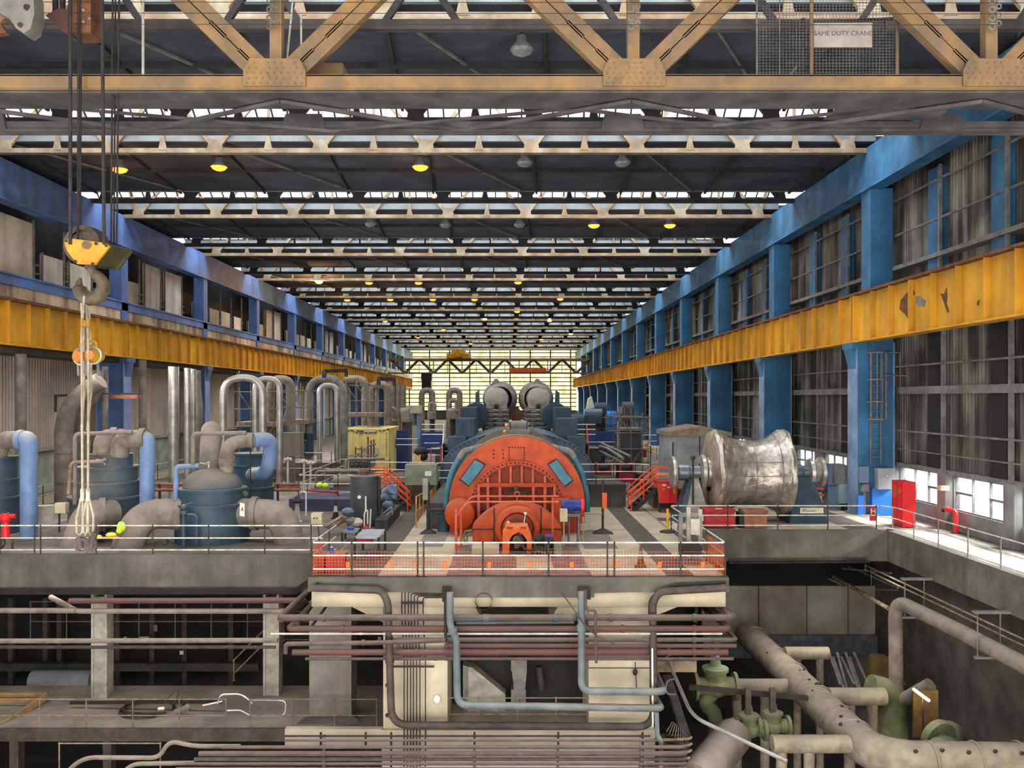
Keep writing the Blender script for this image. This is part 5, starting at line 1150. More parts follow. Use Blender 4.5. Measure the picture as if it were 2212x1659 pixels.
for a, b, l in (((516, 805), (600, 820), 'left'), ((700, 802), (748, 800), 'middle'), ((818, 818), (852, 820), 'right')):
    t = thing('jib_beam', 'short dark hoist beam above the %s hoop pipes' % l, 'beam', P(*a, 58)); obj('beam', MB().bar(P(*a, 58), P(*b, 60), .2, .25), 'steel_dark', t); obj('upright', MB().bar(P(*a, 58), P(a[0], a[1]+14, 58), .25, .25).bar(P(*b, 60), P(b[0], b[1]+14, 60), .2, .2), 'steel_dark', t)
# scaffolds
def scaffold(label, x0, x1, y0, y1, z1, nx, ny, nz, board=()):
    t = thing('scaffold_tower', label, 'scaffold', ((x0+x1)/2, y0, 0)); r = .035
    xs = [x0+(x1-x0)*i/nx for i in range(nx+1)]; yy = [y0+(y1-y0)*i/ny for i in range(ny+1)]; zs = [z1*(i+.6)/(nz+.6) for i in range(nz+1)]
    for i, x in enumerate(xs):
        for y in yy: obj('upright', MB().cyl((x, y, 0), (x, y, z1+.3+.25*(i % 2)), r, 6), 'scaffold', t)
    for z in zs:
        for y in yy: obj('ledger', MB().cyl((x0-.3, y-.05, z), (x1+.3, y-.05, z), r, 6), 'scaffold', t)
    for i in range(nx):
        k = i % max(1, nz); obj('brace', MB().cyl((xs[i], y0-.06, zs[k]), (xs[i+1], y0-.06, zs[min(k+1, nz)]), r, 6), 'scaffold', t)
        obj('brace', MB().cyl((xs[i+1], y0-.06, zs[max(nz-1, 0)]), (xs[i], y0-.06, zs[nz]), r, 6), 'scaffold', t)
    for k in board: obj('board', MB().box(x0-.2, x1+.2, y0, y1, zs[k], zs[k]+.28), 'board', t)
    return t
scaffold('scaffold tower behind the left silver hoops', P(517, 0, 55).x, P(592, 0, 55).x, 55, 58, 6.2, 3, 1, 5, (3,))
scaffold('scaffold tower between the two groups of hoops', P(598, 0, 58).x, P(655, 0, 58).x, 58, 61, 6.3, 2, 1, 5, (3,))
scaffold('scaffold tower right of the second hoop group, above the yellow container', P(748, 0, 66).x, P(818, 0, 66).x, 66, 70, 6.8, 3, 1, 5, (3,))
scaffold('low scaffold around grey ducts on the right of the blue hood', P(1338, 0, 54).x, P(1388, 0, 54).x, 54, 57, 4.6, 2, 1, 4)
scaffold('pipe rack scaffold by the far right columns', P(1310, 0, 70).x, P(1400, 0, 70).x, 70, 74, 4.2, 4, 1, 4)
t = thing('raking_ladder', 'long ladder leaning between the hoop pipe groups', 'ladder', P(605, 930, 57)); a, b, = P(604, 935, 56.5), P(630, 850, 57.8)
obj('stile', MB().cyl(a, b, .04, 6).cyl(a+V((.4, 0, 0)), b+V((.4, 0, 0)), .04, 6), 'steel_grey', t); m = MB()
for k in range(1, 12): m.cyl(a+(b-a)*k/12, a+(b-a)*k/12+V((.4, 0, 0)), .025, 6)
obj('rungs', m, 'steel_grey', t)
# container
yc = 64.0; A0, B0 = P(742, 1016, yc), P(838, 926, yc); za, zb2 = .25, B0.z
t = thing('cargo_container', 'pale yellow corrugated shipping container with a grey patch and a dark code', 'container', ((A0.x+B0.x)/2, yc, 0))
m = MB(); n = 26
pr = []
for i in range(n+1):
    x = A0.x+(B0.x-A0.x)*i/n; pr.append((x, 0 if (i//1) % 4 in (0, 1) else .06))
for (xa, da), (xb, db) in zip(pr, pr[1:]): m.quad((xa, yc+da, za), (xb, yc+db, za), (xb, yc+db, zb2), (xa, yc+da, zb2))
obj('front_wall', m, 'container_yellow', t, flat=True)
obj('body', MB().box(A0.x, B0.x, yc+.07, yc+6, za, zb2).box(A0.x-.05, A0.x+.1, yc-.04, yc+.12, 0.1, zb2).box(B0.x-.1, B0.x+.05, yc-.04, yc+.12, .1, zb2).box(A0.x-.05, B0.x+.05, yc-.04, yc+6, zb2-.12, zb2+.02).box(A0.x, B0.x, yc-.04, yc+6, .1, za), 'container_yellow', t)
obj('grey_patch', PB(783, 968, 818, 983, yc-.05, yc-.02), 'lagging_silver', t)
obj('banner', PB(768, 927.5, 812, 933.5, yc-.06, yc-.05), 'notice', t)
obj('banner_print', PB(770, 930, 786, 932.5, yc-.07, yc-.06), 'dark_letter', t)
m = MB()
for px in (750, 760, 771, 780.5, 790.5, 800.5, 810, 820, 830): 
    y = 935 if 768 < px < 812 else 930
    PB(px-2.8, y-.9, px+2.8, y+.9, yc-.05, yc-.03, m)
obj('vent_hole', m, 'dark_letter', t)
for i, ch in enumerate('A41U54R0126'): text(ch, .2, 'dark_letter', t, P(834.8, 935.5+i*4.6, yc-.07))
# clutter on the raised plinth at mid left
single('machine_plinth', MB().box(-11.3, -6.9, 44.0, 58, 0, .62), 'skid_navy', 'long dark navy machine plinth behind the dark tank', 'plinth')
railing('white railing enclosure around the machine plinth', [V((-7.0, 50, .62)), V((-7.0, 45.6, .62)), V((-11.2, 45.6, .62)), V((-11.2, 57.5, .62)), V((-8, 57.5, .62))], (1.08, .62, .18), 1.9)
railing('white railing across the deck behind the domed vessel', [V((-16.5, 55, .4)), V((-11.4, 55, .4))], (1.9, 1.4, .9), 1.6)
t = thing('pump_set', 'grey pump and pipe set inside the railing enclosure', 'pump', (-9.2, 49, .62))
obj('pump_body', MB().cyl((-10, 49, 1.0), (-8.6, 49, 1.0), .35, 16).cyl((-8.6, 49, 1.0), (-7.8, 49, 1.0), .28, 14).box(-10.2, -7.7, 48.6, 49.4, .62, .75), 'dusty_pipe', t)
obj('pipework', MB().pipe([(-10.8, 48, .9), (-10.8, 48, 1.7), (-8.4, 48.2, 1.7), (-8.4, 48.2, .8)], .09, .2).pipe([(-9.6, 50.5, .7), (-9.6, 50.5, 2.2), (-7.4, 51, 2.2)], .08, .2).pipe([(-11, 51.5, 1.5), (-7.5, 51.5, 1.5)], .08, .2), 'dusty_pipe', t)
obj('valve', MB().ball((-9.6, 50.5, 1.5), .18).cyl((-9.6, 50.2, 1.5), (-9.6, 50.1, 1.5), .2, 14).ball((-8.4, 48.2, 1.3), .16), 'steel_grey', t)
t = thing('pipe_manifold', 'rack of upright pipes and a short ladder in front of the yellow container', 'pipe rack', P(800, 1020, 56))
for px, yt in ((795, 944), (801.5, 951), (807.5, 949)): obj('upright_pipe', MB().cyl(P(px, 1030, 56), P(px, yt, 56), .055, 8), 'rust_edge', t)
obj('cross_pipe', MB().cyl(P(793, 963, 55.9), P(812, 958, 55.9), .06, 8), 'steel_grey', t)
for px in (768, 781): obj('ladder_stile', MB().cyl(P(px, 1020, 56.5), P(px, 965, 56.5), .04, 6), 'rust_edge', t)
for py in (970, 981, 991): obj('ladder_rung', MB().cyl(P(768, py, 56.5), P(781, py, 56.5), .03, 6), 'rust_edge', t)
obj('frame', MB().box(P(755, 0, 56).x, P(812, 0, 56).x, 55.8, 57, 2.0, 2.08).box(P(755, 0, 56).x, P(812, 0, 56).x, 55.8, 55.9, .6, 1.9), 'steel_grey', t)
for i, px in enumerate((760, 770, 780, 790)): obj('valve_wheel', MB().tube(arc(P(px, 1003, 55.6), .16, 0, 2*PI, 12, UX, UZ), .03, 6).cyl(P(px, 1003, 55.6), P(px, 1016, 55.6), .03), 'steel_dark', t)
for px, py, l in ((622, 995, 'left'), (657, 1000, 'middle'), (671, 1003, 'right')):
    t = thing('pipe_valve', 'small pale valve on a stem behind the domed vessel, %s of three' % l, 'valve', P(px, 1015, 50)); obj('stem', MB().cyl(V((P(px, 0, 50).x, 50, 0)), P(px, py-4, 50), .06), 'drum_white', t); obj('body', MB().cyl(P(px-8, py-3, 50), P(px+8, py-3, 50), .09, 10).ball(P(px, py-3, 50), .14), 'drum_white', t)
for i, (px, py) in enumerate(((690, 1048), (703, 1049))): single('hi_vis_helmet', MB().ball(P(px, py, 45.3), .16, 12, 8, (1.1, 1, .9)), 'hi_vis', 'neon yellow bundle on the plinth railing, %s one' % ('left', 'right')[i], 'helmet')
single('red_pole', MB().cyl(P(665, 1060, 43.8), P(726, 1063, 43.8), .05, 8).ball(P(727, 1063, 43.8), .11), 'red_box', 'red pole with a neon ball end lying along the navy plinth', 'pole')
small('white_standpipe', 'white bent standpipe in front of the navy plinth', [(655, 1062), (661, 1064), (661, 1113)], 42.5, .045, 'white_paint')
t = thing('valve_pedestal', 'white conical pedestal with a black handwheel right of the domed vessel', 'valve', G(642, 1128))
o = G(642, 1128); obj('pedestal', MB().lathe([(.24, 0), (.24, .05), (.15, .1), (.09, .8), (.13, .84), (.13, .88), (.02, .88)], o, UZ, 18), 'drum_white', t); obj('wheel', MB().lathe([(.02, .9), (.22, .92), (.24, 1.0), (.18, 1.05), (.1, 1.2), (.02, 1.22)], o, UZ, 18), 'conduit_black', t)
t = thing('storage_tank', 'upright dark grey cylindrical tank left of the walkway', 'tank', (P(786, 0, 38.9).x, 38.9, 0)); o = V((P(786, 0, 38.9).x, 38.9, 0))
obj('shell', MB().lathe([(.61, 0), (.61, 2.24), (.64, 2.24), (.64, 2.28), (.02, 2.36)], o, UZ, 32), 'tank_dark', t); obj('manhole', MB().lathe([(.2, 2.3), (.2, 2.45), (.24, 2.45), (.24, 2.5), (.02, 2.52)], o, UZ, 16), 'rust_edge', t)
obj('gauge', MB().cyl(P(776, 1074, 38.25), P(776, 1074, 38.35), .08, 14), 'lagging_silver', t); obj('gauge_pipe', MB().cyl(P(790, 1072, 38.2), P(790, 1102, 38.2), .04, 8), 'white_paint', t); obj('side_column', MB().cyl(P(819, 1030, 38.9), P(819, 1135, 38.9), .07, 8), 'steel_dark', t)
t = thing('hand_trolley', 'white tubular hand trolley in front of the dark tank', 'trolley', P(790, 1142, 37.6))
obj('frame', MB().pipe(pp([(787, 1140), (787, 1110), (790, 1103), (794, 1103), (794, 1132)], 37.6), .035, .1, 8).pipe(pp([(799, 1140), (801, 1100)], 37.6), .03, .1, 8), 'white_paint', t); obj('toe_plate', MB().hexa([P(783, 1143, 37.2), P(797, 1143, 37.2), P(799, 1136, 37.8), P(788, 1136, 37.8), P(783, 1141, 37.2), P(797, 1141, 37.2), P(799, 1134, 37.8), P(788, 1134, 37.8)]), 'red_box', t)
t = thing('pump_unit', 'tilted blue pump motor on a dark skid right of the dark tank', 'pump', P(840, 1110, 40.5))
a, b = P(833, 1066, 40.6), P(848, 1056, 40.2); obj('motor', MB().box(P(843, 0, 40.4).x, P(856, 0, 40.4).x, 40.2, 40.9, P(0, 1076, 40.4).z, P(0, 1049, 40.4).z).cyl(a, b, .25, 14), 'cabinet_blue', t)
obj('pump_body', MB().ball(P(834, 1080, 40.3), .35).ball(P(838, 1093, 40.1), .3).cyl(P(826, 1070, 40.4), P(838, 1062, 40.2), .06).cyl(P(825, 1085, 40.2), P(842, 1078, 40.0), .06), 'lp_blue', t)
obj('skid', MB().hexa([V((-5.9, 37.6, 0)), V((-5.35, 37.6, 0)), V((-5.4, 42.4, 0)), V((-6.2, 42.4, 0)), V((-5.9, 37.6, .45)), V((-5.35, 37.6, .45)), V((-5.4, 42.4, .55)), V((-6.2, 42.4, .55))]), 'steel_dark', t)
obj('pipework', MB().pipe(pp([(828, 1110), (840, 1100), (846, 1095), (847, 1112)], 39.3), .05, .1).pipe(pp([(824, 1128), (833, 1115), (845, 1104)], 38.8), .05, .1), 'steel_grey', t)
def cone(label, px, py, h, mats=('cone_black', 'drum_white')):
    o = G(px, py); t = thing('traffic_cone', label, 'cone', o)
    obj('base', MB().taper((o.x, o.y), (.24*h, .24*h), (.22*h, .22*h), 0, .05), mats[0], t)
    obj('body', MB().lathe([(.19*h, .05), (.13*h, .38*h)], o, UZ, 16), mats[0], t); obj('band', MB().lathe([(.13*h, .38*h), (.075*h, .72*h)], o, UZ, 16), mats[1], t); obj('tip', MB().lathe([(.075*h, .72*h), (.04*h, 1.0*h), (.01, 1.0*h)], o, UZ, 16), mats[0], t)
cone('dirty cone with a cream band left of the dark tank', 725, 1120, .85)
cone('dirty brown cone behind the front railing at the right', 1384, 1226, .8, ('rust_edge', 'dusty_pipe'))
t = thing('junction_post', 'cream two hole junction box on a short post at the left railing corner', 'electrical box', P(684, 1165, 33)); obj('box', PB(672, 1109, 695, 1132, 32.8, 33.2), 'box_cream', t); obj('post', MB().taper((P(680, 0, 33).x, 33), (.2, .15), (.12, .1), 0, 1.0), 'dusty_pipe', t); obj('hole', PB(677, 1118, 680, 1121, 32.78, 32.8).box(P(686, 0, 33).x, P(689, 0, 33).x, 32.78, 32.8, P(0, 1121, 32.8).z, P(0, 1118, 32.8).z), 'bolt_dark', t)
for i, (a, b) in enumerate((((703, 1138), (738, 1116)), ((708, 1140), (742, 1120)), ((712, 1142), (746, 1124)), ((716, 1136), (748, 1121)))): single('timber_plank', MB().bar(P(*a, 35.4+i*.1), P(*b, 37.0+i*.1), .16, .07), 'board', 'old timber plank in the pile by the cone, %s from the left' % ('first', 'second', 'third', 'fourth')[i], 'plank', 'timber planks piled by the cone')
for i, (px, py, r, mt) in enumerate(((752, 1106, .22, 'lp_blue'), (757, 1124, .2, 'dusty_pipe'), (770, 1128, .22, 'drum_white'), (762, 1135, .2, 'valve_green'))): single('tarpaulin_bundle', MB().ball(P(px, py, 36.8+.1*i), r, 10, 6, (1.3, 1.2, .9)), mt, ('blue grey', 'dusty brown', 'whitish', 'olive')[i]+' rag bundle at the foot of the dark tank', 'bundle')
def table(label, corners, z, lm):
    c = [G(*q, z) for q in corners]; t = thing('work_table', label, 'table', (sum(p.x for p in c)/4, sum(p.y for p in c)/4, 0))
    obj('top', MB().hexa([p-V((0, 0, .05)) for p in c]+c), 'cabinet_grey' if lm else 'steel_grey', t)
    for p in c: obj('leg', MB().cyl(V((p.x, p.y, 0)), p, .045, 8), 'steel_dark', t)
    return t
table('flat grey steel table behind the left front railing', [(766, 1161), (818, 1161), (832, 1143), (784, 1143)], .8, True)
table('low dark table with a blue rag left of the dark tank foot', [(739, 1150), (770, 1150), (778, 1140), (746, 1140)], .45, False)
single('blue_rag', MB().ball(P(757, 1141, 34.0), .12, 10, 6, (1.4, 1, .7)), 'tool_blue', 'bright blue rag lying on the low dark table', 'rag')
single('red_toolbox', PB(771, 1164, 803, 1172, 32.2, 32.6), 'red_box', 'red toolbox standing under the flat grey table', 'toolbox')
t = thing('fire_box', 'red box with a sloping lid behind the orange net at the left corner', 'box', P(686, 1244, 28.5)); obj('body', PB(675, 1205, 700, 1243, 28.4, 29), 'red_box', t); obj('lid', PB(674, 1202, 701, 1206, 28.35, 29.05), 'gen_red', t)
t = thing('fire_box', 'larger red box right of the corner box behind the orange net', 'box', P(724, 1244, 28.5)); obj('body', PB(704, 1200, 743, 1243, 28.4, 29), 'red_box', t); obj('lid', PB(703, 1197, 744, 1201, 28.35, 29.05), 'gen_red', t)
t = thing('spray_bottle', 'blue topped spray bottle on the larger red box', 'bottle', P(717, 1197, 28.6)); obj('body', MB().lathe([(.07, 0), (.07, .16), (.03, .24), (.02, .24)], P(717, 1197, 28.6), UZ, 12), 'tool_blue', t); obj('nozzle', MB().box(*[v for v in (P(714, 0, 28.6).x, P(719, 0, 28.6).x, 28.57, 28.63, P(0, 1181, 28.6).z, P(0, 1186, 28.6).z+.05)]), 'white_paint', t)
# orange net on the front railing with tags
m = MB(); w = .0065; xa, xb = -6.38, 7.0; zr = .82
nx = int((xb-xa)/.1)
for i in range(nx+1):
    x = xa+(xb-xa)*i/nx; top = zr-(.1 if (i//9) % 3 == 1 else 0)+.02*math.sin(i*.7); m.box(x-w, x+w, 27.975, 27.985, .03, top)
for k in range(8): z = .05+k*.105; m.box(xa, xb, 27.972, 27.98, z-w, z+w)
for side in (xa, xb):
    y1 = 30.6 if side > 0 else 29.5
    for i in range(int((y1-28)/.1)): m.box(side-.005, side+.005, 28+i*.1-w, 28+i*.1+w, .03, zr+.15)
    for k in range(9): z = .05+k*.105; m.box(side-.006, side+.006, 28, y1, z-w, z+w)
single('safety_net', m, 'net_orange', 'orange plastic mesh netting tied behind the front railing', 'safety net')
for i, px in enumerate((751, 845, 899, 963, 1057, 1146, 1235, 1329, 1425, 1518)): single('net_tag', PB(px-4, 1214, px+4, 1226, 27.93, 27.95), 'tag_orange', 'small orange clip on the front net, %s from the left' % ('first', 'second', 'third', 'fourth', 'fifth', 'sixth', 'seventh', 'eighth', 'ninth', 'tenth')[i], 'clip', 'orange clips on the front net')
t = thing('hoist_stand', 'grey upright frame with a white box at the right railing corner', 'frame', P(1490, 1235, 29.5))
for px, yt in ((1470, 1110), (1487, 1095), (1512, 1100)): obj('post', MB().bar(V((P(px, 0, 30.5).x, 30.5, 0)), P(px, yt, 30.5), .14, .14), 'stand_grey' if px > 1480 else 'steel_grey', t)
obj('white_box', PB(1493, 1122, 1512, 1155, 30.2, 30.5), 'drum_white', t); obj('cross_bar', MB().bar(P(1468, 1112, 30.5), P(1515, 1112, 30.5), .1, .14).bar(P(1468, 1185, 30.5), P(1515, 1185, 30.5), .1, .1).box(P(1472, 0, 30).x, P(1514, 0, 30).x, 30, 31, 0, .12), 'steel_grey', t)
single('dark_crate', PB(1473, 1180, 1517, 1200, 29.6, 30.2), 'conduit_black', 'low dark crate at the foot of the grey upright frame', 'crate')
# right middle distance
for i, (a, b) in enumerate(((1289, 1319), (1337, 1367))):
    t = thing('red_pump_set', 'red framed machine behind the right walkway rail, %s of two' % ('left', 'right')[i], 'machine', P((a+b)/2, 1043, 52)); obj('body', PB(a, 1022, b, 1042, 51.5, 53), 'red_box', t); obj('frame', PB(a, 1002, a+4, 1024, 51.5, 53).box(P(b-4, 0, 52).x, P(b, 0, 52).x, 51.5, 53, P(0, 1024, 52).z, P(0, 1002, 52).z), 'red_box', t); obj('motor', MB().cyl(P(a+6, 1013, 52), P(b-6, 1013, 52), .25, 14), 'conduit_black', t)
single('navy_screen', PB(1272, 932, 1331, 985, 62, 62.2), 'navy_panel', 'dark blue screen panel right of the blue hood', 'screen')
single('navy_screen', PB(908, 932, 958, 980, 62, 62.2), 'navy_panel', 'dark blue screen panel left of the blue hood', 'screen')
single('navy_screen', PB(856, 930, 882, 1018, 68, 68.2), 'navy_panel', 'narrow dark blue panel beside the yellow container', 'screen')
t = thing('duct_box', 'tall grey green duct box inside the right scaffold', 'duct', P(1368, 1000, 55.5)); obj('body', PB(1342, 930, 1386, 1000, 55, 56.5), 'tank_dark', t); obj('cap', PB(1340, 925, 1388, 931, 54.8, 56.7), 'lagging', t)
single('pipe_bundle', MB().pipe([P(1295, 965, 56), P(1310, 968, 54), P(1345, 990, 48)], .1, .3).pipe([P(1297, 975, 56), P(1345, 1000, 48)], .1, .3).pipe([P(1300, 958, 56), P(1360, 985, 49)], .08, .3), 'dusty_pipe', 'grey pipes sloping down beside the right scaffold', 'pipe')
railing('white rail line in front of the right scaffold', [P(1405, 1000, 52)-V((0, 0, 1.9)), P(1530, 1000, 52)-V((0, 0, 1.9))], (2.9, 2.4, 1.9), 2.0)
railing('distant white rail by the far right columns', [V((14, 66, 0)), V((14, 100, 0))], (1.1, .6), 3.0)
single('blue_tarpaulin', PB(1305, 898, 1334, 917, 82, 84).ball(P(1320, 900, 83), .8, 10, 6, (1.4, .8, .7)).box(P(1307, 0, 82).x, P(1332, 0, 82).x, 82.2, 83.8, 0, P(0, 917, 82).z), 'bright_blue', 'bright blue tarpaulin far right beyond the hood', 'tarpaulin')
single('white_tarpaulin', MB().prism([(0, -4.4), (.9, -4.4), (.9, 0), (.5, 1.6), (.2, 1.4), (0, 0)], P(1266, 896, 75), UX, UZ, (0, .8, 0)), 'white_paint', 'pale draped sheet on machinery right of the right drum', 'sheet')
single('red_locker_box', PB(1386, 972, 1397, 988, 56, 56.4), 'red_box', 'small red box on the right scaffold edge', 'box')
single('yellow_drum_pump', PB(1394, 958, 1400, 965, 58, 58.5).box(P(1400, 0, 58).x, P(1412, 0, 58).x, 58, 58.4, P(0, 972, 58).z, P(0, 968, 58).z), 'bollard_yellow', 'small yellow fitting behind the right scaffold', 'fitting')
for i in range(4): single('barrier_board', PB(1424, 968+i*9, 1438, 974+i*9, 50+.1*i, 50.1+.1*i), 'brown_chest', 'orange brown board leaning by the grey enclosure, %s from the top' % ('first', 'second', 'third', 'fourth')[i], 'board', 'boards by the grey enclosure')
single('dark_mat', MB().box(8.3, 9.6, 47.2, 62, 0.01, .9), 'deck_dark', 'dark sloped slab left of the grey enclosure', 'slab')
# second unit and machines far behind
for i, (x0, x1, y0, y1, mt, l) in enumerate(((1232, 1262, 908, 940, 'stand_blue', 'square dark blue casing right of the right stack'), (1262, 1300, 896, 915, 'lp_blue', 'low dark blue casing far right of the drums'), (1285, 1310, 882, 897, 'stand_blue', 'flat topped dark casing by the far right columns'),
        (866, 884, 893, 912, 'lagging', 'dusty vessel by the three round topped pipes'), (1345, 1368, 880, 896, 'tank_dark', 'dark machine casing near the far right columns'))):
    t = thing('machine_casing', l, 'machine', P((x0+x1)/2, y1, 70)); obj('body', PB(x0, y0, x1, y1, 68+i*2, 71+i*2), mt, t); obj('plinth', MB().box(P(x0+2, 0, 68+i*2).x, P(x1-2, 0, 68+i*2).x, 68.2+i*2, 70.8+i*2, 0, P(0, y1, 68+i*2).z), 'concrete_dark', t); obj('cover', MB().cyl(P(x0, y0, 69.5+i*2), P(x1, y0, 69.5+i*2), .5, 14), mt, t)
for i, (px, w_, yt, yb, mt) in enumerate(((933, 10, 889, 905, 'lagging'), (978, 13, 882, 905, 'dusty_pipe'), (845, 14, 905, 925, 'dusty_pipe'))):
    o = P(px, yb, 95-20*(i == 2)); r = w_*o.y/F
    t = thing('distant_vessel', ('pale vessel under the left dark hoop', 'pale vessel under the right dark hoop', 'dusty round vessel behind the yellow container')[i], 'pressure vessel', o); z1 = P(0, yt, o.y).z-o.z
    obj('shell', MB().lathe([(r, 0), (r, z1*.8), (r*.7, z1), (.02, z1*1.05)], o, UZ, 20), mt, t); obj('legs', MB().lathe([(r*.5, -o.z), (r*.5, 0)], o, UZ, 12), 'steel_dark', t)
    obj('top_pipe', MB().pipe([o+V((-r*.5, 0, z1)), o+V((-r*.5, 0, z1+.9)), o+V((r*.6, 0, z1+.9)), o+V((r*.6, 0, z1))], .2, .4, 10), mt, t)
t = thing('blue_legged_press', 'grey machine head on two pale blue legs at far left of the glazed wall', 'machine', P(891, 918, 90)); obj('leg', MB().box(P(877, 0, 90).x, P(883, 0, 90).x, 90, 91, 0, P(0, 893, 90).z).box(P(900, 0, 90).x, P(906, 0, 90).x, 90, 91, 0, P(0, 893, 90).z), 'pale_blue_pipe', t); obj('head', PB(874, 876, 908, 893, 89.6, 91.4), 'lagging_silver', t); obj('column', MB().cyl(P(892, 918, 90.5), P(892, 892, 90.5), .45, 14), 'lagging', t)
for i, (x0, x1, py) in enumerate(((855, 905, 948), (915, 950, 957), (1270, 1330, 955), (1352, 1420, 940), (600, 650, 968))): railing('thin white rail in the middle distance, '+('right of the yellow container', 'before the left navy panel', 'before the right navy panel', 'beyond the right scaffold', 'right of the pale blue bend')[i], [P(x0, py, 58)-V((0, 0, .6)), P(x1, py, 58)-V((0, 0, .6))], (.6, 0.2), 1.6)
t = thing('trestle', 'yellow legged trestle with a dark load behind the left walkway', 'trestle', P(905, 1000, 52)); obj('leg', MB().bar(P(898, 1003, 51), P(899, 982, 51), .1, .1).bar(P(906, 1003, 51), P(907, 982, 51), .1, .1), 'bollard_yellow', t); obj('load', MB().ball(P(910, 975, 51.5), .35, 10, 6, (1.3, 1, .8)).ball(P(914, 985, 51.5), .3), 'conduit_black', t)
t = railing('red and white hand rail by the left navy panel', [P(931, 998, 50), P(952, 998, 50)], (.8, .4), .6, mat='rail_white', pmat='bright_red')
single('grey_locker', PB(607, 935, 648, 985, 54, 55), 'concrete_pale', 'pale concrete block between the hoop pipe groups', 'block')
single('pipe_boot', MB().lathe([(.34, 0), (.34, 1.5), (.4, 1.5), (.4, 1.6), (.02, 1.6)], P(667, 985, 60), UZ, 20), 'vessel_blue', 'dark blue sleeve at the foot of the second silver hoop', 'sleeve')

# ================================================================== below the deck: front pipes
yp = 27.1
runs = [(1334, 605, 1580, .105, 'pipe_brown', 'topmost fat brown pipe across the foundation front'), (1358, 624, 1574, .1, 'pipe_red', 'second fat pipe across the foundation front, reddish'), (1369, 585, 1560, .035, 'drum_white', 'thin whitish pipe across the foundation front'),
        (1382, 840, 1590, .075, 'pipe_brown', 'middle brown pipe across the right foundation front'), (1395, 960, 1590, .07, 'pipe_red', 'red stained pipe across the right foundation front'), (1409, 632, 1572, .1, 'pipe_red', 'fat reddish pipe with a round right end, second from the bottom'), (1423, 660, 1584, .05, 'pipe_brown', 'lowest thin brown pipe across the foundation front')]
for i, (py, xa, xb, r, mt, l) in enumerate(runs):
    y = yp+.12*i; a, b = P(xa, py, y), P(xb, py, y)
    pts = [a, b, b+V((0, 7, 0))] if i in (0, 1, 3) else [a, b]
    if i in (0, 1): pts = [a+V((0, 3.5, .0)), a] + pts[1:]
    fl = [(P(px, py, y), UX) for px in (700+40*i, 965, 1320+25*i, 1500)]
    pipe_run('process_pipe', l, 'pipe', pts, r, mt, .16, fl, group=None, seg=12, frad=1.22, flen=.05)
pipe_run('process_pipe', 'sloping brown pipe with a dropped left end, across the left foundation front', 'pipe', pp([(617, 1412), (617, 1391), (830, 1388), (962, 1383)], yp-.15), .075, 'pipe_brown', .12, [(P(785, 1388, yp-.15), UX)], frad=1.3, flen=.05)
LP = [([(150, 1298), (660, 1297), (606, 1337)], [31.2, 30.9, 27.2], .105, 'pipe_red', 'fat red brown pipe under the left deck edge turning towards the foundation'), ([(110, 1290), (165, 1320), (625, 1320)], [33, 31.2, 31.0], .1, 'dusty_pipe', 'brown pipe below the fat red brown one on the left'),
      ([(-60, 1319), (165, 1319)], [31.5, 31.2], .1, 'dusty_pipe', 'grey pipe running out at the left picture edge'), ([(-60, 1385), (600, 1383)], [31.0, 31.0], .09, 'dusty_pipe', 'pale topped brown pipe across the left column'), ([(-60, 1398), (595, 1398)], [31.1, 31.1], .06, 'cable_brown', 'thin brown pipe just below the pale topped one'),
      ([(688, 1285), (640, 1352)], [32.5, 27.4], .1, 'cable_brown', 'dark pipe slanting back beside the left foundation corner'), ([(712, 1300), (675, 1350)], [31, 27.6], .05, 'cable_brown', 'thin dark pipe slanting back beside the left foundation corner')]
for pxs, Ys, r, mt, l in LP: pipe_run('process_pipe', l, 'pipe', [P(a, b, y) for (a, b), y in zip(pxs, Ys)], r, mt, .25, [(P(*pxs[0], Ys[0]), UX)] if len(pxs) == 2 else [], seg=12)
for i, (a, b, ya, yb) in enumerate((((1540, 1290), (1582, 1330), 33, 27.2), ((1520, 1288), (1556, 1330), 34, 28.2), ((1505, 1292), (1530, 1330), 34, 28.6))): single('raking_pipe', MB().cyl(P(*a, ya), P(*b, yb), .1-.02*i, 10), 'pipe_brown', 'brown pipe slanting back at the right foundation corner, %s of three' % ('right', 'middle', 'left')[i], 'pipe')
single('angle_post', PB(1535, 1283, 1546, 1330, 29.5, 29.7).box(P(1500, 0, 29.6).x, P(1506, 0, 29.6).x, 29.5, 29.7, P(0, 1345, 29.6).z, P(0, 1285, 29.6).z), 'conduit_black', 'dark angle posts at the right foundation corner', 'post')
yq = 26.8
pipe_run('cooling_pipe', 'blue grey pipe dropping left of the centre opening and running right to a bend', 'pipe', [P(972, 1280, yq), P(972, 1352, yq), P(986, 1380, yq), P(988, 1523, yq), P(1428, 1530, yq), P(1400, 1480, 33)], .115, 'pipe_steelblue', .35, [(P(978, 1362, yq), UZ)], seg=14, frad=1.3)
pipe_run('cooling_pipe', 'blue grey pipe dropping right of the centre opening and turning right', 'pipe', [P(1256, 1278, yq), P(1256, 1493, yq), P(1434, 1494, yq), P(1410, 1440, 33)], .115, 'pipe_steelblue', .32, [(P(1256, 1356, yq), UZ)], seg=14, frad=1.3)
pipe_run('cooling_pipe', 'dark blue grey crossover pipe in the centre opening', 'pipe', [P(980, 1336, yq+.3), P(1240, 1334, yq+.3), P(1255, 1325, yq+.1)], .1, 'tank_dark', .15, [(P(1050, 1335, yq+.3), UX), (P(1200, 1335, yq+.3), UX)], seg=12)
pipe_run('cooling_pipe', 'thin steel pipe below the dark crossover pipe', 'pipe', [P(985, 1346, yq+.3), P(1240, 1344, yq+.3)], .05, 'tank_dark', .1, seg=10)
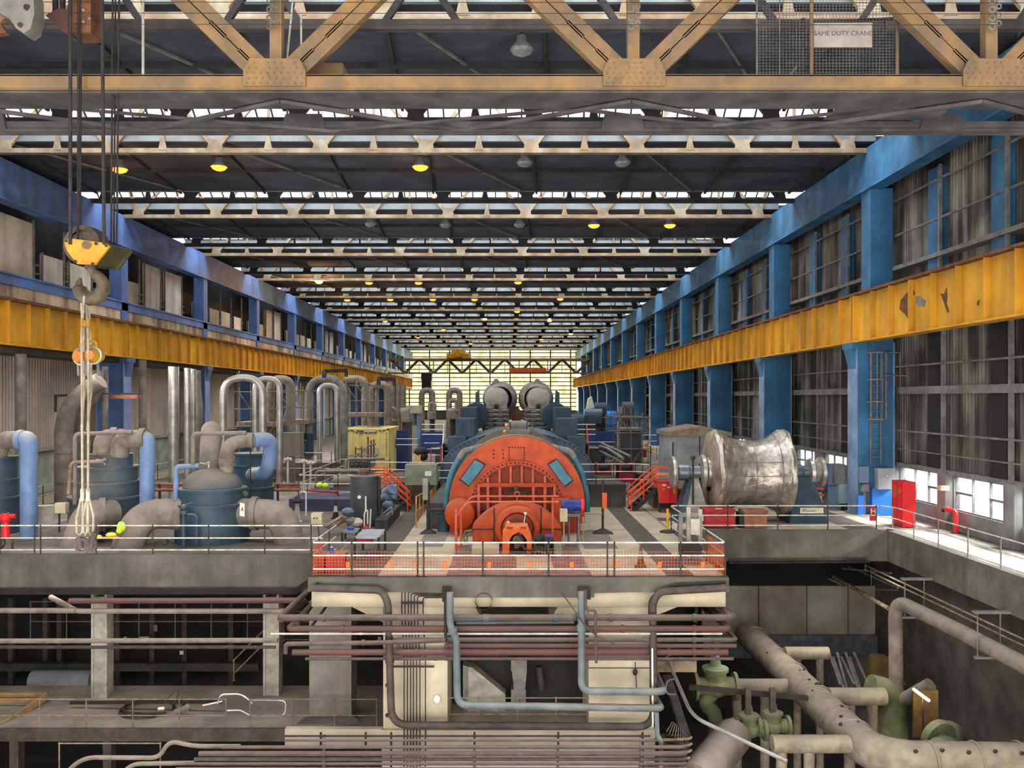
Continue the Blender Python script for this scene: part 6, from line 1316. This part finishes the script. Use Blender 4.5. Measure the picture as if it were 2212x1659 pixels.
small('drain_pipe', 'slim dark pipe beside the left blue grey drop pipe', [(962, 1275), (963, 1385)], yq+.2, .05, 'conduit_black')
small('drain_pipe', 'slim brown pipe stepping down right of the right drop pipe', [(1265, 1275), (1265, 1318), (1286, 1318), (1288, 1432)], yq-.1, .045, 'pipe_brown', .1)
single('hanger_plate', PB(955, 1268, 975, 1300, 27.5, 27.6).box(P(1248, 0, 27.5).x, P(1276, 0, 27.5).x, 27.5, 27.6, P(0, 1295, 27.5).z, P(0, 1268, 27.5).z), 'conduit_black', 'black hanger plates at the top of the two drop pipes', 'bracket')
single('oil_lamp_duct', MB().lathe([(.27, 0), (.27, .5), (.22, .55), (.02, .55)], P(1045, 1300, 27.6), (0, 1, -.1), 20), 'conduit_black', 'round black pipe end in the centre opening', 'pipe')
single('slack_cable', MB().tube(pp([(1213, 1280), (1235, 1310), (1262, 1350), (1290, 1375), (1330, 1392), (1392, 1398)], 26.6), .02, 6), 'cable_brown', 'thin slack cable sagging across the right drop pipe', 'cable')
pipe_run('cable_trunking', 'thick dark brown trunking framing the foundation in a big U', 'trunking', [P(672, 1270, 27.5), P(824, 1275, 27.5), P(838, 1300, 27.4), P(846, 1566, 27.3), P(1412, 1570, 27.3), P(1410, 1300, 27.4), P(1425, 1278, 27.5), P(1568, 1270, 27.5)], .12, 'cable_brown', .55, [(P(842, y, 27.35), UZ) for y in (1430, 1480, 1545)], seg=12, frad=1.2, flen=.03)
m = MB()
for k in range(4): m.pipe([P(0-60, 1272+k*3.5, 31.5), P(640, 1272+k*3.5, 31.4), P(668, 1250+k*4, 28.5), P(690, 1262+k*4, 27.5)], .035, .3, 6, 4)
single('cable_run', m, 'conduit_black', 'bundle of dark cables along the bottom of the left deck beam', 'cables')
m = MB()
for k in range(4): m.pipe([P(1568, 1258+k*3.5, 27.6), P(1450, 1262+k*4, 27.6), P(1402+k*3, 1290, 27.5), P(1402+k*3, 1330, 27.5)], .03, .3, 6, 4)
single('cable_run', m, 'conduit_black', 'bundle of dark cables bending at the right foundation corner', 'cables')
single('cable_run', MB().cyl(P(1575, 1211, 37.2), P(1870, 1209, 37.2), .07, 8).cyl(P(1575, 1216, 37.2), P(1880, 1214, 37.2), .05, 8), 'conduit_black', 'pair of dark cables under the right deck beam', 'cables')
for i, px in enumerate((873, 880, 887, 893, 900, 907, 919)):
    single('conduit', MB().pipe(pp([(958, 1272+i*2), (px-6+0.0*i, 1274+i*4)] if False else [(956, 1273+i*3), (px-5, 1273+i*3), (px-5, 1330), (px, 1420), (px, 1680)], 27.85), .018, .08, 6), 'conduit_black', 'thin black conduit running down the pale left foundation pier', 'conduit', 'thin black conduits on the left pier')
single('conduit_clamp', PB(866, 1301, 912, 1305, 27.8, 27.86).box(P(850, 0, 27.8).x, P(938, 0, 27.8).x, 27.8, 27.86, P(0, 1442, 27.8).z, P(0, 1439, 27.8).z), 'conduit_black', 'clamp bars across the thin black conduits', 'clamp')
t = thing('pull_chain', 'dark chain with a weight on the right foundation pier', 'chain', P(1373, 1487, 27.9)); obj('chain', MB().cyl(P(1372, 1430, 27.9), P(1375, 1487, 27.9), .015, 6), 'conduit_black', t); obj('weight', MB().ball(P(1372, 1452, 27.9), .08, 10, 6, (1, 1, 1.4)), 'conduit_black', t)
single('white_dome_lamp', MB().ball(P(944, 1510, 28.0), .12, 14, 8, (1, .6, 1.2)), 'white_paint', 'round white lamp on the left foundation pier', 'lamp')
t = thing('hopper', 'grey slanted hopper in the centre opening', 'hopper', P(1045, 1560, 29.8)); obj('body', poly([(1006, 1440), (1020, 1442), (1092, 1500), (1092, 1552), (1006, 1556)], 29.6, .6), 'stand_grey', t); obj('rim', poly([(1000, 1436), (1010, 1440), (1008, 1558), (1000, 1558)], 29.5, .6), 'steel_grey', t)
t = thing('duct_column', 'grey crumpled duct column in the centre opening', 'duct', P(1122, 1555, 29.8)); obj('upper', PB(1104, 1425, 1138, 1450, 29.6, 30.2), 'steel_grey', t); obj('middle', poly([(1106, 1450), (1138, 1450), (1134, 1490), (1110, 1490)], 29.7, .5), 'steel_grey', t); obj('lower', PB(1104, 1490, 1136, 1555, 29.7, 30.2), 'steel_grey', t); obj('bracket', MB().cyl(P(1165, 1440, 30), P(1170, 1490, 30), .12, 10), 'steel_dark', t)
railing('thin rail across the centre opening between the foundation piers', [P(950, 1560, 28.3), P(1285, 1560, 28.3)], (.8, .26), 1.45, r=.022, mat='rail_rust', pmat='rail_rust')
single('cross_beam', PB(1415, 1428, 1505, 1452, 29.8, 30.2), 'board', 'brown grey beam right of the foundation under the pipes', 'beam')
# pipes across the bottom of the picture
ylow = 26.0
for i, (py, r, mt) in enumerate(((1590, .03, 'conduit_black'), (1599, .04, 'pipe_brown'), (1614, .055, 'pipe_brown'), (1628, .08, 'pipe_brown'), (1640, .06, 'cable_brown'), (1650, .05, 'pipe_brown'), (1662, .07, 'pipe_brown'))):
    y = ylow+.1*i; xa = (615, 615, 480, 430, 420, 400, 380)[i]; xb = 1488 if i > 1 else 1405
    pts = [P(xa, py, y), P(xb, py, y)]
    if i > 1: pts.append(P(xb-60, py-22, y+3.2))
    pipe_run('bottom_pipe', 'dusty brown pipe low across the foundation foot, %s from the top' % ('first, very thin', 'second', 'third', 'fourth and thickest', 'fifth', 'sixth', 'seventh, lowest')[i], 'pipe', pts, r, mt, .5, [(P(px, py, y), UX) for px in (700, 1025, 1205, 1385)], group=None, seg=10, frad=1.35, flen=.04)
m = MB()
for px in (693, 790, 845, 1025, 1206, 1388): m.bar(P(px, 1582, 26.9), P(px, 1680, 26.9), .06, .06)
single('pipe_rack_posts', m, 'conduit_black', 'thin dark hanger strips holding the low pipes', 'hanger')
small('bent_pipe', 'pale grey pipe bending up at the bottom left', [(130, 1680), (180, 1636), (345, 1637), (365, 1600), (420, 1612), (520, 1612)], 27, .07, 'dusty_pipe', .4)
small('bent_pipe', 'second pale grey pipe bending near the bottom left edge', [(255, 1680), (285, 1650), (420, 1648)], 27.2, .07, 'dusty_pipe', .3)
railing('low thin handrail at the bottom left below the gallery', [P(128, 1672, 28), P(128, 1672, 28)+V((3.3, 0, 0))], (1.0,), 3.3, r=.025, mat='rail_rust', pmat='rail_rust', foot=False)
# left gallery
railing('pale handrail along the edge of the lower left gallery', [V((-26, 31.75, -6.4)), V((P(488, 0, 31.75).x, 31.75, -6.4))], (1.05, .45), 1.68, r=.024, mat='rail_rust', pmat='rail_rust')
railing('pale handrail of the lower gallery by the concrete pedestal', [V((P(540, 0, 31.75).x, 31.75, -6.4)), V((-4.9, 31.75, -6.4))], (1.05, .45), 1.55, r=.024, mat='rail_rust', pmat='rail_rust')
single('gallery_gate_rail', MB().pipe(pp([(470, 1520), (476, 1500), (520, 1499), (540, 1513), (545, 1520)], 31.9), .03, .3, 8).pipe(pp([(490, 1535), (520, 1534), (540, 1546), (612, 1546), (617, 1535), (617, 1515), (600, 1512), (545, 1512)], 31.8), .028, .15, 8), 'rail_white', 'bent pale handrail ends at the gallery gap', 'railing')
for px, yb, y, l in ((215, 1512, 34.9, 'left'), (586, 1515, 35.2, 'right')):
    single('gallery_column', PB(px-13, 1290, px+13, yb+4, y, y+.5).box(P(px-17, 0, y).x, P(px-12, 0, y).x, y-.05, y+.55, -6.4, -.9).box(P(px+12, 0, y).x, P(px+17, 0, y).x, y-.05, y+.55, -6.4, -.9), 'stand_grey', 'dusty steel column standing on the lower gallery, %s one' % l, 'column')
t = thing('concrete_pedestal', 'pale concrete pedestal on a sloped base left of the foundation', 'pedestal', P(714, 1560, 32.5)); obj('shaft', PB(668, 1300, 759, 1556, 32.4, 33.6), 'concrete_pale', t); obj('base', MB().hexa([P(620, 1580, 31.9), P(800, 1580, 31.9), P(800, 1580, 34), P(620, 1580, 34), P(660, 1548, 32.3), P(766, 1548, 32.3), P(766, 1548, 33.8), P(660, 1548, 33.8)]), 'concrete_dark', t)
single('angle_bracing', MB().bar(P(-60, 1503, 34.5), P(104, 1502, 34.5), .12, .25).bar(P(102, 1503, 34.4), P(2, 1570, 32.1), .12, .25).bar(P(-60, 1515, 34.0), P(80, 1513, 34.0), .08, .15), 'crane_tan', 'tan yellow steel angle frame on the lower gallery at the left edge', 'frame')
for i, (cx, cy, rx_, ry_) in enumerate(((318, 1540, 1.0, .9), (330, 1545, 1.15, .8))):
    c = V((P(cx, 0, 33.5).x, 33.5+.1*i, -6.33+.05*i)); single('hose_coil', MB().tube([c+V((rx_*math.cos(a), ry_*math.sin(a), .02*math.sin(3*a))) for a in [2*PI*k/36 for k in range(32)]], .05, 8), 'conduit_black', ('inner', 'outer')[i]+' loop of black hose coiled on the lower gallery', 'hose')
single('hose_lance', MB().tube(pp([(438, 1524), (480, 1515)], 32.6), .03, 8), 'white_paint', 'pale straight lance lying on the gallery by the rail gap', 'lance')
single('steel_fitting', MB().cyl(P(378, 1540, 33), P(405, 1528, 33), .12, 12).ball(P(405, 1528, 33), .14), 'steel_grey', 'dull steel fitting beside the hose coil', 'fitting')
single('white_tag_roll', MB().cyl(P(342, 1531, 33), P(355, 1530, 33), .06, 10), 'white_paint', 'small white roll beside the hose coil', 'roll')
single('dark_beam', MB().bar(P(152, 1518, 33.8), P(480, 1516, 33.4), .12, .1), 'conduit_black', 'long dark bar lying across the lower gallery', 'bar')
single('wire_loop', MB().tube(pp([(355, 1516), (375, 1495), (384, 1490), (386, 1500), (375, 1520)], 33.2), .03, 6), 'cable_brown', 'upright brown wire loop on the lower gallery', 'wire')
railing('dim handrail deep inside the lower left gallery', [V((-24, 43, -6.4)), V((-9.5, 43, -6.4))], (2.0, 1.5, 1.0, .1), 1.9, r=.03, mat='rail_rust', pmat='steel_grey')
railing('dim handrail of the stairs at the back of the lower gallery', [P(505, 1470, 38), P(575, 1400, 38)], (.9, .3), 1.4, r=.03, mat='rail_rust', pmat='rail_rust')
for i, (px, py, w_, h_, mt) in enumerate(((310, 1378, 22, 6, 'drum_white'), (336, 1357, 7, 14, 'board'), (392, 1410, 8, 8, 'white_paint'), (270, 1378, 6, 5, 'drum_white'))): single('wall_sign', PB(px-w_/2, py-h_/2, px+w_/2, py+h_/2, 44, 44.05), mt, ('long pale', 'narrow brown', 'small white', 'tiny pale')[i]+' plate in the dark of the lower gallery', 'plate')
m = MB()
for px in (25, 100, 130, 255, 330, 400, 500): m.bar(P(px, 1290, 45), P(px, 1500, 45), .25, .25)
m.bar(P(-40, 1440, 44), P(560, 1440, 44), .3, .4).bar(P(-40, 1487, 43), P(480, 1487, 43), .3, .3)
single('steel_framework', m, 'concrete_dark', 'dim steel framework at the back of the lower gallery', 'frame')
single('dim_tank', MB().cyl(P(70, 1470, 42), P(200, 1470, 42), .5, 18), 'cabinet_grey', 'dim horizontal grey tank deep in the lower gallery', 'tank')
single('gallery_beam', PB(-60, 1582, 500, 1594, 31.9, 32.1).box(P(20, 0, 32).x, P(40, 0, 32).x, 32, 32.4, -11, -6.8).box(P(222, 0, 33).x, P(240, 0, 33).x, 33, 33.4, -11, -6.8), 'cable_brown', 'brown beam and posts carrying the gallery', 'beam')

# ================================================================== the pit at the right
bx_, bz_ = 11.6, -5.6
t = thing('insulated_main_pipe', 'fat pale lagged main pipe with dark stains bending right at the pit bottom', 'pipe', (bx_, 34, bz_))
obj('pipe', MB().pipe([(bx_-.1, 41.5, bz_), (bx_, 27.0, bz_), (20, 26.8, bz_-.05)], .6, 1.5, 28, 10), 'stained_pipe', t)
for y in (40.4, 37.0, 35.0, 32.2, 30.2, 28.8): obj('band', MB().tube([(bx_+.615*math.cos(a), y, bz_+.615*math.sin(a)) for a in [2*PI*k/30 for k in range(30)]], .025, 6, closed=True), 'stained_pipe', t)
for x in (13.2, 14.6, 16.0): obj('band', MB().tube([(x, 26.9+.615*math.cos(a), bz_+.615*math.sin(a)) for a in [2*PI*k/30 for k in range(30)]], .025, 6, closed=True), 'stained_pipe', t)
m = MB(); rs = random.Random(11)
for k in range(16):
    y = rs.uniform(28.5, 37); a = rs.uniform(.5, 2.4); p = V((bx_+.6*math.cos(a), y, bz_+.6*math.sin(a))); m.ball(p, rs.uniform(.04, .1), 8, 5, (1, 1.2, .6))
for k in range(7): x = 12.6+k*.8; m.ball((x, 26.9-.55*math.sin(.6+.1*k), bz_+.45+.05*(k % 2)), .08, 8, 5, (1, .5, .8))
obj('tar_spots', m, 'bolt_dark', t)
def tee(label, px0, px1, py, y, r, legs, yb=1700):
    t = thing('pipe_support', label, 'pipe support', P((px0+px1)/2, py, y)); a, b = P(px0, py, y), P(px1, py, y)
    obj('crossbar', MB().lathe([(.02, 0), (r, .02), (r, (b-a).length-.02), (.02, (b-a).length)], a, (b-a), 20), 'stained_pipe', t)
    for px in legs: p = P(px, py, y); obj('leg', MB().cyl(p, V((p.x, y, -11)), r*.62, 14), 'stained_pipe', t)
    return t
tee('lagged cross pipe on two legs at the back of the pit', 1695, 1790, 1411, 36.5, .27, (1722, 1771))
tee('lagged cross pipe with white streaks left of the main pipe', 1580, 1712, 1483, 34.0, .3, (1592, 1652))
tee('lagged cross pipe on one thick leg right of the main pipe', 1790, 1912, 1505, 32.0, .33, (1835, 1884))
tee('lagged cross pipe on two legs at the pit bottom, left of the bend', 1666, 1836, 1607, 28.0, .29, (1688, 1748))
pipe_run('lagged_pipe', 'tan lagged pipe rising to an elbow and running along the right pit wall', 'pipe', [P(2010, 1480, 32.6), P(1948, 1515, 33.6), P(1936, 1490, 34), V((15.3, 34, -2.2)), V((15.75, 30, -2.35)), V((15.9, 12, -2.5))], .27, 'dusty_pipe', .8, [], seg=20)
railing('thin hanging rail along the right pit wall', [V((16.2, 39, -1.9)), V((16.2, 12, -1.9))], (.1, -.1), 30, r=.035, mat='rail_rust', pmat='steel_grey', foot=False, name='pipe_rail')
for i, y in enumerate((33.5, 28.3, 24.2)):
    t = thing('pipe_hanger', 'grey hanger rods with a bracket over the lagged wall pipe, %s of three' % ('farthest', 'middle', 'nearest')[i], 'hanger', (15.8, y, -2.7)); obj('rod', MB().cyl((15.45, y, -2.75), (15.45, y, -1.2), .022, 6).cyl((16.2, y, -2.75), (16.2, y, -1.2), .022, 6), 'steel_grey', t); obj('bracket', MB().box(15.3, 16.5, y-.1, y+.1, -1.3, -1.22).box(15.35, 16.3, y-.06, y+.06, -2.8, -2.72), 'steel_grey', t)
single('raking_rail', MB().cyl(P(1800, 1245, 43), P(1920, 1315, 36), .09, 10).cyl(P(1790, 1250, 43), P(1818, 1263, 42), .05, 8), 'rail_rust', 'pale rail slanting down under the right deck corner', 'rail')
single('raking_rail', MB().cyl(P(1820, 1228, 43), P(1925, 1238, 38.5), .05, 8).cyl(P(1830, 1222, 44), P(1940, 1270, 38), .05, 8), 'steel_grey', 'thin grey rails under the right deck corner', 'rail')
single('ladder_hoop', MB().tube(pp([(1882, 1230), (1882, 1273), (1940, 1275)], 40), .025, 6), 'steel_grey', 'thin bent rod hanging under the right deck', 'rod')
def valve(label, px, py, y, s):
    c = P(px, py, y); t = thing('gate_valve', label, 'valve', c)
    obj('body', MB().ball(c, .42*s, 16, 10, (1.1, 1, .9)).cyl(c-V((.7*s, 0, 0)), c+V((.7*s, 0, 0)), .3*s, 16), 'valve_green', t)
    for d in (-.66, .66): obj('flange', MB().cyl(c+V((d*s-.06, 0, 0)), c+V((d*s+.06, 0, 0)), .46*s, 20), 'valve_green', t)
    obj('bonnet', MB().lathe([(.36*s, .2*s), (.36*s, .5*s), (.44*s, .52*s), (.44*s, .62*s), (.2*s, .7*s), (.14*s, 1.0*s), (.02, 1.02*s)], c, UZ, 20), 'valve_green', t)
    obj('stem', MB().cyl(c+V((0, 0, .9*s)), c+V((0, 0, 1.5*s)), .07*s, 10).cyl(c+V((-.12*s, 0, 1.4*s)), c+V((.12*s, 0, 1.4*s)), .05*s, 8), 'cable_brown', t)
    return t
valve('mossy green valve at the left of the pit under the brown pipes', 1545, 1482, 33, 1.15)
valve('grey green valve with an upright stem, left of the pair in the pit', 1617, 1575, 30.5, .85)
valve('grey green valve with an upright stem, right of the pair in the pit', 1670, 1568, 30.5, .8)
pipe_run('green_pipe', 'mossy green pipe elbow dropping at the left of the pit', 'pipe', [P(1545, 1490, 33), P(1520, 1520, 33), P(1545, 1540, 33), P(1546, 1700, 33)], .28, 'valve_green', .4, [], seg=16)
pipe_run('green_pipe', 'mossy green downpipe behind the cross pipe right of the main pipe', 'pipe', [P(1880, 1490, 34), P(1925, 1500, 34), P(1930, 1700, 34)], .6, 'valve_green', .9, [], seg=20)
single('dusty_drum_pipe', MB().cyl(P(1500, 1690, 27), P(1585, 1590, 30), .62, 22), 'dusty_pipe', 'fat dusty grey pipe rising at the bottom left of the pit', 'pipe')
single('dusty_drum_pipe', MB().cyl(P(2030, 1640, 28), P(2050, 1590, 31), .55, 22).lathe([(.02, 0), (.62, .02), (.62, .3), (.02, .32)], P(2035, 1600, 29), (-.3, 1, .2), 22), 'valve_green', 'dusty green pipe end behind the main pipe bend', 'pipe')
single('handrail_pipe', MB().pipe([P(1440, 1420, 30), P(1490, 1535, 27.5), P(1510, 1555, 27), P(1700, 1645, 25)], .06, .3, 10), 'lagging_silver', 'pale diagonal handrail crossing the left of the pit', 'handrail')
single('dark_bar', MB().bar(P(1488, 1484, 31), P(1745, 1508, 31), .12, .18), 'conduit_black', 'dark bar across the pit in front of the green valve', 'bar')
for i, (px, py) in enumerate(((1617, 1520), (1670, 1520))): single('valve_spindle', PB(px-6, 1488, px+6, 1555, 30.3, 30.45), 'cable_brown', 'brown spindle post above the %s grey green valve' % ('left', 'right')[i], 'post')
t = thing('pit_ladder_stair', 'dim steep stair with thin rails between the foundation and the pit', 'stairs', P(1470, 1560, 29)); m = MB()
for k in range(9): m.cyl(P(1452+k*3.5, 1560+k*1.5, 29), P(1440+k*6, 1580+k*4, 28), .02, 6)
obj('rungs', m, 'rail_rust', t); obj('stringer', MB().bar(P(1440, 1460, 30.5), P(1485, 1600, 28.5), .3, .12), 'steel_dark', t); obj('hoop', MB().pipe(pp([(1460, 1466), (1440, 1470), (1438, 1490), (1442, 1500), (1460, 1500)], 29.5), .03, .15, 8), 'steel_grey', t)
for i in range(5): single('curved_pipe', MB().pipe([P(1380, 1600+14*i, 27.0), P(1485, 1597+14*i, 27.0), P(1495, 1592+14*i, 28.5), P(1425, 1587+12*i, 31)], .045, .5, 8), 'rail_rust', 'bent pale conduit at the right foundation foot, %s of five from the top' % ORD[i].replace('nearest', 'first'), 'conduit')
small('downpipe', 'blue grey downpipe at the right foundation edge', [(1418, 1540), (1420, 1590), (1428, 1600), (1428, 1690)], 26.6, .075, 'pipe_steelblue', .2)
single('pipe_strip', MB().cyl(P(1409, 1400, 27.2), P(1410, 1570, 27.2), .03, 6), 'white_paint', 'bright thin pipe along the right foundation pier edge', 'pipe')
t = thing('tube_lamp', 'lit slanting tube lamp before its tan glow panel at the right of the pit', 'lamp', P(1990, 1500, 31))
a, b = P(1974, 1489, 31.5), P(2006, 1513, 29.5); obj('tube', MB().cyl(a, b, .05, 10), 'tube_glow', t); obj('pole', MB().cyl(P(1994, 1505, 30.3), P(1994, 1580, 30.3), .03, 8).cyl(P(1971, 1495, 31.6), P(1971, 1560, 31.6), .02, 8), 'conduit_black', t)
single('glow_panel', PB(1973, 1492, 2027, 1592, 31.7, 31.8), 'tan_wall', 'tan panel added in the outline of the tube lamp glow', 'panel')  # tan colour and outline stand in for lamp glow on the wall
single('duct_wedge', MB().prism([(0, 0), (1.6, 0), (1.0, 1.1), (.4, 1.1)], P(1880, 1480, 38), UX, UZ, (0, 1, 0)), 'tan_wall', 'dim tan sloped duct at the back of the pit', 'duct')
m = MB()
for k in range(7): m.bar(P(1790+k*9, 1410+k % 2*10, 39), P(1815+k*10, 1480+k % 3*15, 37), .1, .1)
single('scrap_steel', m, 'steel_grey', 'tangle of dim steel bars at the back of the pit', 'scrap')
d = bpy.data.lights.new('tube_light', 'POINT'); d.energy = 34; d.color = (1, .7, .3); d.shadow_soft_size = .2; o = bpy.data.objects.new('tube_light', d); C.objects.link(o); o.location = P(1988, 1512, 30.3)

railing('white rail along the pale walkway under the left wall', [V((-25.0, 40, 0)), V((-25.0, 76, 0))], (1.1, .6), 3.0)

t = thing('brown_pipe_rack', 'run of rusty brown pipes low across the deck behind the left vessels', 'pipe rack', P(480, 1062, 44))
for py, r in ((1046, .06), (1051, .05), (1058, .09)): obj('pipe', MB().cyl(P(330, py, 44), P(648, py, 44), r, 8), 'brown_chest', t)
for px in (345, 470, 600): obj('support', MB().box(P(px, 0, 44).x-.05, P(px, 0, 44).x+.05, 43.95, 44.05, 0, P(0, 1044, 44).z), 'steel_dark', t)
single('pit_wall', MB().box(P(594, 0, 60).x, P(742, 0, 60).x, 60, 60.4, 0, P(0, 1000, 60).z), 'plate', 'low brownish wall behind the valves at mid left', 'low wall')

t = thing('orange_barrier', 'bright orange plastic barrier right of the blue rotor stand', 'barrier', (16.0, 44.2, 0))
obj('panel', MB().hexa([P(1757, 1092, 44), P(1768, 1092, 44), P(1768, 1092, 44.1), P(1757, 1092, 44.1), P(1757, 1052, 44), P(1762, 1050, 44), P(1762, 1050, 44.1), P(1757, 1052, 44.1)]), 'stair_orange', t)
for py in (1056, 1070, 1084): obj('rail', MB().bar(P(1760, py-2, 44), P(1779, py, 44), .06, .1), 'stair_orange', t)
t = thing('timber_pallet', 'flat dark timber on the deck left of the pale green cabinet', 'pallet', G(1800, 1098))
o = G(1800, 1098); obj('board', MB().box(o.x-1.2, o.x+1.0, o.y-.6, o.y+.8, .0, .1), 'board', t); obj('batten', MB().box(o.x-1.1, o.x+.9, o.y-.4, o.y-.2, .1, .16), 'bollard_yellow', t)
